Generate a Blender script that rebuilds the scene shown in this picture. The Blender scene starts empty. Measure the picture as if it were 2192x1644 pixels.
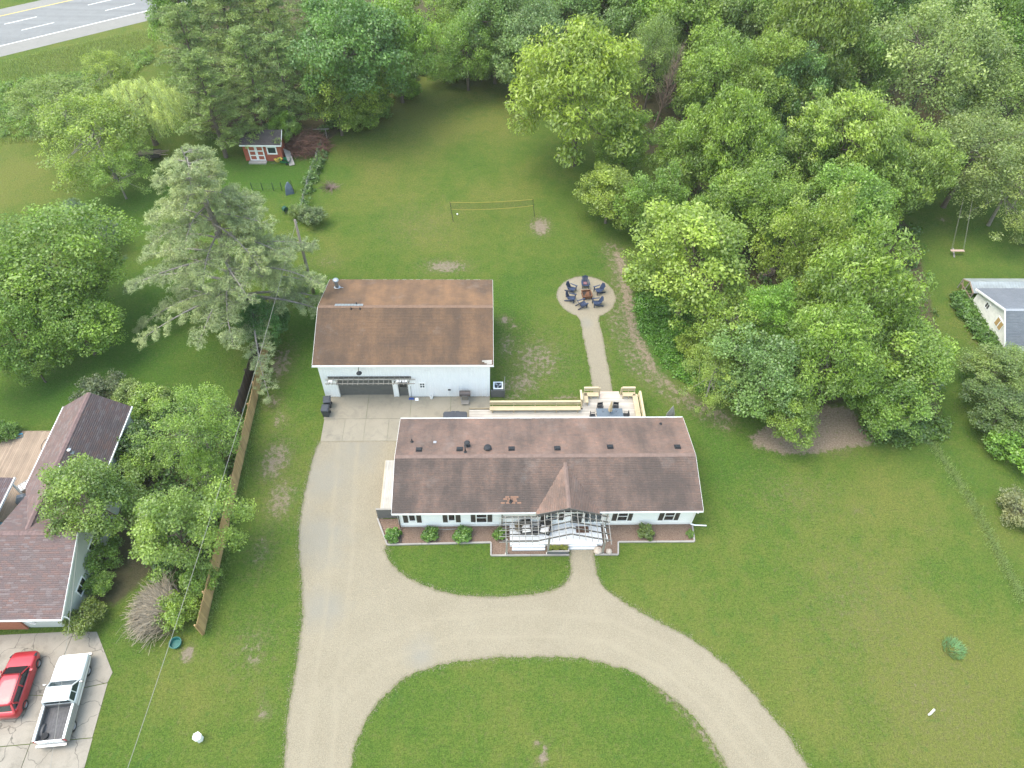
import bpy, math, random
import numpy as np
from mathutils import Vector, Matrix, geometry

sc = bpy.context.scene
COL = sc.collection
rnd = random.Random(7)

# ------------------------------------------------------------------ camera
PITCH, YAW, ROLL = math.radians(50.347), math.radians(-2.944), math.radians(2.078)
FPX, CAMH = 1528.75, 50.308
def _axes():
    cp, sp = math.cos(PITCH), math.sin(PITCH)
    Z = Matrix.Rotation(YAW, 3, 'Z')
    F, U, R = Z @ Vector((0, cp, -sp)), Z @ Vector((0, sp, cp)), Z @ Vector((1, 0, 0))
    c, s = math.cos(ROLL), math.sin(ROLL)
    return R * c + U * s, U * c - R * s, F
AR, AU, AF = _axes()
cam_d = bpy.data.cameras.new('camera')
cam_d.sensor_width = 36.0
cam_d.lens = FPX / 2192 * 36.0
cam_d.clip_start, cam_d.clip_end = 0.5, 3000
cam = bpy.data.objects.new('camera', cam_d)
COL.objects.link(cam)
mw = Matrix((AR, AU, -AF)).transposed().to_4x4()
mw.translation = (0, 0, CAMH)
cam.matrix_world = mw
sc.camera = cam

# ------------------------------------------------------------------ light
SUN_EL, SUN_AZ = math.radians(66), math.radians(-84)      # azimuth from +Y (away from the viewer), negative = to the left
w = bpy.data.worlds.new('World'); sc.world = w; w.use_nodes = True
nt = w.node_tree
bg = nt.nodes['Background']
sky = nt.nodes.new('ShaderNodeTexSky')
sky.sky_type = 'NISHITA'; sky.sun_disc = False
sky.sun_elevation = SUN_EL; sky.sun_rotation = SUN_AZ
sky.air_density = 2.2; sky.dust_density = 2.2; sky.ozone_density = 0.3
nt.links.new(sky.outputs[0], bg.inputs[0]); bg.inputs[1].default_value = 0.15
sd = bpy.data.lights.new('sun', 'SUN'); sd.energy = 1.25; sd.angle = math.radians(45); sd.color = (1.0, 0.95, 0.86)
so = bpy.data.objects.new('sun', sd); COL.objects.link(so)
so.rotation_euler = Vector((math.sin(SUN_AZ) * math.cos(SUN_EL), math.cos(SUN_AZ) * math.cos(SUN_EL), math.sin(SUN_EL))).to_track_quat('Z', 'Y').to_euler()
vs = sc.view_settings
vs.view_transform = 'Standard'; vs.look = 'None'; vs.gamma = 1.0; vs.exposure = 1.5; vs.use_curve_mapping = False
sc.cycles.max_bounces = 4; sc.cycles.diffuse_bounces = 4; sc.cycles.glossy_bounces = 2
sc.cycles.transmission_bounces = 4; sc.cycles.transparent_max_bounces = 6
sc.cycles.use_adaptive_sampling = True; sc.cycles.adaptive_threshold = 0.012
sc.cycles.use_denoising = True; sc.cycles.denoising_prefilter = 'ACCURATE'

# ------------------------------------------------------------------ helpers
def ray(px, py):
    return AF + AR * ((px - 1096) / FPX) - AU * ((py - 822) / FPX)
def G(px, py, z=0.0):
    """survey: where the line of sight through a photo point meets the level z"""
    d = ray(px, py); t = (z - CAMH) / d.z
    return Vector((d.x * t, d.y * t, z))
def atY(px, py, Y):
    d = ray(px, py); t = Y / d.y
    return Vector((d.x * t, Y, CAMH + d.z * t))
def onplane(px, py, p0, n):
    d = ray(px, py); o = Vector((0, 0, CAMH))
    t = (Vector(p0) - o).dot(n) / d.dot(n)
    return o + d * t

ORG = {}
def tag(o, label=None, cat=None, group=None, kind=None):
    if label: o['label'] = label
    if cat: o['category'] = cat
    if group: o['group'] = group
    if kind: o['kind'] = kind
    return o
def thing(name, label, cat, loc=(0, 0, 0), rz=0.0, group=None, local=False):
    o = bpy.data.objects.new(name, None); COL.objects.link(o)
    o.empty_display_size = 0.3
    o.location = loc; o.rotation_euler = (0, 0, rz)
    tag(o, label, cat, group)
    ORG[o.name] = Vector((0, 0, 0)) if local else Vector(loc)
    return o
def dup(root, loc, rz=0.0, label=None, group=None, scale=None):
    r = root.copy(); COL.objects.link(r); r.location = loc; r.rotation_euler = (0, 0, rz)
    if scale: r.scale = scale
    if label: r['label'] = label
    if group: r['group'] = group
    for ch in list(root.children):
        c = ch.copy(); COL.objects.link(c); c.parent = r
        for g in list(ch.children):
            d = g.copy(); COL.objects.link(d); d.parent = c
    return r
def mesh_obj(name, me, mat, parent=None, loc=None, label=None, cat=None, group=None, kind=None):
    o = bpy.data.objects.new(name, me); COL.objects.link(o)
    if mat is not None and not me.materials: me.materials.append(mat)
    if parent is not None:
        o.parent = parent
        ORG[o.name] = ORG.get(parent.name, Vector((0, 0, 0)))
    if loc is not None: o.location = loc
    return tag(o, label, cat, group, kind)

class MB:
    def __init__(s): s.v = []; s.f = []
    def add(s, vs, fs):
        k = len(s.v); s.v += [tuple(p) for p in vs]; s.f += [tuple(i + k for i in f) for f in fs]; return s
    def quad(s, a, b, c, d): return s.add([a, b, c, d], [(0, 1, 2, 3)])
    def tri(s, a, b, c): return s.add([a, b, c], [(0, 1, 2)])
    def box(s, x0, x1, y0, y1, z0, z1):
        return s.add([(x0, y0, z0), (x1, y0, z0), (x1, y1, z0), (x0, y1, z0), (x0, y0, z1), (x1, y0, z1), (x1, y1, z1), (x0, y1, z1)],
                     [(0, 3, 2, 1), (4, 5, 6, 7), (0, 1, 5, 4), (1, 2, 6, 5), (2, 3, 7, 6), (3, 0, 4, 7)])
    def hexa(s, b, t):
        """bottom ring and top ring of equal length"""
        n = len(b)
        return s.add(list(b) + list(t), [tuple(range(n - 1, -1, -1)), tuple(range(n, 2 * n))] + [(i, (i + 1) % n, n + (i + 1) % n, n + i) for i in range(n)])
    def beam(s, p0, p1, wd, ht, up=(0, 0, 1)):
        p0, p1 = Vector(p0), Vector(p1); d = (p1 - p0).normalized(); up = Vector(up)
        if abs(d.dot(up)) > 0.98: up = Vector((0, 1, 0))
        x = d.cross(up).normalized() * (wd / 2); y = x.cross(d).normalized() * (ht / 2)
        a = [p0 - x - y, p0 + x - y, p0 + x + y, p0 - x + y]; b = [p + (p1 - p0) for p in a]
        return s.hexa(a, b)
    def tube(s, pts, r, n=6, caps=True):
        pts = [Vector(p) for p in pts]; m = len(pts)
        rs = r if isinstance(r, (list, tuple)) else [r] * m
        vs = []; prev = None
        for i, p in enumerate(pts):
            d = (pts[min(i + 1, m - 1)] - pts[max(i - 1, 0)]).normalized()
            ref = Vector((0, 0, 1)) if abs(d.z) < 0.9 else Vector((1, 0, 0))
            if prev is not None: x = (prev - d * prev.dot(d)).normalized()
            else: x = d.cross(ref).normalized()
            prev = x; y = d.cross(x)
            for k in range(n):
                a = 2 * math.pi * k / n
                vs.append(p + (x * math.cos(a) + y * math.sin(a)) * rs[i])
        fs = [(i * n + k, i * n + (k + 1) % n, (i + 1) * n + (k + 1) % n, (i + 1) * n + k) for i in range(m - 1) for k in range(n)]
        if caps: fs += [tuple(range(n - 1, -1, -1)), tuple(range((m - 1) * n, m * n))]
        return s.add(vs, fs)
    def lathe(s, prof, c=(0, 0, 0), n=16, cap=True):
        vs = [(c[0] + r * math.cos(2 * math.pi * k / n), c[1] + r * math.sin(2 * math.pi * k / n), c[2] + z) for r, z in prof for k in range(n)]
        m = len(prof)
        fs = [(i * n + k, i * n + (k + 1) % n, (i + 1) * n + (k + 1) % n, (i + 1) * n + k) for i in range(m - 1) for k in range(n)]
        if cap: fs += [tuple(range(n - 1, -1, -1)), tuple(range((m - 1) * n, m * n))]
        return s.add(vs, fs)
    def loft(s, rings, cap=True):
        n = len(rings[0]); m = len(rings)
        vs = [p for r in rings for p in r]
        fs = [(i * n + k, i * n + (k + 1) % n, (i + 1) * n + (k + 1) % n, (i + 1) * n + k) for i in range(m - 1) for k in range(n)]
        if cap: fs += [tuple(range(n - 1, -1, -1)), tuple(range((m - 1) * n, m * n))]
        return s.add(vs, fs)
    def sheet(s, poly, z):
        p3 = [Vector((p[0], p[1], z)) for p in poly]
        for t in geometry.tessellate_polygon([p3]):
            a, b, c = (p3[i] for i in t)
            if (b - a).cross(c - a).z < 0: b, c = c, b
            s.tri(a, b, c)
        return s
    def sheet_shared(s, poly, z):
        p3 = [Vector((p[0], p[1], z)) for p in poly]; fs = []
        for t in geometry.tessellate_polygon([p3]):
            a, b, c = t
            if (p3[b] - p3[a]).cross(p3[c] - p3[a]).z < 0: b, c = c, b
            fs.append((a, b, c))
        return s.add(p3, fs)
    def slab(s, quad, th):
        q = [Vector(p) for p in quad]; n = (q[1] - q[0]).cross(q[2] - q[0]).normalized()
        return s.hexa([p - n * th for p in q], q)
    def mesh(s, name, org=None, smooth=False):
        me = bpy.data.meshes.new(name)
        v = s.v if org is None else [(p[0] - org[0], p[1] - org[1], p[2] - org[2]) for p in s.v]
        me.from_pydata(v, [], s.f); me.update()
        if smooth: me.shade_smooth()
        return me
    def build(s, name, mat, parent=None, smooth=False, **kw):
        org = ORG.get(parent.name) if parent is not None else None
        me = s.mesh(name, org, smooth); me.materials.append(mat)
        return mesh_obj(name, me, mat, parent, **kw)

# ------------------------------------------------------------------ materials
class NT:
    def __init__(s, name):
        s.m = bpy.data.materials.new(name); s.m.use_nodes = True
        s.t = s.m.node_tree; s.n = s.t.nodes; s.l = s.t.links
        s.b = s.n['Principled BSDF']; s.out = s.n['Material Output']
        s._pos = None
    def node(s, typ, **kw):
        n = s.n.new(typ)
        for k, v in kw.items(): setattr(n, k, v)
        return n
    def inp(s, sock, v):
        if isinstance(v, bpy.types.NodeSocket): s.l.new(v, sock)
        else:
            if hasattr(sock, 'default_value'):
                try: sock.default_value = v
                except Exception: sock.default_value = (*v, 1.0) if len(v) == 3 else v
    def pos(s):
        if s._pos is None: s._pos = s.node('ShaderNodeNewGeometry').outputs['Position']
        return s._pos
    def objc(s): return s.node('ShaderNodeTexCoord').outputs['Object']
    def mapping(s, vec, scale=(1, 1, 1), rot=(0, 0, 0)):
        n = s.node('ShaderNodeMapping'); s.l.new(vec, n.inputs[0]); n.inputs['Scale'].default_value = scale; n.inputs['Rotation'].default_value = rot
        return n.outputs[0]
    def noise(s, scale, detail=3, rough=.55, vec=None, dist=0.0):
        n = s.node('ShaderNodeTexNoise'); s.l.new(vec or s.pos(), n.inputs['Vector'])
        n.inputs['Scale'].default_value = scale; n.inputs['Detail'].default_value = detail; n.inputs['Roughness'].default_value = rough; n.inputs['Distortion'].default_value = dist
        return n.outputs[0]
    def voro(s, scale, vec=None, out='Distance'):
        n = s.node('ShaderNodeTexVoronoi'); s.l.new(vec or s.pos(), n.inputs['Vector']); n.inputs['Scale'].default_value = scale
        return n.outputs[out]
    def math(s, op, a, b=0.0, clamp=False):
        n = s.node('ShaderNodeMath', operation=op); n.use_clamp = clamp
        s.inp(n.inputs[0], a); s.inp(n.inputs[1], b); return n.outputs[0]
    def rng(s, v, a, b, c=0.0, d=1.0, smooth=False):
        n = s.node('ShaderNodeMapRange'); n.clamp = True
        if smooth: n.interpolation_type = 'SMOOTHSTEP'
        s.inp(n.inputs[0], v); n.inputs[1].default_value = a; n.inputs[2].default_value = b; n.inputs[3].default_value = c; n.inputs[4].default_value = d
        return n.outputs[0]
    def mix(s, f, a, b, mode='MIX'):
        n = s.node('ShaderNodeMix', data_type='RGBA', blend_type=mode)
        s.inp(n.inputs[0], f); s.inp(n.inputs[6], a if not isinstance(a, tuple) else (*a, 1.0)); s.inp(n.inputs[7], b if not isinstance(b, tuple) else (*b, 1.0))
        return n.outputs[2]
    def mul(s, col, val):
        n = s.node('ShaderNodeVectorMath', operation='MULTIPLY')
        s.inp(n.inputs[0], col)
        s.inp(n.inputs[1], val); return n.outputs[0]
    def attr(s, name): return s.node('ShaderNodeAttribute', attribute_name=name).outputs['Fac']
    def bump(s, h, strength=.3, dist=.02):
        n = s.node('ShaderNodeBump'); n.inputs['Strength'].default_value = strength; n.inputs['Distance'].default_value = dist
        s.l.new(h, n.inputs['Height']); s.l.new(n.outputs[0], s.b.inputs['Normal'])
    def done(s, col, rough=.85, metal=0.0, spec=.3):
        s.inp(s.b.inputs['Base Color'], col if not isinstance(col, tuple) else (*col, 1.0))
        s.inp(s.b.inputs['Roughness'], rough); s.inp(s.b.inputs['Metallic'], metal); s.b.inputs['Specular IOR Level'].default_value = spec
        return s.m
def plain(name, col, rough=.7, metal=0.0, spec=.3, var=.12, scale=3.0, objrand=0.0, bump=0.0, bscale=40):
    t = NT(name)
    v = t.rng(t.noise(scale, 4, .65), .25, .75, 1 - var, 1 + var)
    if objrand:
        r = t.node('ShaderNodeObjectInfo').outputs['Random']
        v = t.math('MULTIPLY', v, t.rng(r, 0, 1, 1 - objrand, 1 + objrand))
    c = t.mul((col[0], col[1], col[2]), v)
    if bump: t.bump(t.noise(bscale, 3), bump, .02)
    return t.done(c, rough, metal, spec)

def m_lawn():
    t = NT('lawn')
    tone, bare, mul_, lush, wood = (t.attr(a) for a in ('tone', 'bare', 'mulch', 'lush', 'wood'))
    big = t.noise(.11, 4, .6); mid = t.noise(.75, 5, .65, dist=.4); fine = t.noise(4.5, 4, .75); vf = t.noise(11, 3, .75)
    f = t.math('ADD', tone, t.math('MULTIPLY', t.math('SUBTRACT', big, .5), 1.35))
    f = t.math('ADD', f, t.math('MULTIPLY', t.math('SUBTRACT', mid, .5), .85))
    f = t.math('ADD', f, t.math('MULTIPLY', t.math('SUBTRACT', fine, .5), .7), True)
    ra = t.node('ShaderNodeValToRGB'); t.l.new(f, ra.inputs[0])
    e = ra.color_ramp.elements
    e[0].position = .10; e[0].color = (.052, .108, .016, 1)
    e[1].position = .92; e[1].color = (.132, .148, .033, 1)
    x = e.new(.5); x.color = (.082, .130, .021, 1)
    c = t.mix(lush, ra.outputs[0], (.049, .118, .016))
    # brown thatch showing between the blades
    th = t.rng(t.math('ADD', t.noise(2.6, 6, .78), t.math('MULTIPLY', bare, .22)), .53, .72, 0, .6)
    c = t.mix(th, c, (.150, .128, .066))
    # clover and weeds
    cl = t.rng(t.noise(.9, 4, .65, dist=.6), .60, .70, 0, .45)
    c = t.mix(cl, c, (.054, .122, .024))
    v = t.rng(vf, .28, .74, .5, 1.54)
    v = t.math('MULTIPLY', v, t.rng(t.noise(26, 2, .7), .3, .7, .78, 1.22))
    v = t.math('MULTIPLY', v, t.rng(fine, .28, .72, .80, 1.2))
    c = t.mul(c, v)
    # bare earth
    bm = t.rng(t.math('ADD', bare, t.math('MULTIPLY', t.math('SUBTRACT', t.noise(2.2, 6, .75), .5), 1.7)), .5, .72, 0, 1)
    soil = t.mix(t.noise(3.0, 4), (.15, .118, .08), (.30, .25, .185))
    soil = t.mul(soil, t.rng(vf, .3, .7, .7, 1.25))
    c = t.mix(bm, c, soil)
    mm = t.rng(t.math('ADD', mul_, t.math('MULTIPLY', t.math('SUBTRACT', t.noise(2.4, 6, .78), .5), 2.0)), .48, .8, 0, 1)
    chip = t.mix(t.rng(t.noise(7, 5, .8), .3, .7), (.125, .09, .063), (.36, .285, .215))
    c = t.mix(mm, c, chip)
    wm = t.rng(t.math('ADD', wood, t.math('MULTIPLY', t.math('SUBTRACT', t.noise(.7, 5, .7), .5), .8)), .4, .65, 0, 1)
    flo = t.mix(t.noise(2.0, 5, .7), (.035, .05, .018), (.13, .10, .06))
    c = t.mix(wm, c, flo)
    t.bump(t.math('ADD', vf, fine), 1.0, .10)
    return t.done(c, .95, 0, .1)
def m_gravel(name, a, b, dark):
    t = NT(name)
    n1 = t.noise(.35, 4, .6); n2 = t.noise(3.0, 5, .7)
    c = t.mix(t.rng(n1, .3, .7), a, b)
    c = t.mix(t.rng(n2, .58, .85, 0, .3), c, dark)
    st = t.voro(30, out='Color')
    sep = t.node('ShaderNodeSeparateColor'); t.l.new(st, sep.inputs[0])
    c = t.mul(c, t.rng(sep.outputs[0], 0, 1, .84, 1.14))
    c = t.mul(c, t.rng(t.noise(16, 4, .75), .3, .72, .86, 1.13))
    g = t.rng(t.math('ADD', t.attr('grey'), t.math('MULTIPLY', t.math('SUBTRACT', t.noise(.6, 5, .65), .5), .9)), .35, .85, 0, .65)
    c = t.mix(g, c, (.225, .212, .178))
    tk = t.rng(t.math('ADD', t.attr('track'), t.math('MULTIPLY', t.math('SUBTRACT', t.noise(1.3, 5, .7), .5), .9)), .35, .9, 0, .5)
    c = t.mix(tk, c, tuple(v * 1.06 for v in b))
    ed = t.rng(t.math('ADD', t.attr('edge'), t.math('MULTIPLY', t.math('SUBTRACT', t.noise(3.5, 5, .75), .5), 1.3)), .45, .95, 0, .75)
    c = t.mix(ed, c, (.17, .145, .09))
    t.bump(t.math('ADD', t.voro(22), t.noise(12, 4)), .7, .03)
    return t.done(c, .95, 0, .15)
def m_shingle(name, cols, stain, amt, streak_axis='y', soot=(.5, .5)):
    t = NT(name)
    r = t.node('ShaderNodeNewGeometry').outputs['Random Per Island']
    ra = t.node('ShaderNodeValToRGB'); t.l.new(r, ra.inputs[0]); ra.color_ramp.interpolation = 'CONSTANT'
    e = ra.color_ramp.elements
    while len(e) < len(cols): e.new(.5)
    for i, k in enumerate(cols): e[i].position = i / len(cols); e[i].color = (*k, 1)
    c = ra.outputs[0]
    c = t.mix(.55, c, tuple(sum(k[j] for k in cols) / len(cols) for j in range(3)))
    sc_ = (.8, .16, .16) if streak_axis == 'y' else (.16, .8, .16)
    st = t.noise(.8, 5, .65, t.mapping(t.pos(), sc_)); st2 = t.noise(.45, 4, .6)
    s = t.rng(t.math('ADD', t.math('MULTIPLY', st, .6), t.math('MULTIPLY', st2, .5)), soot[0] - .1, soot[1] + .2, 0, amt)
    c = t.mix(s, c, stain)
    li = t.rng(t.noise(.5, 5, .7), .58, .76, 0, .3)
    c = t.mix(li, c, (.27, .235, .215))
    c = t.mul(c, t.rng(t.noise(14, 3, .7), .3, .7, .86, 1.14))
    return t.done(c, .92, 0, .2)
def m_leaf(name, trans=.42, rough=.45, var=.35):
    t = NT(name)
    t.n.remove(t.b)
    col = t.node('ShaderNodeObjectInfo').outputs['Color']
    r = t.node('ShaderNodeNewGeometry').outputs['Random Per Island']
    cl = t.attr('clump')
    hue = t.mix(t.math('MULTIPLY', cl, .4), col, (1.45, 1.18, .85), 'MULTIPLY')
    c = t.mul(hue, t.rng(r, 0, 1, 1 - var, 1 + var))
    c = t.mul(c, t.rng(cl, 0, 1, .78, 1.2))
    d = t.node('ShaderNodeBsdfDiffuse'); t.l.new(c, d.inputs[0])
    tr = t.node('ShaderNodeBsdfTranslucent'); t.l.new(t.mul(c, (1.15, 1.2, .7)), tr.inputs[0])
    m1 = t.node('ShaderNodeMixShader'); m1.inputs[0].default_value = trans; t.l.new(d.outputs[0], m1.inputs[1]); t.l.new(tr.outputs[0], m1.inputs[2])
    gl = t.node('ShaderNodeBsdfGlossy'); gl.inputs[0].default_value = (.9, .95, .9, 1); gl.inputs[1].default_value = rough
    m2 = t.node('ShaderNodeMixShader'); m2.inputs[0].default_value = .045; t.l.new(m1.outputs[0], m2.inputs[1]); t.l.new(gl.outputs[0], m2.inputs[2])
    t.l.new(m2.outputs[0], t.out.inputs[0])
    return t.m
def m_wood(name, a, b, rough=.85, objrand=.15, grain='x'):
    t = NT(name)
    sc_ = (.6, 14, 14) if grain == 'x' else ((14, .6, 14) if grain == 'y' else (14, 14, .6))
    g = t.noise(1.6, 5, .65, t.mapping(t.objc(), sc_))
    r = t.node('ShaderNodeObjectInfo').outputs['Random']
    c = t.mix(t.rng(g, .3, .7), a, b)
    c = t.mul(c, t.rng(r, 0, 1, 1 - objrand, 1 + objrand))
    c = t.mul(c, t.rng(t.noise(1.1, 4), .3, .7, .88, 1.1))
    return t.done(c, rough, 0, .25)
def m_glass(name, col=(.015, .02, .022)):
    t = NT(name); return t.done(col, .06, 0, .6)
def m_concrete(name, a, b, stain, wear=None, cracks=False):
    t = NT(name)
    c = t.mix(t.rng(t.noise(.5, 5, .6), .3, .7), a, b)
    c = t.mix(t.rng(t.noise(.9, 6, .72, dist=.8), .5, .72, 0, .7), c, stain)
    r = t.node('ShaderNodeObjectInfo').outputs['Random']
    c = t.mul(c, t.rng(r, 0, 1, .93, 1.05))
    c = t.mul(c, t.rng(t.noise(18, 4, .7), .3, .7, .92, 1.07))
    if wear is not None:      # rubber and oil worn along the lanes
        c = t.mul(c, t.rng(t.noise(1.0, 5, .6, t.mapping(t.pos(), (.03, .9, 1), (0, 0, -wear))), .3, .7, .84, 1.08))
    if cracks:
        v_ = t.node('ShaderNodeTexVoronoi', feature='DISTANCE_TO_EDGE'); v_.inputs['Scale'].default_value = .42
        wp_ = t.node('ShaderNodeVectorMath', operation='ADD'); t.l.new(t.pos(), wp_.inputs[0]); nz = t.node('ShaderNodeTexNoise'); nz.inputs['Scale'].default_value = 1.2; t.l.new(t.pos(), nz.inputs['Vector']); t.l.new(nz.outputs['Color'], wp_.inputs[1]); t.l.new(wp_.outputs[0], v_.inputs['Vector'])
        c = t.mix(t.rng(v_.outputs['Distance'], 0, .014, .75, 0), c, (.06, .055, .045))
        c = t.mix(t.rng(t.noise(.7, 3, .5, dist=1.0), .64, .74, 0, .55), c, (.12, .105, .085))
    return t.done(c, .9, 0, .2)

MAT = dict(
    lawn=m_lawn(),
    gravel=m_gravel('pale_gravel', (.242, .209, .149), (.268, .233, .168), (.206, .176, .124)),
    gravel2=m_gravel('packed_gravel', (.25, .217, .158), (.276, .241, .178), (.21, .18, .13)),
    concrete=m_concrete('concrete', (.236, .211, .162), (.27, .242, .188), (.165, .15, .122)),
    concrete2=m_concrete('old_concrete', (.262, .232, .19), (.315, .28, .23), (.165, .145, .115), cracks=True),
    road=m_concrete('road_concrete', (.195, .198, .196), (.217, .22, .217), (.175, .177, .175), wear=.614),
    shoulder=m_concrete('shoulder', (.21, .203, .186), (.23, .222, .203), (.185, .178, .163)),
    paint_white=plain('road_paint_white', (.72, .72, .70), .8, var=.1),
    paint_yellow=plain('road_paint_yellow', (.62, .46, .10), .8, var=.12),
    mulch=None,
    house_roof=m_shingle('house_shingle', [(.215, .143, .113), (.25, .165, .131), (.185, .131, .11), (.305, .175, .129), (.228, .162, .135), (.24, .155, .121)], (.082, .067, .06), .8),
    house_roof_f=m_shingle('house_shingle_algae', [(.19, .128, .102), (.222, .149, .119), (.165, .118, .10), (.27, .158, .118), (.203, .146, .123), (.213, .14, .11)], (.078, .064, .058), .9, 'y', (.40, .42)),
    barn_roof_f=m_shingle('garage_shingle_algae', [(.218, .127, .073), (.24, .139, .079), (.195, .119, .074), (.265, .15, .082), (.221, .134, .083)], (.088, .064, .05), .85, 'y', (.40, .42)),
    barn_roof=m_shingle('garage_shingle', [(.25, .143, .08), (.275, .156, .086), (.223, .134, .081), (.30, .167, .089), (.252, .15, .091)], (.095, .069, .053), .8),
    nb_roof=m_shingle('mottled_shingle', [(.165, .115, .108), (.22, .122, .10), (.15, .118, .118), (.25, .21, .21), (.18, .11, .10), (.135, .10, .10)], (.13, .112, .112), .45, 'x'),
    shed_roof=m_shingle('shed_shingle', [(.075, .062, .062), (.09, .075, .073), (.065, .056, .056)], (.05, .045, .045), .4),
    grey_roof=m_shingle('grey_shingle', [(.20, .215, .24), (.235, .25, .275), (.175, .19, .215)], (.15, .16, .18), .4),
    ridge_h=plain('ridge_cap', (.175, .122, .102), .9, var=.2),
    ridge_g=plain('garage_ridge_cap', (.18, .115, .08), .9, var=.2),
    white=plain('white_paint', (.85, .85, .84), .55, var=.03, scale=1.2),
    white_metal=plain('white_steel', (.85, .855, .855), .42, var=.03, scale=.8),
    offwhite=plain('pale_grey_siding', (.50, .525, .49), .65, var=.06, scale=1.0),
    barn_white=plain('weathered_white_boards', (.78, .76, .71), .8, var=.16, scale=2.2),
    trim=plain('white_trim', (.82, .82, .80), .5, var=.03),
    dark=plain('dark_bronze', (.055, .052, .048), .6, var=.15),
    shutter=plain('dark_shutter', (.065, .055, .045), .65, var=.2, objrand=.1),
    door_grey=plain('charcoal_door', (.115, .115, .108), .6, var=.06),
    glass=m_glass('window_glass'),
    glass_b=m_glass('window_glass_blue', (.03, .045, .05)),
    black=plain('black_plastic', (.022, .023, .026), .5, var=.15),
    bin=plain('bin_plastic', (.05, .056, .066), .5, var=.12),
    navy=plain('navy_plastic', (.028, .042, .085), .5, var=.2, objrand=.15),
    steel=plain('galvanised_steel', (.36, .38, .40), .4, .7, var=.15, scale=5),
    grey_metal=plain('grey_metal', (.30, .31, .33), .5, .3, var=.1),
    rust=plain('rusty_steel', (.16, .075, .04), .85, var=.4, scale=8, bump=.3),
    char=plain('charred_inside', (.035, .03, .027), .95, var=.4, scale=8),
    deck_new=m_wood('new_treated_lumber', (.46, .37, .235), (.52, .43, .285), objrand=.06),
    deck_boards=m_wood('bleached_deck_board', (.34, .305, .26), (.46, .42, .365), objrand=.13),
    deck_pink=m_wood('pinkish_step_board', (.45, .35, .29), (.52, .42, .355), objrand=.08),
    deck_white=m_wood('white_deck_board', (.33, .312, .275), (.43, .41, .37), objrand=.06, grain='y'),
    porch_white=plain('white_porch_paint', (.56, .57, .58), .5, var=.05, objrand=.03),
    nb_deck=m_wood('tan_deck_board', (.25, .185, .135), (.32, .245, .18), objrand=.14, grain='y'),
    fence=m_wood('tan_fence_board', (.37, .245, .115), (.46, .32, .16), objrand=.14, grain='z'),
    fence_dark=m_wood('dark_fence_board', (.055, .047, .04), (.09, .078, .066), objrand=.2, grain='z'),
    grey_wood=m_wood('weathered_grey_wood', (.25, .23, .205), (.36, .335, .30), objrand=.12),
    dark_wood=m_wood('dark_stained_wood', (.10, .093, .085), (.15, .14, .128), objrand=.1),
    silver_wood=m_wood('silvered_slat', (.21, .198, .176), (.27, .257, .23), objrand=.1, grain='y'),
    timber=m_wood('grey_landscape_timber', (.24, .225, .205), (.34, .32, .295), objrand=.1),
    planter=plain('grey_planter', (.155, .155, .16), .7, var=.12),
    louver=plain('grey_louvre', (.13, .128, .122), .6, var=.06),
    bark=plain('bark', (.13, .105, .085), .95, var=.35, scale=6, bump=.4, bscale=18),
    bark_grey=plain('grey_bark', (.24, .215, .19), .95, var=.3, scale=6, bump=.4, bscale=18),
    dead=plain('dead_twig', (.20, .15, .12), .95, var=.3, scale=3),
    leaf=m_leaf('leaf'),
    needle=m_leaf('needle', .2, .5, .3),
    grass=m_leaf('grass_blade', .3, .6, .35),
    red_paint=plain('red_brown_paint', (.36, .10, .062), .7, var=.15, scale=3),
    yellow=plain('yellow_tape', (.36, .30, .07), .6, var=.08),
    ball=plain('white_leather', (.8, .8, .78), .5, var=.04),
    green_pl=plain('green_plastic', (.02, .16, .075), .4, var=.15),
    teal=plain('teal_plastic', (.015, .12, .105), .45, var=.2),
    blue_pl=plain('blue_plastic', (.03, .08, .30), .45, var=.1),
    spa=plain('teal_cover', (.07, .22, .27), .55, var=.1),
    carred=None, silver=None,
    rubber=plain('tyre_rubber', (.028, .028, .029), .85, var=.2),
    rim=plain('alloy_rim', (.42, .42, .43), .35, .8, var=.1),
    chrome=plain('chrome', (.33, .34, .35), .3, .8, var=.08),
    bedliner=plain('bed_liner', (.105, .10, .10), .75, var=.25, scale=4),
    cushion=plain('pale_cushion', (.66, .65, .64), .9, var=.08),
    wicker=plain('black_wicker', (.03, .028, .027), .8, var=.35, scale=30),
    tan=plain('tan_canvas', (.50, .385, .24), .9, var=.12),
    table=plain('slate_table', (.11, .135, .16), .35, var=.08),
    brown=plain('brown_mat', (.085, .045, .03), .9, var=.2),
    log=m_wood('cut_log', (.22, .165, .125), (.36, .29, .23), objrand=.25),
    stone=plain('field_stone', (.42, .36, .30), .9, var=.25, scale=6, bump=.4, bscale=12),
    wire=plain('pale_cable', (.27, .26, .235), .7, var=.03),
    polecol=m_wood('pole_wood', (.20, .17, .14), (.30, .265, .225), objrand=0, grain='z'),
    tarp=plain('blue_grey_tarp', (.10, .13, .17), .6, var=.2),
    poly_roof=None,
    skyblue=plain('light_blue_plastic', (.12, .42, .58), .5, var=.1),
)
t = NT('mulch'); c = t.mix(t.rng(t.noise(11, 5, .78), .3, .7), (.075, .048, .036), (.28, .20, .15)); c = t.mix(t.rng(t.noise(1.2, 4, .6), .45, .7, 0, .5), c, (.21, .155, .12)); t.bump(t.noise(14, 4, .7), .9, .05); MAT['mulch'] = t.done(c, .95, 0, .1)
def m_car(name, col, flake=.3, coat=.6):
    t = NT(name); t.b.inputs['Coat Weight'].default_value = coat; t.b.inputs['Coat Roughness'].default_value = .06
    v = t.rng(t.noise(1.5, 4, .6), .3, .7, .93, 1.06)
    return t.done(t.mul(col, v), .38, flake, .5)
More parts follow.
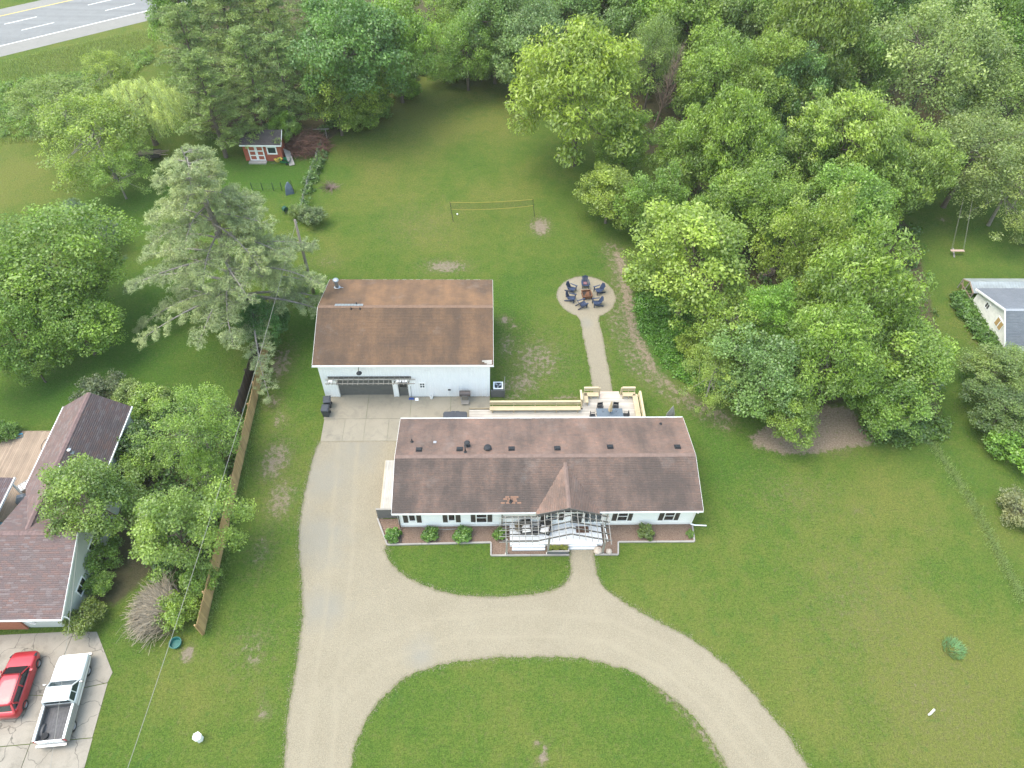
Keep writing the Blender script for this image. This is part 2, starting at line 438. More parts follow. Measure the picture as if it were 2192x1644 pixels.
MAT['carred'] = m_car('red_car_paint', (.42, .022, .032), .35, .8)
MAT['silver'] = m_car('white_truck_paint', (.60, .62, .625), .0, .5)
MAT['trucktrim'] = m_car('grey_truck_paint', (.27, .285, .275), .1, .5)
t = NT('clear_corrugated'); t.b.inputs['Transmission Weight'].default_value = .25; MAT['poly_roof'] = t.done(t.mul((.36, .39, .385), t.rng(t.noise(1.5, 4), .3, .7, .8, 1.15)), .4, 0, .5)

# ================================================================== ground
def coords(lo, hi, step, far):
    a = np.arange(lo, hi + 1e-6, step)
    left = lo - np.geomspace(step, far, 14)[::-1]; right = hi + np.geomspace(step, far, 14)
    return np.concatenate([left, a, right])
gx, gy = coords(-86, 96, .5, 900), coords(4, 134, .5, 900)
GX, GY = np.meshgrid(gx, gy)
def seg_dist(pts):
    d = np.full(GX.shape, 1e9)
    for (x0, y0), (x1, y1) in zip(pts[:-1], pts[1:]):
        L2 = (x1 - x0) ** 2 + (y1 - y0) ** 2 + 1e-9
        t_ = np.clip(((GX - x0) * (x1 - x0) + (GY - y0) * (y1 - y0)) / L2, 0, 1)
        d = np.minimum(d, np.hypot(GX - x0 - t_ * (x1 - x0), GY - y0 - t_ * (y1 - y0)))
    return d
def inside(poly):
    r = np.zeros(GX.shape, bool); n = len(poly)
    for i in range(n):
        x0, y0 = poly[i]; x1, y1 = poly[(i + 1) % n]
        c_ = ((y0 > GY) != (y1 > GY)) & (GX < (x1 - x0) * (GY - y0) / (y1 - y0 + 1e-12) + x0)
        r ^= c_
    return r
def gp(pts): return [tuple(G(a, b)[:2]) for a, b in pts]
def blob(px, py, rx, ry, s, soft=1.0):
    c_ = G(px, py); q = np.hypot((GX - c_.x) / rx, (GY - c_.y) / ry)
    return s * np.clip((1.25 - q) / (.75 * soft + .25), 0, 1)
def soft_in(poly, wd):
    p = gp(poly); d = seg_dist(p + [p[0]]); i = inside(p)
    return np.clip(.5 + np.where(i, d, -d) / (2 * wd), 0, 1)
A_tone = np.full(GX.shape, .5); A_bare = np.zeros(GX.shape); A_mulch = np.zeros(GX.shape); A_lush = np.zeros(GX.shape); A_wood = np.zeros(GX.shape)
for px, py, rx, ry, s in [(1900, 1350, 16, 14, .22), (2100, 1550, 10, 8, .22), (1900, 1080, 12, 6, .12), (900, 300, 13, 16, .26), (1000, 200, 14, 12, .2), (800, 480, 8, 9, .16), (1050, 460, 10, 8, .12), (1200, 1560, 8, 6, .1),
                          (80, 350, 9, 8, .34), (30, 420, 7, 6, .25), (1060, 700, 4, 8, -.05), (1500, 1300, 8, 6, .06), (950, 1230, 8, 3, -.12), (480, 1480, 6, 6, .10), (1120, 600, 6, 4, -.15), (2000, 1480, 8, 6, .15), (820, 250, 8, 8, .1), (300, 80, 30, 10, .2)]:
    A_tone += blob(px, py, rx, ry, s)
for px, py, rx, ry, s in [(250, 760, 10, 8, .8), (350, 850, 7, 6, .55), (150, 830, 9, 5, .8), (560, 380, 9, 6, .75), (430, 380, 9, 7, .8), (330, 420, 8, 8, .55), (660, 700, 3.5, 8, .5), (660, 800, 2.5, 4, .5), (2000, 480, 8, 8, .35), (300, 600, 9, 9, .4),
                          (1400, 700, 4, 5, .9), (1430, 760, 3.5, 4, .7), (1350, 870, 4, 2.5, .35), (1520, 940, 2.5, 5, .4), (2080, 900, 5, 10, .3), (1560, 640, 6, 6, .6), (2110, 1000, 4, 8, .25), (1110, 640, 4, 3, .3), (260, 1390, 3, 2, .3), (500, 400, 6, 6, .6)]:
    A_lush = np.maximum(A_lush, blob(px, py, rx, ry, s))
for px, py, rx, ry, s in [(1157, 485, 1.6, 2.4, .85), (955, 570, 3.6, 1.6, .72), (1080, 685, 1.2, .9, .75), (1100, 700, .8, .5, .7), (545, 1415, .9, 1.0, .62), (565, 1525, .8, .9, .66), (560, 1490, .5, .6, .6), (585, 860, 1.3, 1.5, .62), (600, 900, 1.2, 2.0, .55),
                          (590, 985, 2.2, 3.6, .66), (600, 1070, 2.0, 3.6, .62), (600, 780, 1.8, 3.6, .64), (560, 1180, 1.6, 3.0, .50), (540, 1380, 2.6, 3.0, .44), (1150, 770, 4.4, 5.0, .58), (1120, 820, 2.8, 2.4, .62), (1085, 830, 2.0, 1.2, .56), (1200, 850, 2.2, .5, .62), (1100, 855, 2.5, .45, .66), (1225, 850, 1.0, .5, .7),
                          (1085, 740, 1.6, 3.2, .56), (1350, 760, 1.5, 3.5, .45), (1300, 760, 1.0, 4, .42), (1700, 1060, 5, 3, .36), (1850, 1300, 6, 6, .36), (2000, 1500, 6, 6, .36), (900, 480, 6, 5, .36), (620, 640, 2, 3, .42), (700, 560, 2.5, 2, .4), (1320, 545, 1.0, 1.8, .55), (1335, 575, .9, 1.4, .6), (1990, 1505, .5, .6, .6), (400, 1400, .8, .8, .9), (1835, 1095, .8, .7, .55), (1990, 1130, 1.0, .3, .6), (2110, 770, .9, 5, .42), (2020, 470, 1.2, .8, .6),
                          (540, 850, .6, 1.0, .5), (470, 1190, .6, 1.0, .6), (710, 400, .45, .4, .8), (1250, 595, 3.4, .6, .45), (200, 150, 12, 1.0, .42), (150, 215, 6, .7, .5), (130, 280, 3, .5, .4), (50, 175, 4, .6, .5), (1800, 970, 2.0, .6, .5)]:
    A_bare = np.maximum(A_bare, blob(px, py, rx, ry, s))
# crescent of bare earth in the island, ruts beside the curved drive
ring = gp([(1150, 1590), (1165, 1600), (1168, 1618), (1160, 1634), (1142, 1636)])
A_bare = np.maximum(A_bare, np.clip(.95 - seg_dist(ring) / .45, 0, .8))
rut = gp([(1405, 1470), (1440, 1500), (1475, 1540), (1505, 1570), (1540, 1620), (1560, 1660)])
A_bare = np.maximum(A_bare, np.clip(.9 - seg_dist(rut) / .7, 0, .62))
strip = gp([(1322, 545), (1335, 590), (1345, 640), (1348, 680), (1360, 720), (1380, 755), (1395, 790)])
A_mulch = np.maximum(A_mulch, np.clip(1.0 - seg_dist(strip) / 1.25, 0, .74))
strip2 = gp([(1395, 790), (1440, 830), (1500, 870), (1545, 890)])
A_mulch = np.maximum(A_mulch, np.clip(.85 - seg_dist(strip2) / 1.4, 0, .56))
A_bare = np.maximum(A_bare, np.clip(.8 - seg_dist(gp([(1310, 530), (1330, 600), (1322, 690), (1370, 790), (1450, 850), (1550, 900)])) / 3.0, 0, .52))
A_mulch = np.maximum(A_mulch, soft_in([(1600, 935), (1650, 900), (1740, 860), (1820, 870), (1870, 930), (1880, 955), (1800, 965), (1740, 975), (1670, 975), (1610, 958)], .5) * .9)
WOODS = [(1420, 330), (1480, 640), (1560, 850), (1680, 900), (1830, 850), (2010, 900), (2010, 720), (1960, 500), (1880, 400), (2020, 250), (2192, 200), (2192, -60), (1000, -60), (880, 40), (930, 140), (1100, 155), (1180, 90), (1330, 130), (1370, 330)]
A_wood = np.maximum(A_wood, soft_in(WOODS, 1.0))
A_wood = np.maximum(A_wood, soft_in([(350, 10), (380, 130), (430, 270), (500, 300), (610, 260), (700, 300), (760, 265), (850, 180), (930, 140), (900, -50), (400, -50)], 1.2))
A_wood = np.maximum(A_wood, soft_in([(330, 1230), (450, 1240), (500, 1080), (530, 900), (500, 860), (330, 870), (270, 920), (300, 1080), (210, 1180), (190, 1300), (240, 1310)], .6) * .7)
vv = np.stack([GX.ravel(), GY.ravel(), np.zeros(GX.size)], -1).astype(np.float32)
ny, nx = GX.shape
idx = np.arange(ny * nx).reshape(ny, nx)
ff = np.stack([idx[:-1, :-1], idx[:-1, 1:], idx[1:, 1:], idx[1:, :-1]], -1).reshape(-1, 4)
def np_mesh(name, v, f, mat, attrs=None, smooth=False):
    me = bpy.data.meshes.new(name); nf, k = f.shape
    me.vertices.add(len(v)); me.vertices.foreach_set('co', np.asarray(v, np.float32).ravel())
    me.loops.add(nf * k); me.loops.foreach_set('vertex_index', f.astype(np.int32).ravel())
    me.polygons.add(nf); me.polygons.foreach_set('loop_start', np.arange(0, nf * k, k, dtype=np.int32))
    for n_, a_ in (attrs or {}).items():
        at = me.attributes.new(n_, 'FLOAT', 'POINT'); at.data.foreach_set('value', np.asarray(a_, np.float32).ravel())
    me.update(calc_edges=True)
    if mat is not None: me.materials.append(mat)
    if smooth: me.shade_smooth()
    return me
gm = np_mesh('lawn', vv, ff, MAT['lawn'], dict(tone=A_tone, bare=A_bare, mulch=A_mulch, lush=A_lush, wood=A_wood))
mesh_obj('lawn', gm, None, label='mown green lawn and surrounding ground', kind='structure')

def smooth_poly(pts, it=2, closed=True):
    for _ in range(it):
        o = []
        n = len(pts)
        for i in range(n if closed else n - 1):
            a, b = Vector(pts[i]), Vector(pts[(i + 1) % n])
            o += [a * .75 + b * .25, a * .25 + b * .75]
        if not closed: o = [Vector(pts[0])] + o + [Vector(pts[-1])]
        pts = o
    return [Vector((p[0], p[1])) for p in pts]
def ragged(pts, step=.16, amp=.07, seed=1, closed=True):
    r = random.Random(seed); out = []; n = len(pts)
    ph = [r.uniform(0, 6.28) for _ in range(6)]; s_ = 0
    for i in range(n if closed else n - 1):
        a, b = Vector(pts[i]).to_2d(), Vector(pts[(i + 1) % n]).to_2d(); L = (b - a).length
        m = max(1, int(L / step)); nr = Vector((-(b - a).y, (b - a).x)) / max(L, 1e-6)
        for k in range(m):
            s_ += L / m
            w_ = sum(math.sin(s_ * f_ + p_) for f_, p_ in zip((.9, 2.1, 4.3, 7.7, 1.5, 12.), ph)) / 4
            out.append(a.lerp(b, k / m) + nr * amp * (w_ + r.gauss(0, .55)))
    return out
def gravel_sheet(name, poly, z, mat, label, grey=None):
    mb = MB().sheet_shared(poly, z)
    o = mb.build(name, mat, label=label, kind='structure')
    return o
# --- the driveway: one sheet, with the loop round the lawn island
drv_left = [(604, 1760), (606, 1644), (612, 1560), (625, 1470), (640, 1385), (648, 1310), (646, 1240), (638, 1180), (641, 1110), (653, 1050), (664, 1000), (678, 955), (686, 944)]
drv_right = [(850, 942), (846, 1000), (842, 1050), (822, 1106), (812, 1120), (829, 1166), (823, 1176), (826, 1190), (840, 1207), (856, 1223), (882, 1241), (920, 1258), (960, 1270), (1000, 1276), (1050, 1277), (1110, 1275), (1150, 1271), (1185, 1262), (1206, 1253), (1218, 1238), (1222, 1215), (1219, 1186), (1217, 1160),
             (1270, 1160), (1272, 1186), (1275, 1212), (1281, 1240), (1296, 1262), (1330, 1286), (1380, 1315), (1440, 1345), (1492, 1376), (1552, 1420), (1602, 1470), (1650, 1530), (1692, 1582), (1732, 1644), (1790, 1760)]
drv_isl = [(1600, 1760), (1562, 1650), (1530, 1592), (1492, 1542), (1450, 1503), (1400, 1463), (1350, 1436), (1300, 1421), (1250, 1411), (1190, 1405), (1100, 1407), (1020, 1411), (960, 1418), (900, 1435), (860, 1456), (822, 1490), (792, 1525), (775, 1556), (758, 1602), (750, 1650), (738, 1760)]
P_ = [Vector(p) for p in gp(drv_left)]
left_s = ragged(smooth_poly(P_, 2, False), .15, .05, 3, False)
right_s = ragged(smooth_poly([Vector(p) for p in gp(drv_right[5:23])], 2, False), .15, .05, 4, False)
right_t = ragged(smooth_poly([Vector(p) for p in gp(drv_right[23:])], 2, False), .15, .06, 5, False)
isl_s = ragged(smooth_poly([Vector(p) for p in gp(drv_isl)], 2, False), .15, .06, 6, False)
drive_poly = left_s + [Vector(p) for p in gp(drv_right[:5])] + right_s + right_t + isl_s
def filled(poly, step):
    """the outline plus a grid of inner points, so that tone can vary across the sheet"""
    pts = [Vector((p.x, p.y)) for p in poly]; xs = [p.x for p in pts]; ys = [p.y for p in pts]; arr = np.array([(p.x, p.y) for p in pts])
    q_ = np.array([(x_, y_) for x_ in np.arange(min(xs), max(xs), step) for y_ in np.arange(min(ys), max(ys), step)]); ins = np.zeros(len(q_), bool); dm = np.full(len(q_), 1e9)
    for i in range(len(arr)):
        (x0, y0), (x1, y1) = arr[i], arr[(i + 1) % len(arr)]
        ins ^= ((y0 > q_[:, 1]) != (y1 > q_[:, 1])) & (q_[:, 0] < (x1 - x0) * (q_[:, 1] - y0) / (y1 - y0 + 1e-12) + x0)
        dm = np.minimum(dm, np.hypot(q_[:, 0] - x0, q_[:, 1] - y0))
    q_ = q_[ins & (dm > .12)]
    vs_, es_, fs_, *_r = geometry.delaunay_2d_cdt(pts + [Vector(p) for p in q_], [(i, (i + 1) % len(pts)) for i in range(len(pts))], [], 1, 1e-4)
    return vs_, fs_
def gravel_mesh(name, poly, z, mat, label, tracks, greys, step=.35):
    vs_, fs_ = filled(poly, step); mb = MB(); mb.add([(v.x, v.y, z) for v in vs_], [f if (vs_[f[1]] - vs_[f[0]]).cross(vs_[f[2]] - vs_[f[0]]) > 0 else f[::-1] for f in fs_])
    o = mb.build(name, mat, label=label, kind='structure'); P = np.array([(v.x, v.y) for v in vs_]); arr = np.array([(p.x, p.y) for p in poly])
    def dline(L):
        d = np.full(len(P), 1e9)
        for (x0, y0), (x1, y1) in zip(L[:-1], L[1:]):
            l2 = (x1 - x0) ** 2 + (y1 - y0) ** 2 + 1e-9; t_ = np.clip(((P[:, 0] - x0) * (x1 - x0) + (P[:, 1] - y0) * (y1 - y0)) / l2, 0, 1); d = np.minimum(d, np.hypot(P[:, 0] - x0 - t_ * (x1 - x0), P[:, 1] - y0 - t_ * (y1 - y0)))
        return d
    de = dline([tuple(p) for p in arr] + [tuple(arr[0])]); tr = np.zeros(len(P)); gy_ = np.zeros(len(P))
    for L in tracks: tr = np.maximum(tr, np.clip(1 - np.abs(dline(L) - .8) / .42, 0, 1))
    for c_, r_ in greys: gy_ = np.maximum(gy_, np.clip(1.15 - np.hypot(P[:, 0] - c_.x, P[:, 1] - c_.y) / r_, 0, 1) * .85)
    for n_, v_ in (('track', tr), ('grey', gy_), ('edge', np.clip(1 - de / .45, 0, 1) * .75)):
        at = o.data.attributes.new(n_, 'FLOAT', 'POINT'); at.data.foreach_set('value', v_.astype(np.float32))
    return o
trk = [gp([(680, 1700), (690, 1500), (715, 1350), (730, 1200), (735, 1080), (745, 950)]), gp([(670, 1700), (700, 1500), (790, 1400), (960, 1345), (1150, 1335), (1300, 1350), (1430, 1410), (1540, 1510), (1640, 1640), (1690, 1720)])]
gravel_mesh('gravel_driveway', drive_poly, .006, MAT['gravel'], 'pale gravel driveway looping round the grass island', trk, [(G(a, b), r_) for (a, b), r_ in zip(((700, 1020), (690, 1150), (690, 1300), (760, 960), (900, 1400)), (4.5, 4, 3, 4, 2))])
# --- fire pit circle and the path to the deck
fc = Vector((10.0, 53.25)); pr = 3.02
circ = []
pl = gp([(1241, 686), (1246, 712), (1254, 750), (1262, 790), (1269, 838), (1271, 850)]); prt = gp([(1314, 850), (1311, 838), (1305, 800), (1298, 760), (1291, 724), (1282, 686)])
a0 = math.atan2(prt[-1][1] - fc.y, prt[-1][0] - fc.x); a1 = math.atan2(pl[0][1] - fc.y, pl[0][0] - fc.x)
a1 += 2 * math.pi if a1 < a0 else 0
for k in range(1, 60):
    a_ = a0 + (a1 - a0) * k / 60; circ.append(fc + Vector((math.cos(a_), math.sin(a_))) * pr)
pp = ragged([Vector(p) for p in smooth_poly([Vector(p) for p in pl], 1, False)], .14, .05, 8, False) + ragged([Vector(p) for p in smooth_poly([Vector(p) for p in prt], 1, False)], .14, .05, 9, False) + ragged(circ, .14, .035, 10, False)
gravel_mesh('gravel_path', pp, .006, MAT['gravel2'], 'pale packed gravel path ending in a round fire pit area', [], [(G(1256, 690), 1.2)])
# --- road
e0, e1 = G(0, 122), G(310, 46); rd = Vector((e1.x - e0.x, e1.y - e0.y)).normalized(); rn = Vector((-rd.y, rd.x))
def off(px, py): p = G(px, py); return (p.to_2d() - e0.to_2d()).dot(rn)
def along(px, py): p = G(px, py); return (p.to_2d() - e0.to_2d()).dot(rd)
def strip_sheet(mb, o0, o1, s0, s1, z):
    q_ = [e0.to_2d() + rd * s_ + rn * o_ for s_, o_ in ((s0, o0), (s1, o0), (s1, o1), (s0, o1))]
    return mb.quad(*[(p.x, p.y, z) for p in q_])
oe, oy = off(157, 61), off(75, 18)
oe = (off(0, 97) + off(315, 25)) / 2
top = off(10, 18)
strip_sheet(MB(), 0, oe, -150, 260, .012).build('road_shoulder', MAT['shoulder'], label='pale paved shoulder of the highway on the lawn side', kind='structure')
strip_sheet(MB(), oe, oy, -150, 260, .012).build('highway', MAT['road'], label='grey three lane highway at the top left', kind='structure')
strip_sheet(MB(), oy, oy + 2.6, -150, 260, .012).build('road_shoulder', MAT['shoulder'], label='paved shoulder beyond the yellow line of the highway', kind='structure')
strip_sheet(MB(), oe - .09, oe + .09, -150, 260, .018).build('edge_line', MAT['paint_white'], label='continuous white edge line of the highway', kind='structure')
strip_sheet(MB(), oy - .09, oy + .09, -150, 260, .018).build('edge_line', MAT['paint_yellow'], label='continuous yellow edge line of the highway', kind='structure')
o1_ = (off(9, 52) + off(79, 36)) / 2; o2_ = (off(0, 75) + off(69, 60)) / 2
for o_, ph in ((o1_, along(9, 52)), (o2_, along(225, 23))):
    k0 = ph - 12.2 * 6
    dl = abs(along(79, 36) - along(9, 52))
    for k in range(16):
        s_ = k0 + k * 12.2
        if not (-12 < s_ < 34): continue
        strip_sheet(MB(), o_ - .08, o_ + .08, s_, s_ + dl, .018).build('lane_dash', MAT['paint_white'], label='white lane dash painted on the highway', kind='structure')
# --- concrete apron of the garage, one slab per pour
ap = bpy.data.objects.new('concrete_apron', None); COL.objects.link(ap); tag(ap, 'concrete apron between the garage and the house', None, None, 'structure')
cx_ = [-14.4, -10.72, -6.9, -3.38, .12]
for i in range(4):
    MB().box(cx_[i] + .012, cx_[i + 1] - .012, 37.74, 40.19 if i > 1 else 40.5, -.1, .03 if i > 1 else .028).build('slab', MAT['concrete'], ap)
for a_, b_ in ((-14.33, -12.5), (-12.5, -10.72), (-10.72, -8.7), (-8.7, -6.9)):
    MB().box(a_ + .008, b_ - .008, 35.38, 37.715, -.1, .03).build('slab', MAT['concrete'], ap)
MB().box(-6.89, -1.8, 35.36, 37.715, -.1, .028).build('slab', MAT['concrete'], ap)
# --- neighbour's concrete drive, cracked slabs
nd = bpy.data.objects.new('neighbour_driveway', None); COL.objects.link(nd); tag(nd, 'cracked concrete driveway of the neighbouring house', None, None, 'structure')
def poly_slab(pts, z0, z1): 
    b_ = [Vector((p[0], p[1], z0)) for p in pts]; return MB().hexa(b_, [Vector((p.x, p.y, z1)) for p in b_])
for pts in ([(-36, 19.0), (-36, 15.2), (-29.3, 15.0), (-29.1, 19.25)], [(-29.07, 19.25), (-29.27, 15.0), (-25.62, 15.75), (-25.5, 16.4), (-27.5, 19.2)], [(-29.27, 14.96), (-29.2, 12.1), (-25.45, 12.35), (-25.6, 15.7)],
            [(-36, 15.15), (-36, 11.6), (-29.23, 12.05), (-29.3, 14.96)], [(-29.2, 12.05), (-29.2, 8), (-25.2, 8), (-25.42, 12.3)], [(-36, 11.55), (-36, 7.5), (-29.24, 7.5), (-29.24, 12.0)]):
    poly_slab(pts, -.1, .03).build('slab', MAT['concrete2'], nd)
# --- mulch beds with timber edging
bedL = gp([(806, 1107), (829, 1167), (1051, 1162), (1051, 1190), (1219, 1189)]); bedR = gp([(1273, 1188), (1323, 1188), (1323, 1161), (1486, 1160), (1481, 1122)])
bl = [Vector(p) for p in bedL] + [Vector((bedL[-1][0], 27.2)), Vector((bedL[0][0] + .2, 27.2))]
MB().sheet_shared([Vector((-8.7, 27.9)), *[Vector(p) for p in bedL[1:]], Vector((6.1, 27.2)), Vector((-6.9, 27.2)), Vector((-6.9, 27.9))], .012).build('mulch_bed', MAT['mulch'], label='brown mulch bed along the left half of the house front', kind='structure')
MB().sheet_shared([Vector(p) for p in bedR] + [Vector((15.9, 27.2)), Vector((8.05, 27.2))], .012).build('mulch_bed', MAT['mulch'], label='brown mulch bed along the right half of the house front', kind='structure')
def edging(pts, label):
    o = thing('landscape_edging', label, 'edging', (pts[0][0], pts[0][1], 0))
    for i_, (a_, b_) in enumerate(zip(pts[:-1], pts[1:])):
        a_, b_ = Vector((*a_, .06 + .006 * (i_ % 2))), Vector((*b_, .06 + .006 * (i_ % 2))); n_ = max(1, round((b_ - a_).length / 2.6)); d_ = (b_ - a_) / n_
        for k in range(n_): MB().beam(a_ + d_ * (k + .004) - d_.normalized() * .0, a_ + d_ * (k + .996), .12, .15).build('timber', MAT['timber'], o)
    return o
edging([(-8.78, 27.92)] + bedL[1:], 'grey timber edging round the left mulch bed')
edging(bedR, 'grey timber edging round the right mulch bed')

# ================================================================== buildings
def shingles(A, B, C, D, parent, mat, exp=.143, tab=.31, lift=.022, seed=0, name='shingle_field'):
    """A eave left, B eave right, C ridge right, D ridge left: every tab is a piece with its own edges, joined into one field"""
    A, B, C, D = (np.array(p, float) for p in (A, B, C, D)); r = np.random.default_rng(seed)
    e = (B - A) / np.linalg.norm(B - A)
    up = (C + D) / 2 - (A + B) / 2; up -= e * up.dot(e); H = np.linalg.norm(up); up /= H
    n = np.cross(e, up); n = n if n[2] > 0 else -n
    uA, uB, uC, uD = 0., (B - A).dot(e), (C - A).dot(e), (D - A).dot(e)
    N = max(2, round(H / exp)); V = []; F = []
    base0 = A
    for k in range(N):
        t0, t1 = k / N, min(1., (k + 1.12) / N)
        l0, r0, l1, r1 = uA + (uD - uA) * t0, uB + (uC - uB) * t0, uA + (uD - uA) * t1, uB + (uC - uB) * t1
        us = min(l0, l1) - tab * (k % 2) * .5 - r.uniform(0, .06)
        while us < max(r0, r1):
            ue = us + tab * r.uniform(.85, 1.15)
            a0, b0 = max(us, l0), min(ue - .009, r0); a1, b1 = max(us, l1), min(ue - .009, r1)
            us = ue
            if b0 - a0 < .015: continue
            if b1 - a1 < .002: m_ = min(max((a0 + b0) / 2, l1), r1); a1 = m_ - .001; b1 = m_ + .001
            lf = lift * r.uniform(.8, 1.35); q0 = A + up * (H * t0); q1 = A + up * (H * t1)
            i = len(V)
            V += [q0 + e * a0 + n * lf, q0 + e * b0 + n * lf, q1 + e * b1 + n * .005, q1 + e * a1 + n * .005, q0 + e * a0 + n * .001, q0 + e * b0 + n * .001]
            F += [(i, i + 1, i + 2, i + 3), (i + 4, i + 5, i + 1, i)]
    V = np.array(V); F = np.array(F)
    fn = np.cross(V[F[0][1]] - V[F[0][0]], V[F[0][2]] - V[F[0][0]])
    if fn[2] < 0: F = F[:, ::-1]
    org = np.array(ORG.get(parent.name, Vector((0, 0, 0))))
    me = np_mesh(name, V - org, F, mat)
    return mesh_obj(name, me, None, parent, kind='stuff')
def window_y(parent, x0, x1, z0, z1, y, rows=2, cols=1, gl='glass', fr=.07):
    """a window facing the viewer (-y)"""
    mb = MB(); mb.box(x0, x1, y - .05, y, z1 - fr, z1); mb.box(x0, x1, y - .07, y, z0, z0 + fr); mb.box(x0, x0 + fr, y - .047, y, z0 + fr, z1 - fr); mb.box(x1 - fr, x1, y - .047, y, z0 + fr, z1 - fr)
    for k in range(1, rows): zz = z0 + (z1 - z0) * k / rows; mb.box(x0 + fr, x1 - fr, y - .043, y, zz - .03, zz + .03)
    for k in range(1, cols): xx = x0 + (x1 - x0) * k / cols; mb.box(xx - .025, xx + .025, y - .040, y, z0 + fr, z1 - fr)
    f = mb.build('window', MAT['trim'], parent)
    for i in range(rows):
        for j in range(cols):
            za, zb = z0 + (z1 - z0) * i / rows, z0 + (z1 - z0) * (i + 1) / rows; xa, xb = x0 + (x1 - x0) * j / cols, x0 + (x1 - x0) * (j + 1) / cols
            MB().box(xa + .03, xb - .03, y - .02, y - .008, za + .03, zb - .03).build('pane', MAT[gl], f)
    return f
def window_x(parent, y0, y1, z0, z1, x, sgn=1, rows=1, cols=2, gl='glass', fr=.08):
    X = lambda a, b: (min(x + sgn * a, x + sgn * b), max(x + sgn * a, x + sgn * b))
    mb = MB(); mb.box(*X(0, .05), y0, y1, z1 - fr, z1); mb.box(*X(0, .06), y0, y1, z0, z0 + fr); mb.box(*X(0, .047), y0, y0 + fr, z0 + fr, z1 - fr); mb.box(*X(0, .047), y1 - fr, y1, z0 + fr, z1 - fr)
    for k in range(1, cols): yy = y0 + (y1 - y0) * k / cols; mb.box(*X(0, .04), yy - .025, yy + .025, z0 + fr, z1 - fr)
    f = mb.build('window', MAT['trim'], parent)
    for j in range(cols):
        ya, yb = y0 + (y1 - y0) * j / cols, y0 + (y1 - y0) * (j + 1) / cols
        MB().box(*X(.008, .02), ya + .03, yb - .03, z0 + .03, z1 - .03).build('pane', MAT[gl], f)
    return f
def laps(mb, x0, x1, y, z0, z1, step=.13, out=.014):
    """clapboards facing -y"""
    n_ = max(1, round((z1 - z0) / step))
    for k in range(n_):
        a, b = z0 + (z1 - z0) * k / n_, z0 + (z1 - z0) * (k + 1) / n_
        mb.add([(x0, y - out, a), (x1, y - out, a), (x1, y - .002, b), (x0, y - .002, b), (x0, y, a), (x1, y, a)], [(0, 1, 2, 3), (4, 5, 1, 0)])
def atX(px, py, X):
    d = ray(px, py); t = X / d.x
    return Vector((X, d.y * t, CAMH + d.z * t))
def ridge_caps(p0, p1, parent, mat, wd=.30, slope=.25, name='ridge_cap'):
    p0, p1 = Vector(p0), Vector(p1); d = (p1 - p0).normalized(); s_ = d.cross(Vector((0, 0, 1))).normalized(); mb = MB()
    n_ = int((p1 - p0).length / .28)
    for k in range(n_):
        a = p0 + (p1 - p0) * (k / n_); b = p0 + (p1 - p0) * ((k + .97) / n_); h = .03
        z = Vector((0, 0, 1)); dn = z * (-wd / 2 * slope)
        mb.add([a + z * h + s_ * wd / 2 + dn, a + z * h, a + z * h - s_ * wd / 2 + dn, b + z * (h + .014) + s_ * wd / 2 + dn, b + z * (h + .014), b + z * (h + .014) - s_ * wd / 2 + dn], [(0, 1, 4, 3), (1, 2, 5, 4)])
    return mb.build(name, mat, parent, kind='stuff')

# ------------------------------------------------------------------ main house
hx0, hx1, hy0, hy1, HE = -7.30, 16.28, 26.80, 35.64, 2.75
hym = (hy0 + hy1) / 2; HR = 3.78
wx0, wx1, wy0, wy1 = -6.95, 15.93, 27.15, 35.29
H = thing('house', 'long white single storey house with brown shingle roof and small front gable', 'house', (4.5, 27.15, 0))
mb = MB(); mb.box(wx0, wx1, wy0, wy0 + .12, .10, 2.68); laps(mb, wx0, wx1, wy0, .45, 2.66); mb.build('front_wall', MAT['white'], H)
MB().box(wx0, wx1, wy1 - .12, wy1, .10, 2.68).build('back_wall', MAT['white'], H)
for xa in (wx0, wx1 - .12):
    mb = MB(); mb.box(xa, xa + .12, wy0 + .12, wy1 - .12, .10, 2.68)
    z_ = HR - .14; mb.hexa([(xa, wy0, 2.68), (xa + .12, wy0, 2.68), (xa + .12, hym, z_), (xa, hym, z_)], [(xa, wy1, 2.68), (xa + .12, wy1, 2.68), (xa + .12, hym + .01, z_), (xa, hym + .01, z_)])
    mb.build('end_wall', MAT['white'], H)
MB().box(wx0 + .02, wx1 - .02, wy0 + .02, wy1 - .02, 0, .40).build('skirting', plain('skirting', (.58, .58, .57), .7), H)
MB().box(wx0, wx1, wy0 - .035, wy0 - .016, .38, .46).build('skirt_trim', MAT['trim'], H)
for xa in (wx0 - .02, wx1 - .06): MB().box(xa, xa + .08, wy0 - .03, wy0 + .06, .44, 2.66).build('corner_trim', MAT['trim'], H)
roof = MB(); 
roof.hexa([(hx0, hy0, HE - .11), (hx1, hy0, HE - .11), (hx1, hym, HR - .11), (hx0, hym, HR - .11)], [(hx0, hy0, HE), (hx1, hy0, HE), (hx1, hym, HR), (hx0, hym, HR)])
roof.hexa([(hx0, hym, HR - .11), (hx1, hym, HR - .11), (hx1, hy1, HE - .11), (hx0, hy1, HE - .11)], [(hx0, hym, HR), (hx1, hym, HR), (hx1, hy1, HE), (hx0, hy1, HE)])
RF = roof.build('roof', MAT['house_roof'], H)
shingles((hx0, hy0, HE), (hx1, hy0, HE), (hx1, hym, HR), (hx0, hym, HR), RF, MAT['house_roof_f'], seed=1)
shingles((hx1, hy1, HE), (hx0, hy1, HE), (hx0, hym, HR), (hx1, hym, HR), RF, MAT['house_roof'], seed=2)
ridge_caps((hx0, hym, HR), (hx1, hym, HR), RF, MAT['ridge_h'], .34, .234)
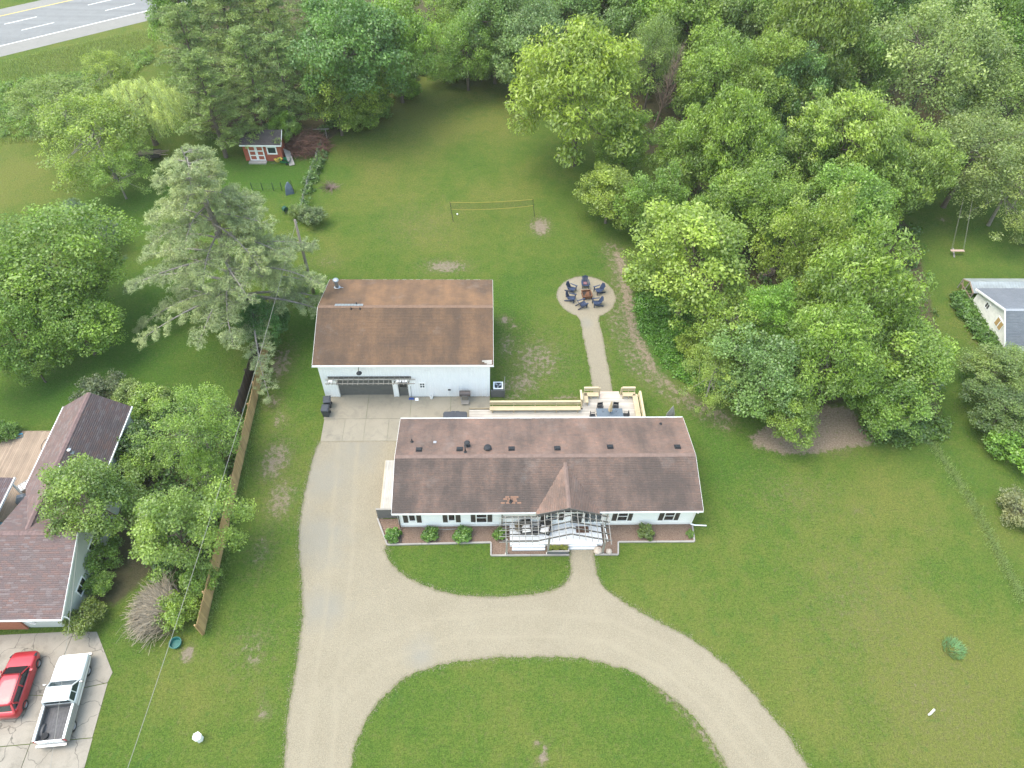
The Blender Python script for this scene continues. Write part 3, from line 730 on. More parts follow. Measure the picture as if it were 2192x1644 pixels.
# fascia, drip edge and gutters
mb = MB(); mb.box(hx0, hx1, hy0 - .03, hy0 - .002, HE - .17, HE - .005); mb.build('fascia', MAT['trim'], H)
MB().box(hx0, hx1, hy1 + .002, hy1 + .03, HE - .17, HE - .005).build('fascia', MAT['trim'], H)
for xa, xb in ((hx0 - .02, hx0 - .003), (hx1 + .003, hx1 + .02)):
    mb = MB()
    mb.hexa([(xa, hy0, HE - .16), (xb, hy0, HE - .16), (xb, hym, HR - .16), (xa, hym, HR - .16)], [(xa, hy0, HE + .012), (xb, hy0, HE + .012), (xb, hym, HR + .012), (xa, hym, HR + .012)])
    mb.hexa([(xa, hym, HR - .16), (xb, hym, HR - .16), (xb, hy1, HE - .16), (xa, hy1, HE - .16)], [(xa, hym, HR + .012), (xb, hym, HR + .012), (xb, hy1, HE + .012), (xa, hy1, HE + .012)])
    mb.build('rake_board', MAT['trim'], H)
mb = MB()
for a_, b_ in ((hx0, 3.5), (8.4, hx1)):
    mb.box(a_, b_, hy0 - .085, hy0 - .077, HE - .13, HE - .03); mb.box(a_, b_, hy0 - .077, hy0 - .032, HE - .13, HE - .12)
mb.build('gutter', MAT['trim'], H)
mb = MB(); mb.box(hx0, hx1, hy1 + .13, hy1 + .145, HE - .14, HE - .02); mb.box(hx0, hx1, hy1 + .032, hy1 + .13, HE - .14, HE - .125); mb.build('gutter', MAT['trim'], H)
# downspouts at the corners
MB().tube([(wx0 + .06, hy0 - .1, HE - .14), (wx0 + .06, wy0 - .1, HE - .35), (wx0 + .06, wy0 - .1, .2), (wx0 + .09, wy0 - .5, .1), (wx0 + .18, 25.72, .09)], .045, 6).build('downspout', MAT['dark'], H)
MB().tube([(wx1 - .05, hy0 - .1, HE - .14), (wx1 - .05, wy0 - .09, HE - .35), (wx1 - .05, wy0 - .09, .25), (wx1 + .3, wy0 - .14, .14), (17.15, 26.98, .1)], .065, 4).build('downspout', MAT['trim'], H)
MB().tube([(9.05, 27.0, HE - .2), (9.05, 27.0, .3), (9.1, 26.6, .1), (9.2, 25.7, .09)], .055, 4).build('downspout', MAT['trim'], H)
# front gable over the porch
dz = 3.66; dxc, dl, dr_, dyf = 5.95, 3.55, 8.35, 26.62
ratio = (HR - HE) / (hym - hy0)
yb = hy0 + (dz - HE) / ratio
gb = MB()
gb.slab([(dl, dyf, HE), (dxc, dyf, dz), (dxc, yb, dz), (dl, dyf + .02, HE + .02)][:3] + [(dl, hy0 + .03, HE + .01)], .1)
gb.slab([(dxc, dyf, dz), (dr_, dyf, HE), (dr_, hy0 + .03, HE + .01), (dxc, yb, dz)], .1)
GD = gb.build('front_gable', MAT['house_roof'], H)
shingles((dl, hy0 + .02, HE + .012), (dl, dyf, HE + .012), (dxc, dyf, dz + .012), (dxc, yb, dz + .012), GD, MAT['house_roof'], seed=3)
shingles((dr_, dyf, HE + .012), (dr_, hy0 + .02, HE + .012), (dxc, yb, dz + .012), (dxc, dyf, dz + .012), GD, MAT['house_roof'], seed=4)
ridge_caps((dxc, dyf, dz + .015), (dxc, yb - .05, dz + .015), GD, MAT['ridge_h'], .30, .38)
MB().hexa([(dl + .25, wy0 - .25, 2.6), (dr_ - .25, wy0 - .25, 2.6), (dxc + .01, wy0 - .25, dz - .16), (dxc - .01, wy0 - .25, dz - .16)], [(dl + .25, wy0 + .05, 2.6), (dr_ - .25, wy0 + .05, 2.6), (dxc + .01, wy0 + .05, dz - .16), (dxc - .01, wy0 + .05, dz - .16)]).build('gable_wall', MAT['white'], H)
mb = MB(); mb.beam((dl, dyf - .02, HE - .06), (dxc, dyf - .02, dz - .06), .03, .16); mb.beam((dxc + .01, dyf - .024, dz - .06), (dr_, dyf - .024, HE - .06), .03, .16); mb.build('gable_trim', MAT['dark_wood'], H)
# windows and shutters
def shut(x, z0=.78, z1=2.12, wd=.36, y=wy0):
    mb = MB(); mb.box(x - wd / 2, x + wd / 2, y - .045, y - .015, z0, z1)
    for k in range(14): zz = z0 + .08 + (z1 - z0 - .16) * k / 13; mb.box(x - wd / 2 + .05, x + wd / 2 - .05, y - .055, y - .045, zz - .018, zz + .012)
    mb.build('shutter', MAT['shutter'], H)
for xs_, (xa, xb, za, zb, rows) in (((-6.40, -5.37), (-6.13, -5.64, 1.08, 2.16, 1)), ((-3.37, -2.37), (-3.11, -2.62, 1.08, 2.16, 1)), ((-1.22, .06), (-.98, -.17, .74, 2.16, 2)), ((9.72, 10.92), (9.95, 10.72, .80, 2.16, 2)), ((13.36, 14.58), (13.6, 14.36, .80, 2.16, 2))):
    for x_ in xs_: shut(x_)
    window_y(H, xa - .04, xb + .04, za - .06, zb + .06, wy0 - .016, rows)
shut(4.18, .95, 2.25, .38); shut(5.58, .95, 2.25, .38); window_y(H, 4.45, 5.30, .95, 2.25, wy0 - .016, 2, gl='glass_b')
dw = MB().box(6.35, 7.20, wy0 - .05, wy0 - .017, .50, 2.42).build('front_door', MAT['dark'], H)
MB().box(6.50, 7.05, wy0 - .058, wy0 - .052, 1.2, 2.25).build('pane', MAT['glass_b'], dw)
MB().tube([(7.12, wy0 - .1, 1.35), (7.12, wy0 - .1, 1.55)], .02, 6).build('handle', MAT['steel'], dw)
window_y(H, 7.3, 8.75, .55, 2.4, wy0 - .016, 1, 3, 'glass_b')
# things that stick out of the roof
fN = Vector((0, -(HR - HE), hym - hy0)).normalized(); bN = Vector((0, HR - HE, hym - hy0)).normalized(); RT = Vector((0, hym, HR))
def rv_box(px, py):
    p = onplane(px, py, RT, bN); c_ = MB(); s_ = Vector((0, -(hym - hy0), HR - HE)).normalized()
    x = Vector((1, 0, 0)); b_ = [p + x * a + s_ * b - bN * .02 for a, b in ((-.22, -.2), (.22, -.2), (.22, .2), (-.22, .2))]; t_ = [p + x * a + s_ * b + bN * .14 for a, b in ((-.17, -.15), (.17, -.15), (.18, .17), (-.18, .17))]
    c_.hexa(b_, t_); c_.slab([p + x * a + s_ * b + bN * .03 for a, b in ((-.25, -.25), (.25, -.25), (.25, .25), (-.25, .25))], .02)
    c_.build('roof_vent', MAT['black'], RF)
for px, py in ((897, 963), (984, 962), (1095, 961), (1193, 960), (1306, 957), (1450, 957)): rv_box(px, py)
def rv_pipe(px, py, h=.38, r=.05, n=bN, cap=False):
    p = onplane(px, py, RT, n); mb = MB(); mb.lathe([(r * 3, -.02), (r * 2.6, .05), (r, .09), (r, h)], p, 10)
    if cap: mb.lathe([(r * 2.2, h - .03), (r * 2.4, h + .06), (r * 1.6, h + .12), (.01, h + .13)], p, 12)
    mb.build('vent_pipe', MAT['black'], RF)
pat = m_shingle('new_shingle', [(.25, .135, .085), (.225, .128, .085), (.20, .12, .09)], (.17, .105, .08), .3)
p = onplane(1093, 1070, RT, fN)
for k, (dx, dy) in enumerate([(-.55, 0), (-.2, 0), (.15, 0), (-.4, .15), (0, .15), (.3, .15), (-.75, -.3), (-.35, -.3), (.05, -.3), (.5, -.3), (-.25, -.15), (.2, -.15)]):
    q_ = p + Vector((dx, dy, dy * ratio)) + fN * .03; s_ = Vector((0, 1, ratio)).normalized()
    MB().slab([q_, q_ + Vector((.3, 0, 0)), q_ + Vector((.3, 0, 0)) + s_ * .13 - fN * .01, q_ + s_ * .13 - fN * .01], .008).build('new_shingle', pat, RF)
rv_pipe(882, 946); rv_pipe(996, 968, .6); rv_pipe(1000, 955, .42, .1, cap=True); rv_pipe(1044, 961, .2, .12, cap=True); rv_pipe(1093, 1074, .4, .05, fN); rv_pipe(1414, 908, .2)
p = onplane(931, 947, RT, bN); MB().box(p.x - .12, p.x + .12, p.y - .1, p.y + .1, p.z - .05, p.z + .06).build('roof_vent', MAT['grey_metal'], RF)
UC = thing('heat_pump', 'grey heat pump cabinet against the right end of the house', 'heat pump', (16.65, 32.2, 0), local=True)
MB().box(-.62, .5, -.85, .85, 0, .1).build('pad', MAT['concrete'], UC); MB().box(-.55, .42, -.75, .75, .1, 1.15).build('body', MAT['grey_metal'], UC); MB().box(-.58, .45, -.78, .78, 1.152, 1.2).build('lid', MAT['grey_metal'], UC)
for k in range(7): MB().box(.421, .44, -.68, .68, .22 + k * .12, .27 + k * .12).build('louvre', MAT['dark'], UC)
# ------------------------------------------------------------------ garage
ax0, ax1, ay0, ay1, AE, ARZ = -14.85, .41, 39.92, 50.59, 4.62, 6.33
aym = (ay0 + ay1) / 2; vx0, vx1, vy0, vy1 = -14.55, .12, 40.22, 50.29
GAR = thing('garage', 'big white metal sided garage with brown shingle roof and charcoal overhead door', 'garage', (-7.2, 40.22, 0))
MB().box(vx0, vx1, vy1 - .1, vy1, 0, 4.55).build('back_wall', MAT['white_metal'], GAR)
for xa in (vx0, vx1 - .1):
    MB().hexa([(xa, vy0 + .1, 0), (xa + .1, vy0 + .1, 0), (xa + .1, vy1 - .1, 0), (xa, vy1 - .1, 0)], [(xa, vy0 + .1, 4.55), (xa + .1, vy0 + .1, 4.55), (xa + .1, vy1 - .1, 4.55), (xa, vy1 - .1, 4.55)]).build('end_wall', MAT['white_metal'], GAR)
    MB().hexa([(xa, vy0, 4.55), (xa + .1, vy0, 4.55), (xa + .1, aym, ARZ - .14), (xa, aym, ARZ - .14)], [(xa, vy1, 4.55), (xa + .1, vy1, 4.55), (xa + .1, aym + .01, ARZ - .14), (xa, aym + .01, ARZ - .14)]).build('gable_wall', MAT['white_metal'], GAR)
DX0, DX1, DZ = -13.25, -8.45, 2.42; QX0, QX1, QZ = -8.0, -7.12, 2.2
def panel(x0, x1, z0, z1):
    mb = MB(); mb.box(x0 + .004, x1 - .004, vy0, vy0 + .06, z0, z1)
    n_ = max(1, round((x1 - x0) / .229)); xs = [x0 + .03 + (x1 - x0 - .06) * k / n_ for k in range(n_ + 1)]
    for x in xs[:-1] if len(xs) > 1 else xs:
        mb.hexa([(x - .03, vy0 - .0005, z0), (x + .03, vy0 - .0005, z0), (x + .03, vy0 - .0005, z1), (x - .03, vy0 - .0005, z1)], [(x - .012, vy0 - .025, z0), (x + .012, vy0 - .025, z0), (x + .012, vy0 - .025, z1), (x - .012, vy0 - .025, z1)])
    return mb.build('wall_panel', MAT['white_metal'], GAR)
xb = [vx0] + [vx0 + .915 * k for k in range(1, 16)] + [vx1]
cuts = sorted(set([round(v, 3) for v in xb] + [DX0, DX1, QX0, QX1]))
for a_, b_ in zip(cuts[:-1], cuts[1:]):
    if b_ - a_ < .02: continue
    m_ = (a_ + b_) / 2; z0 = DZ if DX0 < m_ < DX1 else (QZ if QX0 < m_ < QX1 else 0.0)
    panel(a_, b_, z0, 4.55)
for k in range(4):
    mb = MB(); z0, z1 = .03 + (DZ - .03) * k / 4, .03 + (DZ - .03) * (k + 1) / 4
    mb.box(DX0, DX1, vy0 + .22, vy0 + .27, z0 + .004, z1 - .004)
    for j in range(8):
        xa = DX0 + (DX1 - DX0) * (j + .08) / 8; xb_ = DX0 + (DX1 - DX0) * (j + .92) / 8; mb.box(xa, xb_, vy0 + .205, vy0 + .219, z0 + .1, z1 - .1)
    mb.build('door_section', MAT['door_grey'], GAR)
mb = MB()
for xa, xb_, zt in ((DX0, DX1, DZ), (QX0, QX1, QZ)):
    mb.box(xa - .09, xa, vy0 - .035, vy0 + .24, 0, zt); mb.box(xb_, xb_ + .09, vy0 - .035, vy0 + .24, 0, zt); mb.box(xa - .09, xb_ + .09, vy0 - .035, vy0 + .24, zt, zt + .09)
mb.build('door_trim', MAT['trim'], GAR)
d_ = MB().box(QX0, QX1, vy0 + .12, vy0 + .17, .03, QZ).build('side_door', MAT['door_grey'], GAR)
MB().box(QX0 + .15, QX1 - .15, vy0 + .11, vy0 + .119, 1.2, 2.05).build('pane', MAT['glass'], d_)
MB().lathe([(.02, 0), (.035, .02), (.035, .05), (.01, .06)], (QX1 - .08, vy0 + .08, 1.0), 8).build('handle', MAT['steel'], d_)
MB().box(DX0 - .1, QX1 + .1, vy0 + .3, vy0 + .36, 0, 2.6).build('inner_lining', MAT['black'], GAR)
gr = MB()
gr.hexa([(ax0, ay0, AE - .1), (ax1, ay0, AE - .1), (ax1, aym, ARZ - .1), (ax0, aym, ARZ - .1)], [(ax0, ay0, AE), (ax1, ay0, AE), (ax1, aym, ARZ), (ax0, aym, ARZ)])
gr.hexa([(ax0, aym, ARZ - .1), (ax1, aym, ARZ - .1), (ax1, ay1, AE - .1), (ax0, ay1, AE - .1)], [(ax0, aym, ARZ), (ax1, aym, ARZ), (ax1, ay1, AE), (ax0, ay1, AE)])
GR = gr.build('roof', MAT['barn_roof'], GAR)
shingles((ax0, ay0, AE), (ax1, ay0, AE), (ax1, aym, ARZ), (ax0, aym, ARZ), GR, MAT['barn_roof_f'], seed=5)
shingles((ax1, ay1, AE), (ax0, ay1, AE), (ax0, aym, ARZ), (ax1, aym, ARZ), GR, MAT['barn_roof'], seed=6)
ridge_caps((ax0, aym, ARZ), (ax1, aym, ARZ), GR, MAT['ridge_g'], .34, .32)
mb = MB(); mb.box(ax0, ax1, ay0 - .03, ay0 - .002, AE - .18, AE + .005); mb.build('fascia', MAT['trim'], GAR)
mb = MB(); mb.box(ax0 - .05, ax1 + .05, ay0 - .10, ay0 - .09, AE - .15, AE - .03); mb.box(ax0 - .05, ax1 + .05, ay0 - .09, ay0 - .032, AE - .15, AE - .14)
mb.build('gutter', MAT['trim'], GAR)
MB().box(ax0, ax1, ay1 + .002, ay1 + .03, AE - .18, AE + .005).build('fascia', MAT['trim'], GAR)
for xa, xb_ in ((ax0 - .02, ax0 - .003), (ax1 + .003, ax1 + .02)):
    mb = MB()
    mb.hexa([(xa, ay0, AE - .16), (xb_, ay0, AE - .16), (xb_, aym, ARZ - .16), (xa, aym, ARZ - .16)], [(xa, ay0, AE + .01), (xb_, ay0, AE + .01), (xb_, aym, ARZ + .01), (xa, aym, ARZ + .01)])
    mb.hexa([(xa, aym, ARZ - .16), (xb_, aym, ARZ - .16), (xb_, ay1, AE - .16), (xa, ay1, AE - .16)], [(xa, aym, ARZ + .01), (xb_, aym, ARZ + .01), (xb_, ay1, AE + .01), (xa, ay1, AE + .01)])
    mb.build('rake_board', MAT['trim'], GAR)
abN = Vector((0, ARZ - AE, aym - ay0)).normalized(); afN = Vector((0, -(ARZ - AE), aym - ay0)).normalized(); ART = Vector((0, aym, ARZ))
p = onplane(722, 616, ART, abN)
mb = MB(); mb.lathe([(.34, -.08), (.30, .05), (.17, .1), (.17, .72), (.20, .74), (.20, .80)], p, 16); mb.lathe([(.27, .88), (.29, .94), (.22, 1.02), (.01, 1.06)], p, 16)
for k in range(4): a_ = k * 1.57; mb.box(p.x + .17 * math.cos(a_) - .01, p.x + .17 * math.cos(a_) + .01, p.y + .17 * math.sin(a_) - .01, p.y + .17 * math.sin(a_) + .01, p.z + .78, p.z + .93)
mb.box(p.x + .05, p.x + .55, p.y - .05, p.y + .0, p.z + .02, p.z + .06)
mb.build('chimney_pipe', MAT['steel'], GR, smooth=False)
# row of galvanised ridge patches and three small stubs
x_ = atY(716, 656, aym).x
for k in range(9):
    MB().hexa([(x_ + k * .275, aym + .02, ARZ + .02), (x_ + k * .275 + .25, aym + .02, ARZ + .02), (x_ + k * .275 + .25, aym + .38, ARZ - .08), (x_ + k * .275, aym + .38, ARZ - .08)], [(x_ + k * .275, aym + .02, ARZ + .05), (x_ + k * .275 + .25, aym + .02, ARZ + .05), (x_ + k * .275 + .25, aym + .38, ARZ - .06), (x_ + k * .275, aym + .38, ARZ - .06)]).build('ridge_flashing', MAT['steel'], GR)
for px, py, n_ in ((752, 662, afN), (771, 662, afN), (763, 651, abN)):
    p = onplane(px, py, ART, n_); MB().lathe([(.1, -.02), (.06, .05), (.05, .2)], p, 8).build('vent_pipe', MAT['black'], GR)
mb = MB()
for k in range(3):
    a, b = onplane(1034 - k * 5 + 8, 781 - k * 3, ART, afN), onplane(1053, 780 - k * 3, ART, afN)
    mb.slab([a + afN * (.045 + .003 * k), b + afN * (.045 + .003 * k), b + afN * (.045 + .003 * k) + Vector((0, .12, .04)), a + afN * (.045 + .003 * k) + Vector((0, .12, .04))], .012)
mb.build('pale_patch', MAT['grey_wood'], GR)
# fittings on the front wall
lp = MB(); p = atY(772, 795, vy0); p.z += .45; lp.tube([(p.x, vy0, p.z + .35), (p.x, vy0 - .3, p.z + .5), (p.x, vy0 - .55, p.z + .42), (p.x, vy0 - .6, p.z + .25)], .025, 6); lp.lathe([(.04, .28), (.07, .24), (.20, .08), (.24, .0)], (p.x, vy0 - .6, p.z - .0), 14); lp.lathe([(.07, -.015), (.07, .015)], (p.x, vy0 - .03, p.z + .35), 8)
lp.build('barn_lamp', MAT['black'], GAR)
p = atY(904, 825, vy0); window_y(GAR, p.x - .30, p.x + .30, p.z - .35, p.z + .45, vy0 - .026, 2, 2, 'glass_b', .12)
p = atY(962, 833, vy0); mb = MB(); mb.box(p.x - .30, p.x + .22, vy0 - .06, vy0 - .026, p.z - .12, p.z + .5); mb.build('electric_panel', MAT['white_metal'], GAR)
MB().box(p.x - .12, p.x + .12, vy0 - .12, vy0 - .061, p.z - .06, p.z + .08).build('meter', MAT['dark'], GAR)
# slatted canopy over the doors
CAN = thing('door_trellis', 'grey slatted trellis canopy fixed above the garage doors', 'trellis', (-10.3, 40.2, 2.6))
for yy in (vy0 - .75, vy0 - .30): MB().box(-14.05, -6.35, yy - .02, yy + .02, 2.68, 2.76).build('rail', MAT['grey_wood'], CAN)
MB().box(-13.9, -6.75, vy0 - .10, vy0 - .03, 2.62, 2.86).build('ledger', MAT['dark_wood'], CAN)
for k in range(17):
    x = -13.85 + 7.0 * k / 16; MB().box(x - .018, x + .018, vy0 - .95, vy0 - .10, 2.77, 2.83).build('slat', MAT['silver_wood'], CAN)
for x in (-13.75, -13.1, -8.2, -6.95): MB().beam((x, vy0 - .72, 2.65), (x, vy0 - .03, 2.15), .09, .09).build('brace', MAT['dark_wood'], CAN)
for x in (-13.6, -7.75, -7.25): MB().box(x - .2, x + .2, vy0 - .60, vy0 - .36, 2.70, 2.755).build('panel', MAT['cushion'], CAN)

# ------------------------------------------------------------------ neighbouring house
NB = thing('neighbour_house', 'neighbouring L shaped house with mottled red brown roof and pale siding', 'house', (-30, 20, 0))
ne, nr_ = 2.40, 4.40
# front wing: ridge along x
fx1 = -28.85; fy0, fy1, fym = 19.2, 30.2, 24.62; nwx = -29.05
mb = MB(); mb.box(-44, nwx, 19.6, 19.7, 0, 2.4); laps(mb, -44, nwx, 19.6, .35, 2.35); mb.build('front_wall', MAT['offwhite'], NB)
ring = [(19.7, 0), (29.8, 0), (29.8, 2.38), (fym, nr_ - .15), (19.7, 2.38)]
MB().hexa([(nwx - .1, a_, b_) for a_, b_ in ring][::-1], [(nwx, a_, b_) for a_, b_ in ring][::-1]).build('gable_wall', MAT['offwhite'], NB)
MB().box(-44, -32.3, 19.46, 19.58, 0, 2.0).build('brick_front', plain('brick_front', (.34, .13, .08), .85, var=.2, scale=10), NB)
MB().beam((-32.3, 19.48, 2.0), (-31.4, 19.48, .9), .1, .1).build('porch_rail', MAT['trim'], NB)
ex0, ex1, exm, wy_ = -35.4, -29.85, -32.55, 37.35
rr_ = 4.3
r1 = MB(); r1.slab([(-44, fy0, ne), (fx1, fy0, ne), (fx1, fym, nr_), (-44, fym, nr_)], .12); r1.slab([(fx1, fym, nr_), (fx1, fy1, ne), (-34.6, fy1, ne), (-34.6, fym, nr_)], .12)
# rear wing: ridge along y
r1.slab([(ex1, fym + .6, ne), (ex1, wy_, ne), (exm, wy_, rr_), (exm, fym + .6, rr_)], .12); r1.slab([(ex0, wy_, ne), (ex0, 29.6, ne), (exm, fym + .6, rr_), (exm, wy_, rr_)], .12)
NR = r1.build('roof', MAT['nb_roof'], NB)
shingles((-40, fy0, ne), (fx1, fy0, ne), (fx1, fym, nr_), (-40, fym, nr_), NR, MAT['nb_roof'], seed=11, tab=.42)
shingles((fx1, fy1, ne), (-34.6, fy1, ne), (-34.6, fym, nr_), (fx1, fym, nr_), NR, MAT['nb_roof'], seed=12, tab=.42)
shingles((ex1, fym + .6, ne), (ex1, wy_, ne), (exm, wy_, rr_), (exm, fym + .6, rr_), NR, MAT['nb_roof'], seed=13, tab=.42)
shingles((ex0, wy_, ne), (ex0, 29.6, ne), (exm, fym + .6, rr_), (exm, wy_, rr_), NR, MAT['nb_roof'], seed=14, tab=.42)
nrc = plain('nb_ridge', (.17, .115, .108), .9, var=.25)
ridge_caps((-40, fym, nr_), (fx1, fym, nr_), NR, nrc, .34, .3); ridge_caps((exm, fym, rr_), (exm, wy_, rr_), NR, nrc, .36, .5)
MB().box(-44, -34.62, fym - .1, fym, 0, nr_ - .16).build('back_wall', MAT['offwhite'], NB)
MB().box(-30.25, -30.15, 29.8, 36.9, 0, 2.4).build('side_wall', MAT['offwhite'], NB)
ring = [(-35.0, 0), (-30.15, 0), (-30.15, 2.4), (exm, rr_ - .15), (-35.0, 2.4)]
MB().hexa([(a_, 36.9, b_) for a_, b_ in ring], [(a_, 37.0, b_) for a_, b_ in ring]).build('gable_wall', MAT['offwhite'], NB)
MB().box(-35.0, -34.9, 29.9, 36.9, 0, 2.4).build('side_wall', MAT['offwhite'], NB)
mb = MB(); mb.box(ex1 + .01, ex1 + .09, 25.3, wy_ + .02, ne - .13, ne + .01); mb.box(-44, fx1 + .02, fy0 - .10, fy0 - .02, ne - .13, ne + .01); mb.box(ex0 - .09, ex0 - .01, 29.6, wy_, ne - .13, ne + .01); mb.build('gutter', MAT['trim'], NB)
mb = MB(); mb.hexa([(fx1 + .002, fy0, ne - .16), (fx1 + .03, fy0, ne - .16), (fx1 + .03, fym, nr_ - .16), (fx1 + .002, fym, nr_ - .16)], [(fx1 + .002, fy0, ne + .02), (fx1 + .03, fy0, ne + .02), (fx1 + .03, fym, nr_ + .02), (fx1 + .002, fym, nr_ + .02)]); mb.build('rake_board', MAT['trim'], NB)
for px, py in ((174, 1255), (199, 1165)): p = atX(px, py, nwx); window_x(NB, p.y - .6, p.y + .6, p.z - .45, p.z + .45, nwx)
p = atX(264, 946, -30.15); window_x(NB, p.y - .45, p.y + .45, p.z - .4, p.z + .4, -30.15)
MB().tube([(-28.9, 19.5, 2.2), (-28.8, 19.5, 1.9), (-28.8, 19.5, .2), (-28.4, 19.6, .1)], .05, 4).build('downspout', MAT['trim'], NB)
nsl = Vector((rr_ - ne, 0, ex1 - exm)).normalized()
p = onplane(152, 968, Vector((exm, 30, rr_)), nsl); MB().lathe([(.22, -.08), (.12, .05), (.12, .35), (.16, .37), (.02, .42)], p, 10).build('vent_pipe', MAT['steel'], NR)
p = onplane(133, 1003, Vector((exm, 30, rr_)), nsl); MB().lathe([(.18, -.08), (.08, .05), (.08, .3)], p, 10).build('vent_pipe', MAT['steel'], NR)
# small covered porch roof at the left edge
SP = thing('porch_cover', 'low shingled porch roof at the left edge beside the tan deck', 'roof', (-39, 28.5, 0))
q_ = MB(); q_.slab([(-42, 26.4, 2.9), (-36.35, 26.4, 2.75), (-36.35, 30.2, 2.75), (-42, 30.2, 2.9)], .12); s_ = q_.build('roof', MAT['nb_roof'], SP)
shingles((-36.35, 26.4, 2.75), (-36.35, 30.2, 2.75), (-42, 30.2, 3.2), (-42, 26.4, 3.2), s_, MAT['nb_roof'], seed=15, tab=.42)
MB().box(-36.34, -36.26, 26.35, 30.25, 2.6, 2.78).build('fascia', MAT['trim'], SP)
for yy in (26.7, 29.9): MB().box(-36.6, -36.48, yy - .06, yy + .06, .5, 2.62).build('post', MAT['trim'], SP)
# its deck of tan boards
ND = thing('neighbour_deck', 'tan wooden deck behind the neighbouring house', 'deck', (-38, 30, 0))
for k in range(36):
    x = -40.6 + k * .158; y0_ = 24.7
    MB().box(x, x + .147, y0_, 36.2 + .02 * (k % 3), .42, .46).build('board', MAT['nb_deck'], ND)
MB().box(-40.6, -34.95, 36.25, 36.31, .1, .45).build('rim_board', MAT['nb_deck'], ND)

# ------------------------------------------------------------------ red shed
RS = thing('garden_shed', 'small red brown garden shed with white double door under the trees', 'shed', (-27, 77, 0))
sx0, sx1, sy0, sy1 = -29.35, -24.85, 77.0, 80.0
mb = MB(); mb.box(sx0, sx1, sy0, sy0 + .08, 0, 2.3); mb.build('front_wall', MAT['red_paint'], RS)
mb = MB(); mb.box(sx0, sx1, sy1 - .08, sy1, 0, 2.3); mb.build('back_wall', MAT['red_paint'], RS)
for xa in (sx0, sx1 - .08):
    mb = MB(); mb.box(xa, xa + .08, sy0 + .08, sy1 - .08, 0, 2.3); mb.hexa([(xa, sy0, 2.3), (xa + .08, sy0, 2.3), (xa + .08, 78.5, 3.15), (xa, 78.5, 3.15)], [(xa, sy1, 2.3), (xa + .08, sy1, 2.3), (xa + .08, 78.51, 3.15), (xa, 78.51, 3.15)]); mb.build('end_wall', MAT['red_paint'], RS)
q_ = MB(); q_.slab([(sx0 - .2, sy0 - .25, 2.28), (sx1 + .2, sy0 - .25, 2.28), (sx1 + .2, 78.5, 3.3), (sx0 - .2, 78.5, 3.3)], .08); q_.slab([(sx1 + .2, sy1 + .25, 2.28), (sx0 - .2, sy1 + .25, 2.28), (sx0 - .2, 78.5, 3.3), (sx1 + .2, 78.5, 3.3)], .08)
sr = q_.build('roof', MAT['shed_roof'], RS)
shingles((sx0 - .2, sy0 - .25, 2.28), (sx1 + .2, sy0 - .25, 2.28), (sx1 + .2, 78.5, 3.3), (sx0 - .2, 78.5, 3.3), sr, MAT['shed_roof'], seed=16, tab=.33)
mb = MB(); mb.box(sx0 - .22, sx1 + .22, sy0 - .29, sy0 - .255, 2.14, 2.3); mb.build('fascia', MAT['trim'], RS)
mb = MB(); mb.hexa([(sx1 + .203, sy0 - .25, 2.12), (sx1 + .24, sy0 - .25, 2.12), (sx1 + .24, 78.5, 3.14), (sx1 + .203, 78.5, 3.14)], [(sx1 + .203, sy0 - .25, 2.32), (sx1 + .24, sy0 - .25, 2.32), (sx1 + .24, 78.5, 3.34), (sx1 + .203, 78.5, 3.34)]); mb.build('rake_board', MAT['trim'], RS)
for j in range(2):
    x0_ = -28.75 + j * .93; mb = MB(); mb.box(x0_, x0_ + .9, sy0 - .05, sy0 - .02, .12, 2.08)
    mb.box(x0_, x0_ + .13, sy0 - .08, sy0 - .05, .12, 2.08); mb.box(x0_ + .77, x0_ + .9, sy0 - .08, sy0 - .05, .12, 2.08)
    for zz in (.12, .73, 1.34, 1.95): mb.box(x0_ + .13, x0_ + .77, sy0 - .078, sy0 - .05, zz, zz + .13)
    dd = mb.build('door', MAT['trim'], RS)
    for zz in (.25, .86, 1.47): MB().box(x0_ + .135, x0_ + .765, sy0 - .058, sy0 - .051, zz + .005, zz + .475).build('door_panel', MAT['red_paint'], dd)
window_y(RS, -26.55, -25.35, .95, 2.0, sy0 - .005, 1, 1, 'glass_b', .15)
MB().box(-28.9, -26.8, sy0 - .7, sy0 - .1, 0, .15).build('door_step', MAT['grey_wood'], RS)

# ------------------------------------------------------------------ white barn at the right edge, with lean-to
BN = thing('white_barn', 'weathered white gabled barn with grey roof at the right edge', 'barn', (51, 49, 0))
bx, by0, bym, by1, zf, zr, zb_ = 49.5, 45.3, 47.7, 52.0, 1.5, 3.5, 2.05
mb = MB(); ring = [(by0, 0), (by1, 0), (by1, zb_), (bym, zr), (by0, zf)]
mb.hexa([(bx, a, b) for a, b in ring], [(bx + .12, a, b) for a, b in ring]); mb.build('gable_wall', MAT['barn_white'], BN)
MB().box(bx + .12, 60, by0, by0 + .1, 0, zf).build('front_wall', MAT['barn_white'], BN)
MB().box(bx + .12, 60, by1 - .1, by1, 0, zb_).build('back_wall', MAT['barn_white'], BN)
F0, F1, F2 = (by0 - .25, zf - .13), (bym, zr + .1), (by1 + .25, zb_ + .02)
q_ = MB(); q_.slab([(bx - .3, *F0), (60, *F0), (60, *F1), (bx - .3, *F1)], .1); q_.slab([(60, *F2), (bx - .3, *F2), (bx - .3, *F1), (60, *F1)], .1)
br = q_.build('roof', MAT['grey_roof'], BN)
shingles((bx - .3, *F0), (60, *F0), (60, *F1), (bx - .3, *F1), br, MAT['grey_roof'], seed=17, tab=.4)
shingles((60, *F2), (bx - .3, *F2), (bx - .3, *F1), (60, *F1), br, MAT['grey_roof'], seed=18, tab=.4)
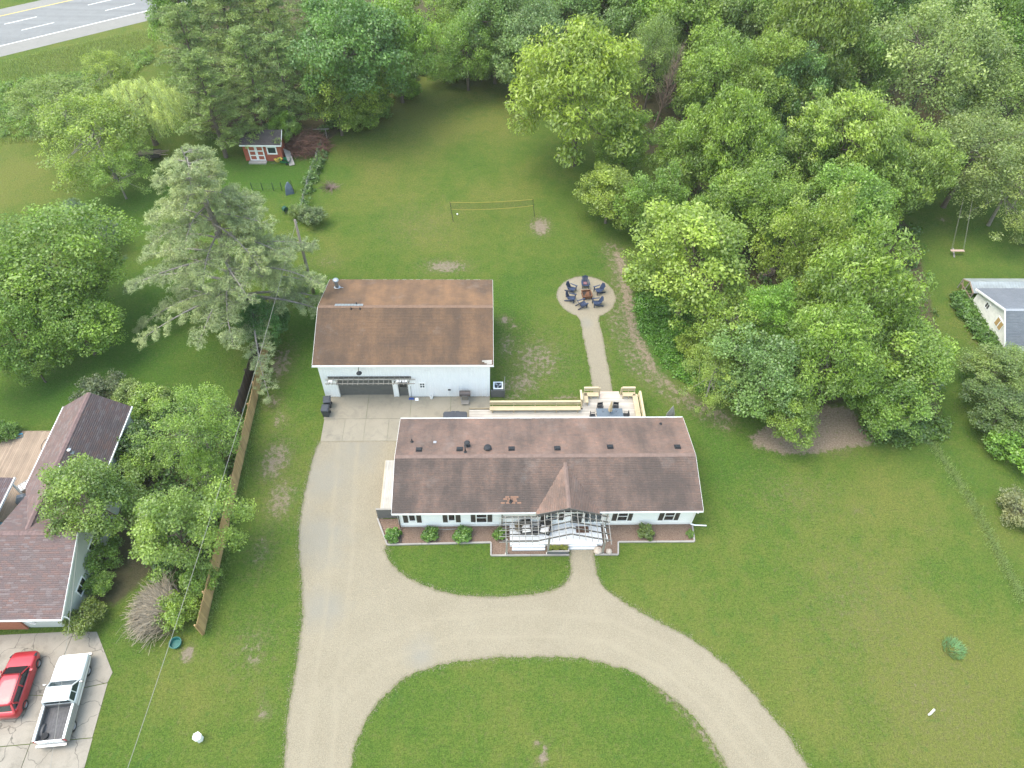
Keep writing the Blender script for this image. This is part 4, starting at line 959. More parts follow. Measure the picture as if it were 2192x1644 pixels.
ridge_caps((bx - .3, *F1), (60, *F1), br, plain('barn_ridge', (.30, .32, .35), .8), .34, .6)
for A_, B_ in ((F0, F1), (F1, F2)):
    mb = MB(); mb.hexa([(x_, y_, z_ - .2) for x_, (y_, z_) in ((bx - .34, A_), (bx - .303, A_), (bx - .303, B_), (bx - .34, B_))], [(x_, y_, z_ + .03) for x_, (y_, z_) in ((bx - .34, A_), (bx - .303, A_), (bx - .303, B_), (bx - .34, B_))]); mb.build('rake_board', MAT['trim'], BN)
p = atX(2114, 655, bx); window_x(BN, p.y - .35, p.y + .35, p.z - .35, p.z + .35, bx, -1, 1, 2, 'dark')
p = atX(2139, 693, bx); mb = MB(); mb.box(bx - .05, bx, p.y - .62, p.y + .62, p.z - .5, p.z + .5); hd = mb.build('hatch', MAT['trim'], BN)
tp = plain('tan_panel', (.42, .28, .11), .8)
for a_ in (-.52, .06): MB().box(bx - .06, bx - .051, p.y + a_, p.y + a_ + .46, p.z - .4, p.z + .4).build('hatch_panel', tp, hd)
LT = thing('lean_to', 'open timber framed lean-to with pale corrugated roof behind the white barn', 'lean-to', (49.5, 54, 0))
l0, l1, z0_, z1_ = 52.3, 53.6, 1.35, 1.75
for k in range(11):
    xa = 49.4 + k * .9; mb = MB()
    for j in range(6):
        dz_ = .02 * (j % 2); mb.slab([(xa + j * .15, l0, z0_ + dz_), (xa + j * .15 + .145, l0, z0_ + dz_), (xa + j * .15 + .145, l1, z1_ + dz_), (xa + j * .15, l1, z1_ + dz_)], .015)
    mb.build('roof_sheet', MAT['poly_roof'], LT)
for a_, b_ in (((49.35, 52.35, 0), (49.35, 52.35, 1.3)), ((49.35, 53.6, 0), (49.35, 53.6, 1.7)), ((49.35, 54.6, 0), (49.35, 54.6, 1.2)), ((49.35, 52.35, 1.3), (49.35, 53.6, 1.7)), ((49.35, 53.6, 1.7), (49.35, 54.6, 1.2)), ((49.35, 52.4, .7), (49.35, 54.55, .7)), ((49.35, 53.65, .1), (49.35, 54.5, 1.1)), ((49.35, 52.4, 1.2), (49.35, 53.55, .1)), ((59, 54.6, 0), (59, 54.6, 1.2))):
    MB().beam(a_, b_, .08, .08).build('frame_timber', MAT['nb_deck'] if a_[1] != b_[1] else MAT['grey_wood'], LT)
for k in range(6): MB().slab([(49.4 + k * 1.6, 53.63, 1.74), (49.4 + k * 1.6, 54.7, 1.2), (51 + k * 1.6 - .02, 54.7, 1.2), (51 + k * 1.6 - .02, 53.63, 1.74)][::-1], .015).build('roof_sheet', MAT['poly_roof'], LT)
MB().box(50.6, 59, 54.3, 54.35, 0, 1.1).build('back_boards', MAT['grey_wood'], LT)

# ================================================================== outdoor structures
# ------------------------------------------------------------------ front porch
PO = thing('front_porch', 'white painted front porch with steps under the pergola', 'porch', (5.2, 26.3, 0))
for k in range(12):
    y = 25.45 + k * .142; MB().box(1.6, 8.72, y, y + .136, .42, .45).build('board', MAT['porch_white'], PO)
MB().box(1.6, 8.72, 25.38, 25.44, .0, .44).build('skirt', MAT['white'], PO)
for z_, y_, xa, xb_ in ((.14, 25.02, 1.75, 4.3), (.28, 25.20, 1.75, 4.3), (.14, 25.06, 4.75, 8.3), (.28, 25.22, 4.75, 8.3)):
    MB().box(xa, xb_, y_, y_ + (25.37 - y_), 0 if z_ < .2 else .141, z_ ).build('step', MAT['porch_white'], PO)
# ------------------------------------------------------------------ pergola over the porch
PG = thing('pergola', 'slatted timber pergola rising to a peak over the front porch', 'pergola', (5.2, 26, 0))
def pz(x):
    if x < 3.6: return 2.42
    if x < 5.98: return 2.42 + (x - 3.6) / 2.38 * 1.0
    return 3.42 - (x - 5.98) / 3.0 * 1.08
for y_ in (24.62, 25.15, 25.65, 26.15, 26.62):
    for a_, b_ in ((1.0, 3.6), (3.6, 5.98), (5.98, 9.1)):
        MB().beam((a_, y_, pz(a_ + .001 if a_ else a_)), (b_, y_, pz(b_ - .001)), .045, .14).build('purlin', MAT['dark_wood'], PG)
x = 1.25
while x < 9.1:
    z_ = pz(x) + .10
    MB().beam((x, 24.25, z_), (x, 26.62 if 3.6 < x < 8.4 else 26.6, z_), .05, .05).build('slat', MAT['silver_wood'], PG); x += .485
for y_ in (24.45, 24.9, 25.4, 25.9, 26.4):
    MB().beam((.75, y_, 2.58), (3.7, y_, 2.58), .035, .035).build('slat', MAT['silver_wood'], PG)
for x_ in (1.32, 4.46, 8.67):
    MB().box(x_ - .07, x_ + .07, 24.70, 24.84, 0, pz(x_) - .05).build('post', MAT['grey_wood'], PG)
    MB().box(x_ - .10, x_ + .10, 24.67, 24.87, .012, .07).build('post_foot', MAT['trim'], PG)
for x_ in (1.0, 9.08): MB().box(x_ - .05, x_ + .05, 26.95, 27.07, .45, 2.4).build('post', MAT['grey_wood'], PG)
# ------------------------------------------------------------------ left side deck and louvred screen
SD = thing('side_deck', 'narrow bleached deck along the left end of the house', 'deck', (-7.7, 30.5, 0))
for k in range(11):
    x = -8.52 + k * .142; MB().box(x, x + .134, 28.15, 33.0, .56, .60).build('board', MAT['deck_white'], SD)
MB().box(-8.56, -8.525, 28.15, 33.0, .05, .59).build('rim_board', MAT['deck_new'], SD)
LS = thing('louvred_screen', 'dark grey louvred screen panel at the left front corner of the house', 'screen', (-7.8, 27.95, 0))
for x_ in (-8.68, -7.03): MB().box(x_ - .05, x_ + .05, 27.9, 28.0, 0, 1.42).build('post', MAT['louver'], LS)
for k in range(10): z_ = .12 + k * .13; MB().hexa([(-8.63, 27.90, z_), (-7.08, 27.90, z_), (-7.08, 27.97, z_ + .03), (-8.63, 27.97, z_ + .03)], [(-8.63, 27.90, z_ + .105), (-7.08, 27.90, z_ + .105), (-7.08, 27.975, z_ + .125), (-8.63, 27.975, z_ + .125)]).build('slat', MAT['louver'], LS)
MB().box(-8.75, -6.97, 27.88, 28.02, 1.42, 1.46).build('cap', MAT['grey_wood'], LS)
# ------------------------------------------------------------------ back deck with built-in benches
BD = thing('back_deck', 'new timber back deck with built in benches behind the house', 'deck', (6, 38, 0))
dzf = .46
k = 0; y = 35.5
while y < 40.0:
    xa, xb_ = (-1.7, 13.35) if y + .14 < 38.45 else (8.3, 13.35)
    MB().box(xa, xb_, y, y + .134, dzf - .04, dzf).build('board', MAT['deck_boards'], BD); y += .142
for a_ in ((-1.7, 8.3, 38.5, 38.54), (8.3, 13.35, 40.02, 40.06)): MB().box(a_[0], a_[1], a_[2], a_[3], .05, dzf - .01).build('rim_board', MAT['deck_new'], BD)
MB().box(8.24, 8.28, 38.54, 40.06, .05, dzf - .01).build('rim_board', MAT['deck_new'], BD); MB().box(13.36, 13.40, 35.5, 40.06, .05, dzf - .01).build('rim_board', MAT['deck_new'], BD)
def bench(p0, p1, inw):
    """seat slats and a backrest along the deck's edge; inw points to the deck's inside"""
    p0, p1, i_ = Vector((*p0, 0)), Vector((*p1, 0)), Vector((*inw, 0)); d_ = (p1 - p0).normalized()
    for k, o_ in enumerate((.12, .22, .32, .42)): MB().beam(p0 + i_ * o_ + Vector((0, 0, dzf + .42)), p1 + i_ * o_ + Vector((0, 0, dzf + .42)), .085, .04).build('bench_slat', MAT['deck_new'], BD)
    MB().beam(p0 + i_ * .49 + Vector((0, 0, dzf + .40)), p1 + i_ * .49 + Vector((0, 0, dzf + .40)), .04, .11).build('bench_front', MAT['deck_new'], BD)
    MB().beam(p0 - i_ * .12 + Vector((0, 0, dzf + .86)), p1 - i_ * .12 + Vector((0, 0, dzf + .86)), .19, .04).build('top_rail', MAT['deck_new'], BD)
    for z_ in (.58, .74): MB().beam(p0 - i_ * (.0 + (z_ - .5) * .22) + Vector((0, 0, dzf + z_)), p1 - i_ * (.0 + (z_ - .5) * .22) + Vector((0, 0, dzf + z_)), .03, .12).build('back_slat', MAT['deck_new'], BD)
    n_ = max(2, round((p1 - p0).length / 1.9)); 
    for k in range(n_ + 1):
        q_ = p0 + (p1 - p0) * (.03 + .94 * k / n_)
        MB().beam(q_ + i_ * .42, q_ + i_ * .42 + Vector((0, 0, dzf + .39)), .09, .09, d_).build('bench_leg', MAT['deck_new'], BD)
        MB().beam(q_ + i_ * .06, q_ - i_ * .1 + Vector((0, 0, dzf + .84)), .09, .05, d_).build('back_post', MAT['deck_new'], BD)
bench((.1, 38.45), (8.05, 38.45), (0, -1)); bench((8.30, 38.75), (8.30, 39.85), (1, 0)); bench((8.5, 39.98), (9.8, 39.98), (0, -1)); bench((11.95, 39.98), (13.1, 39.98), (0, -1)); bench((13.33, 36.2), (13.33, 39.7), (-1, 0))
for k in range(3): MB().box(9.95, 11.8, 40.08 + k * .14, 40.21 + k * .14, .26, .30).build('step_board', MAT['deck_pink'], BD)
for k in range(3): MB().box(9.95, 11.8, 39.58 + k * .145, 39.71 + k * .145, dzf + .004, dzf + .03).build('step_board', MAT['deck_pink'], BD)
for x_ in (9.9, 11.85): MB().box(x_ - .05, x_ + .05, 39.93, 40.04, 0, dzf + .95).build('back_post', MAT['deck_new'], BD)
# dining table, parasol, chairs on the deck
TB = thing('deck_table', 'slate grey dining table with cups on the back deck', 'table', (10.5, 37.35, dzf), local=True)
MB().box(-1.15, 1.15, -.55, .5, .70, .74).build('table_top', MAT['table'], TB)
for sx in (-1.02, 1.02):
    for sy in (-.45, .4): MB().box(sx - .04, sx + .04, sy - .04, sy + .04, 0, .70).build('leg', MAT['dark'], TB)
UM = thing('closed_parasol', 'closed tan parasol standing in the deck table', 'parasol', (10.5, 37.4, dzf), local=True)
MB().tube([(0, 0, 0), (0, 0, 2.3)], .025, 8).build('pole', MAT['grey_wood'], UM)
mb = MB(); prof = [(.16, 1.05), (.13, 1.3), (.09, 1.7), (.06, 2.1), (.02, 2.35)]
vs_ = []; n_ = 16
for r_, z_ in prof: vs_.append([((r_ * (1 + .3 * (k % 2))) * math.cos(6.283 * k / n_), (r_ * (1 + .3 * (k % 2))) * math.sin(6.283 * k / n_), z_) for k in range(n_)])
mb.loft(vs_); mb.build('canopy', MAT['tan'], UM)
MB().lathe([(.25, 0), (.25, .06), (.05, .1), (.05, .2)], (0, 0, 0), 12).build('base', MAT['dark'], UM)
for i_, (cx, cy) in enumerate(((-.6, .2), (.0, .22), (.55, .2))): mesh_obj('cup', (lambda m_: m_.mesh('cup'))(MB().lathe([(.035, 0), (.045, .11), (.038, .115), (.03, .02)], (0, 0, 0), 10)), MAT['steel'], None, (10.5 + cx, 37.35 + cy, dzf + .742), ['steel cup at the left of the deck table', 'steel cup in the middle of the deck table', 'steel cup at the right of the deck table'][i_], 'cup', 'cups on the deck table')
def deck_chair(loc, rz, label):
    c_ = thing('deck_chair', label, 'chair', loc, rz, 'chairs round the deck table', True)
    MB().box(-.24, .24, -.22, .24, .42, .46).build('seat', MAT['black'], c_)
    for sx in (-.22, .22):
        MB().box(sx - .02, sx + .02, -.22, -.18, 0, .42).build('leg', MAT['black'], c_); MB().box(sx - .02, sx + .02, .2, .24, 0, .9).build('leg', MAT['black'], c_)
        MB().beam((sx, -.2, .64), (sx, .22, .66), .04, .03).build('armrest', MAT['black'], c_)
    for k in range(5): MB().box(-.2, .2, .215, .235, .52 + k * .075, .57 + k * .075).build('back_slat', MAT['black'], c_)
deck_chair((9.8, 38.2, dzf), .15, 'black chair at the far left of the deck table'); deck_chair((11.15, 38.22, dzf), -.1, 'black chair at the far right of the deck table')
deck_chair((9.05, 37.25, dzf), 1.57, 'black chair at the left end of the deck table'); deck_chair((11.95, 37.3, dzf), -1.57, 'black chair at the right end of the deck table')
# storage box beside the deck
SB = thing('storage_box', 'dark slate moulded storage box with hinged lid behind the house', 'storage box', (-2.9, 37.4, 0), local=True)
MB().box(-.98, .98, -.55, .40, 0, .78).build('body', MAT['bin'], SB)
for s_ in (-1, 1):
    ring = lambda z_, i_: [(s_ * .01 + s_ * a, b, z_) for a, b in ((.0, -.6 + i_), (.98 - i_, -.6 + i_), (1.03 - i_, -.5), (1.03 - i_, .3), (.92 - i_, .44 - i_), (.35, .46 - i_), (.28, .52 - i_), (.0, .52 - i_))][::(1 if s_ > 0 else -1)]
    MB().loft([ring(.79, 0), ring(.86, 0), ring(.90, .04)]).build('lid', MAT['bin'], SB)
# trellis point rising behind the right back corner
OB = thing('obelisk_trellis', 'weathered grey pointed wooden panel standing behind the right rear corner of the house', 'trellis', (15.55, 36.6, 0), local=True)
for k in range(6):
    x0_ = -.36 + k * .12; h0 = 3.2 - abs(x0_) * 3.2; h1 = 3.2 - abs(x0_ + .112) * 3.2
    MB().hexa([(x0_, -.02, 0), (x0_ + .112, -.02, 0), (x0_ + .112, .02, 0), (x0_, .02, 0)], [(x0_, -.02, h0), (x0_ + .112, -.02, h1), (x0_ + .112, .02, h1), (x0_, .02, h0)]).build('plank', MAT['grey_wood'], OB)
for z_ in (.5, 1.6): MB().box(-.36, .36, .021, .055, z_, z_ + .09).build('batten', MAT['grey_wood'], OB)

# ------------------------------------------------------------------ fences
def board_fence(name, label, p0, p1, h, mat, wd=.14, gap=.012, caps=True, seed=0, side=1):
    r = random.Random(seed); p0, p1 = Vector((*p0, 0)), Vector((*p1, 0)); L = (p1 - p0).length; d_ = (p1 - p0) / L
    f = thing(name, label, 'fence', tuple(p0)); ang = math.atan2(d_.y, d_.x)
    me = MB().hexa([(0, -.012, 0), (wd, -.012, 0), (wd, .012, 0), (0, .012, 0)], [(0, -.012, h), (wd, -.012, h), (wd, .012, h), (0, .012, h)]).mesh('board'); me.materials.append(mat)
    n_ = int(L / (wd + gap))
    for k in range(n_):
        o = bpy.data.objects.new('board', me); COL.objects.link(o); o.parent = f; q_ = d_ * (k * (wd + gap)); o.location = (q_.x, q_.y, r.uniform(-.03, .03)); o.rotation_euler = (r.uniform(-.012, .012), r.uniform(-.01, .01), ang + r.uniform(-.02, .02))
    nrm = Vector((-d_.y, d_.x, 0)) * side
    for z_ in (.3, h * .5, h - .25): MB().beam(p0 + nrm * .04 + Vector((0, 0, z_)), p1 + nrm * .04 + Vector((0, 0, z_)), .04, .09).build('rail', mat, f)
    for k in range(int(L / 2.4) + 1):
        q_ = p0 + d_ * min(L, k * 2.4) + nrm * .11; MB().beam(q_, q_ + Vector((0, 0, h + .05)), .1, .1).build('post', mat, f)
    return f
board_fence('board_fence', 'tan upright board fence running beside the pine between the two gardens', (-20.0, 18.9), (-20.72, 47.2), 1.75, MAT['fence'], seed=3, side=1)
board_fence('board_fence', 'dark weathered board fence close behind the tan fence', (-21.65, 37.2), (-21.45, 46.6), 1.75, MAT['fence_dark'], seed=4, side=1)
# wire fence with posts beside the shed garden
WF = thing('wire_fence', 'low wire fence overgrown with vines between the lawn and the shed', 'fence', tuple(G(690, 300)))
wp = [G(700, 296), G(690, 318), G(680, 345), G(668, 375), G(660, 405), G(652, 435), G(645, 470)]
for q_ in wp: MB().beam(q_, q_ + Vector((0, 0, 1.25)), .09, .09).build('post', MAT['grey_wood'], WF)
for z_ in (.3, .6, .9, 1.15): MB().tube([q_ + Vector((0, 0, z_)) for q_ in wp], .008, 4).build('wire', MAT['grey_metal'], WF)
MB().tube([G(672, 297) + Vector((0, 0, 1.3)), G(708, 296) + Vector((0, 0, 1.3))], .05, 6).build('rail', MAT['grey_wood'], WF)
GF = thing('garden_fence', 'short dark green wire fence on posts in front of the red shed', 'fence', tuple(G(545, 405)))
for px in (541, 563, 586, 604): q_ = G(px, 408); MB().beam(q_, q_ + Vector((0, 0, 1.1)), .06, .06).build('post', plain('green_post', (.03, .06, .05), .7) if px == 541 else bpy.data.materials['green_post'], GF)
for z_ in (.3, .6, .9): MB().tube([G(541, 408) + Vector((0, 0, z_)), G(604, 408) + Vector((0, 0, z_))], .012, 4).build('wire', bpy.data.materials['green_post'], GF)

# ------------------------------------------------------------------ utility pole and cables
UP = thing('utility_pole', 'weathered wooden utility pole left of the garage', 'pole', (-17.7, 53.7, 0), local=True)
MB().tube([(0, 0, -.2), (0, 0, 4), (.02, 0, 9.1)], [.17, .145, .11], 10).build('shaft', MAT['polecol'], UP, smooth=True)
MB().lathe([(.05, 0), (.06, .05), (.03, .12)], (.14, 0, 8.75), 8).build('insulator', MAT['steel'], UP); MB().beam((.1, 0, 8.7), (.16, 0, 8.78), .03, .03).build('bracket', MAT['steel'], UP)
def cable(p0, p1, sag, label, r=.014):
    p0, p1 = Vector(p0), Vector(p1); pts = [p0.lerp(p1, k / 40) - Vector((0, 0, sag * 4 * (k / 40) * (1 - k / 40))) for k in range(41)]
    MB().tube(pts, r, 5).build('overhead_cable', MAT['wire'], label=label, cat='cable')
cable((-17.62, 53.7, 8.85), (-20.0, -6, 8.3), 1.6, 'pale overhead cable running from the wooden pole over the tan fence')
cable((-28.98, 24.7, 4.0), (-20.0, -6, 8.1), .7, 'thin overhead cable leaving the gable end of the neighbouring house', .010)

# ================================================================== smaller things
# ------------------------------------------------------------------ beside the garage
def wheeled_bin(loc, rz, label, s=1.0):
    b_ = thing('wheeled_bin', label, 'bin', loc, rz, 'wheeled bins', True)
    rr = lambda hw, hd, z_: [(-hw, -hd, z_), (hw, -hd, z_), (hw, hd, z_), (-hw, hd, z_)]
    MB().loft([rr(.24 * s, .26 * s, .05), rr(.30 * s, .34 * s, .95 * s)]).build('body', MAT['bin'], b_)
    q_ = lambda hw, y0, y1, z_: [(-hw, y0, z_), (-hw * .8, y0 - .05, z_), (hw * .8, y0 - .05, z_), (hw, y0, z_), (hw, y1, z_), (-hw, y1, z_)]
    MB().loft([q_(.33 * s, -.33 * s, .40 * s, .955 * s), q_(.33 * s, -.33 * s, .40 * s, 1.0 * s), q_(.24 * s, -.24 * s, .30 * s, 1.07 * s)]).build('lid', MAT['bin'], b_)
    MB().tube([(-.26 * s, .44 * s, .93 * s), (.26 * s, .44 * s, .93 * s)], .02, 6).build('handle', MAT['black'], b_)
    for x_ in (-.27, .27): MB().tube([(x_ * s - .03, .28 * s, .12), (x_ * s + .03, .28 * s, .12)], .12, 12).build('wheel', MAT['rubber'], b_)
    return b_
wheeled_bin((-14.15, 39.15, 0.0), .12, 'dark wheeled bin standing nearest the garage corner'); wheeled_bin((-14.18, 38.2, 0.0), -.05, 'dark wheeled bin standing farther from the garage wall')
gl = thing('barrel_grill', 'barrel shaped charcoal grill standing against the garage wall', 'grill', (-2.1, 39.75, .03), local=True)
n_ = 14
for nm, a0_, a1_ in (('hood', .0, math.pi), ('firebox', math.pi, 2 * math.pi)):
    rings = []
    for x_, r_ in ((-.50, .20), (-.47, .27), (.47, .27), (.50, .20)): rings.append([(x_, r_ * math.cos(a0_ + (a1_ - a0_) * k / n_), .95 + r_ * math.sin(a0_ + (a1_ - a0_) * k / n_)) for k in range(n_ + 1)])
    MB().loft(rings).build(nm, plain('grill_' + nm, (.10, .085, .08), .35, .3, var=.25, scale=6), gl, smooth=False)
for x_ in (-.35, .35):
    for y_ in (-.2, .2): MB().box(x_ - .02, x_ + .02, y_ - .02, y_ + .02, 0, .8).build('leg', MAT['grey_metal'], gl)
for k in range(6): MB().box(-.34, .34, -.62 + k * .075, -.57 + k * .075, .22, .25).build('shelf_slat', MAT['grey_wood'], gl)
for x_ in (-.32, .32): MB().box(x_ - .02, x_ + .02, -.62, .2, .18, .215).build('shelf_rail', MAT['grey_wood'], gl)
MB().tube([(-.2, -.30, 1.02), (-.2, -.35, 1.02), (.2, -.35, 1.02), (.2, -.30, 1.02)], .015, 6).build('handle', MAT['steel'], gl)
bu = thing('bucket', 'white plastic bucket on the apron by the garage wall', 'bucket', (-5.12, 40.0, .03), local=True)
MB().lathe([(.13, 0), (.165, .36), (.175, .36), (.175, .39), (.155, .39), (.125, .03)], (0, 0, 0), 16).build('body', MAT['white'], bu); MB().tube([(.17 * math.cos(a), .02 + .04 * math.sin(a), .37 - .12 * math.sin(a)) for a in [math.pi * k / 8 for k in range(9)]], .008, 4).build('handle', MAT['grey_metal'], bu)
bo = thing('broom', 'push broom with blue head leaning beside the garage side door', 'broom', (-6.86, 39.95, .03), local=True)
MB().tube([(.0, -.02, .12), (-.02, .24, 1.45)], .016, 6).build('handle', MAT['dark'], bo); MB().hexa([(-.28, -.12, 0), (.20, -.12, 0), (.20, .04, 0), (-.28, .04, 0)], [(-.24, -.06, .16), (.17, -.06, .16), (.17, .0, .16), (-.24, .0, .16)]).build('head', MAT['blue_pl'], bo)
mesh_obj('dustpan', MB().hexa([(-.16, -.14, 0), (.16, -.14, 0), (.13, .12, 0), (-.13, .12, 0)], [(-.16, -.14, .02), (.16, -.14, .02), (.13, .12, .09), (-.13, .12, .09)]).mesh('dustpan'), MAT['white'], None, (-6.42, 39.86, .032), 'small white dustpan next to the blue broom', 'dustpan')
ac = thing('air_conditioner', 'pale outdoor air conditioning unit at the right end of the garage', 'air conditioner', (.86, 40.75, 0), local=True)
MB().box(-.48, .48, -.55, .45, .0, .12).build('pad', MAT['concrete'], ac)
MB().box(-.42, .42, -.38, .38, .12, .86).build('body', MAT['grey_metal'], ac)
mb = MB(); mb.box(-.44, .44, .33, .42, .861, .90); mb.box(-.44, .44, -.42, -.33, .861, .90); mb.box(-.44, -.33, -.33, .33, .861, .90); mb.box(.33, .44, -.33, .33, .861, .90); mb.build('top_frame', MAT['white_metal'], ac)
MB().lathe([(.33, .862), (.33, .868), (.0, .868)], (0, 0, 0), 24, False).build('fan_well', MAT['black'], ac)
for k in range(3):
    a = k * 2.094 + .4; u = Vector((math.cos(a), math.sin(a), 0)); v_ = Vector((-u.y, u.x, 0)); z_ = Vector((0, 0, .885))
    MB().slab([u * .05 - v_ * .04 + z_, u * .29 - v_ * .10 + z_, u * .30 + v_ * .06 + z_ + Vector((0, 0, .02)), u * .05 + v_ * .04 + z_ + Vector((0, 0, .01))], .006).build('fan_blade', MAT['steel'], ac)
AS = thing('screen_panel', 'charcoal screen fence panel in front of the air conditioning unit', 'screen', (.85, 40.05, 0), local=True)
for k in range(5): MB().box(-.62, .55, -.02, .02, .10 + k * .19, .27 + k * .19).build('board', MAT['louver'], AS)
for x_ in (-.62, .55): MB().box(x_ - .04, x_ + .04, -.05, .05, 0, 1.1).build('post', MAT['louver'], AS)
MB().beam((.55, 0, 1.0), (.62, 1.6, 1.0), .04, .12).build('side_board', MAT['grey_wood'], AS)
mesh_obj('drain_pipe', MB().tube([(0, 0, .06), (1.0, .02, .06)], .055, 8).mesh('drain_pipe'), MAT['trim'], None, (.16, 39.55, 0), 'short white drain pipe lying by the garage corner', 'pipe')
# ------------------------------------------------------------------ fire pit and its chairs
fp = thing('fire_pit', 'square rusty steel fire pit in the middle of the round gravel area', 'fire pit', (10.02, 53.2, .006), .12, local=True)
s_, h_ = .46, .46
for a, b, c_, d_ in ((-s_, s_, -s_, -s_ + .03), (-s_, s_, s_ - .03, s_), (-s_, -s_ + .03, -s_ + .03, s_ - .03), (s_ - .03, s_, -s_ + .03, s_ - .03)): MB().box(a, b, c_, d_, .10, h_).build('side', MAT['rust'], fp)
MB().box(-s_ + .035, s_ - .035, -s_ + .035, s_ - .035, .14, .30).build('ash_bed', MAT['char'], fp)
mb = MB(); mb.box(-s_ - .05, s_ + .05, -s_ - .05, -s_ + .02, h_ + .002, h_ + .03); mb.box(-s_ - .05, s_ + .05, s_ - .02, s_ + .05, h_ + .002, h_ + .03); mb.box(-s_ - .05, -s_ + .02, -s_ + .02, s_ - .02, h_ + .002, h_ + .03); mb.box(s_ - .02, s_ + .05, -s_ + .02, s_ - .02, h_ + .002, h_ + .03); mb.build('rim', MAT['rust'], fp)
for k in range(5): MB().tube([(-.3 + .12 * k, -.3, .33), (.1 + .05 * k, .32, .37)], .045, 6).build('log', MAT['rust'], fp)
for a in (-1, 1):
    for b in (-1, 1): MB().box(a * .42 - .03, a * .42 + .03, b * .42 - .03, b * .42 + .03, 0, .10).build('foot', MAT['char'], fp)
AC = thing('adirondack_chair', 'x', 'chair', (0, 0, 0), 0, 'chairs round the fire pit', True)
for k in range(7):
    x0_ = -.27 + k * .0785; hh = .92 - .14 * abs(k - 3) / 3
    MB().hexa([(x0_, .22, .30), (x0_ + .07, .22, .30), (x0_ + .07, .24, .29), (x0_, .24, .29)], [(x0_ * 1.1, .22 + .42 * hh, .30 + .78 * hh), (x0_ * 1.1 + .075, .22 + .42 * hh, .30 + .78 * hh), (x0_ * 1.1 + .075, .245 + .42 * hh, .29 + .78 * hh), (x0_ * 1.1, .245 + .42 * hh, .29 + .78 * hh)]).build('back_slat', MAT['navy'], AC)
for k in range(6): y_ = -.36 + k * .105; z_ = .40 - (y_ + .36) * .17; MB().box(-.29, .29, y_, y_ + .092, z_ - .025, z_).build('seat_slat', MAT['navy'], AC)
for s_ in (-1, 1):
    MB().box(s_ * .33 - .02, s_ * .33 + .02, -.40, -.30, 0, .60).build('leg', MAT['navy'], AC)
    MB().beam((s_ * .31, -.34, .34), (s_ * .31, .62, .04), .04, .12).build('leg', MAT['navy'], AC)
    MB().hexa([(s_ * .37 - .07, -.46, .60), (s_ * .37 + .07, -.46, .60), (s_ * .35 + .045, .36, .60), (s_ * .35 - .045, .36, .60)], [(s_ * .37 - .07, -.46, .63), (s_ * .37 + .07, -.46, .63), (s_ * .35 + .045, .36, .63), (s_ * .35 - .045, .36, .63)]).build('armrest', MAT['navy'], AC)
for z_, w_ in ((.42, .29), (.80, .32)): y_ = .25 + .42 * (z_ - .3) / .78; MB().box(-w_, w_, y_ + .0, y_ + .03, z_, z_ + .06).build('back_rail', MAT['navy'], AC)
spots = [((1252, 613), 'navy adirondack chair at the far side of the fire pit facing the house'), ((1223, 623), 'navy adirondack chair at the far left of the fire pit'), ((1281, 626), 'navy adirondack chair at the far right of the fire pit'), ((1222, 643), 'navy adirondack chair at the near left of the fire pit'), ((1246, 656), 'navy adirondack chair nearest the gravel path to the deck'), ((1277, 653), 'navy adirondack chair at the near right of the fire pit')]
for i, ((px, py), lb) in enumerate(spots):
    p = G(px, py); p.z = .006; d_ = ((.02, -1), (.8, -.5), (-.85, -.4), (.9, -.3), (.85, .35), (-.85, -.15))[i]; rz = math.atan2(d_[1], d_[0]) + math.pi / 2
    if i == 0: AC.location = p; AC.rotation_euler = (0, 0, rz); AC['label'] = lb
    else: dup(AC, p, rz, lb)
mesh_obj('throw_pillow', MB().loft([[(-.16, -.16, 0), (.16, -.16, 0), (.16, .16, 0), (-.16, .16, 0)], [(-.2, -.2, .05), (.2, -.2, .05), (.2, .2, .05), (-.2, .2, .05)], [(-.14, -.14, .1), (.14, -.14, .1), (.14, .14, .1), (-.14, .14, .1)]]).mesh('throw_pillow'), plain('plum_cloth', (.20, .10, .11), .9), None, (G(1252, 613).x, G(1252, 613).y + .02, .385), 'small plum pillow on the far fire pit chair', 'pillow')
# ------------------------------------------------------------------ volleyball net
VN = thing('volleyball_net', 'volleyball net with yellow tapes between two thin posts on the back lawn', 'net', (.6, 65.8, 0))
a0, b0 = Vector((-3.92, 65.35, 0)), Vector((5.28, 66.3, 0)); at_, bt = a0 + Vector((-.25, .15, 2.55)), b0 + Vector((-.32, -.25, 2.6))
for q0, q1 in ((a0, at_), (b0, bt)): MB().tube([q0, q1], .03, 6).build('post', MAT['dark'], VN)
def netline(z0, sag):
    pts = []
    for k in range(25):
        t_ = k / 24; p = at_.lerp(bt, t_); f_ = z0 / 2.55; base = (a0.lerp(at_, f_)).lerp(b0.lerp(bt, f_), t_); base.z -= sag * 4 * t_ * (1 - t_); pts.append(base)
    return pts
tp_, bt_ = netline(2.48, .16), netline(1.62, .24)
for nm, L in (('top_tape', tp_), ('bottom_tape', bt_)):
    mb = MB()
    for p, q_ in zip(L[:-1], L[1:]): mb.beam(p, q_, .025, .075)
    mb.build(nm, MAT['yellow'], VN)
MB().tube([tp_[0], bt_[0]], .02, 5).build('side_tape', MAT['yellow'], VN); MB().tube([tp_[-1], bt_[-1]], .02, 5).build('side_tape', MAT['yellow'], VN)
mb = MB()
for k in range(1, 8): mb.tube([p.lerp(q_, k / 8) for p, q_ in zip(tp_[::3], bt_[::3])], .004, 3, False)
for k in range(92): t_ = (k + .5) / 92 * 24; i_ = int(t_); f_ = t_ - i_; i2 = min(i_ + 1, 24); mb.tube([tp_[i_].lerp(tp_[i2], f_), bt_[i_].lerp(bt_[i2], f_)], .004, 3, False)
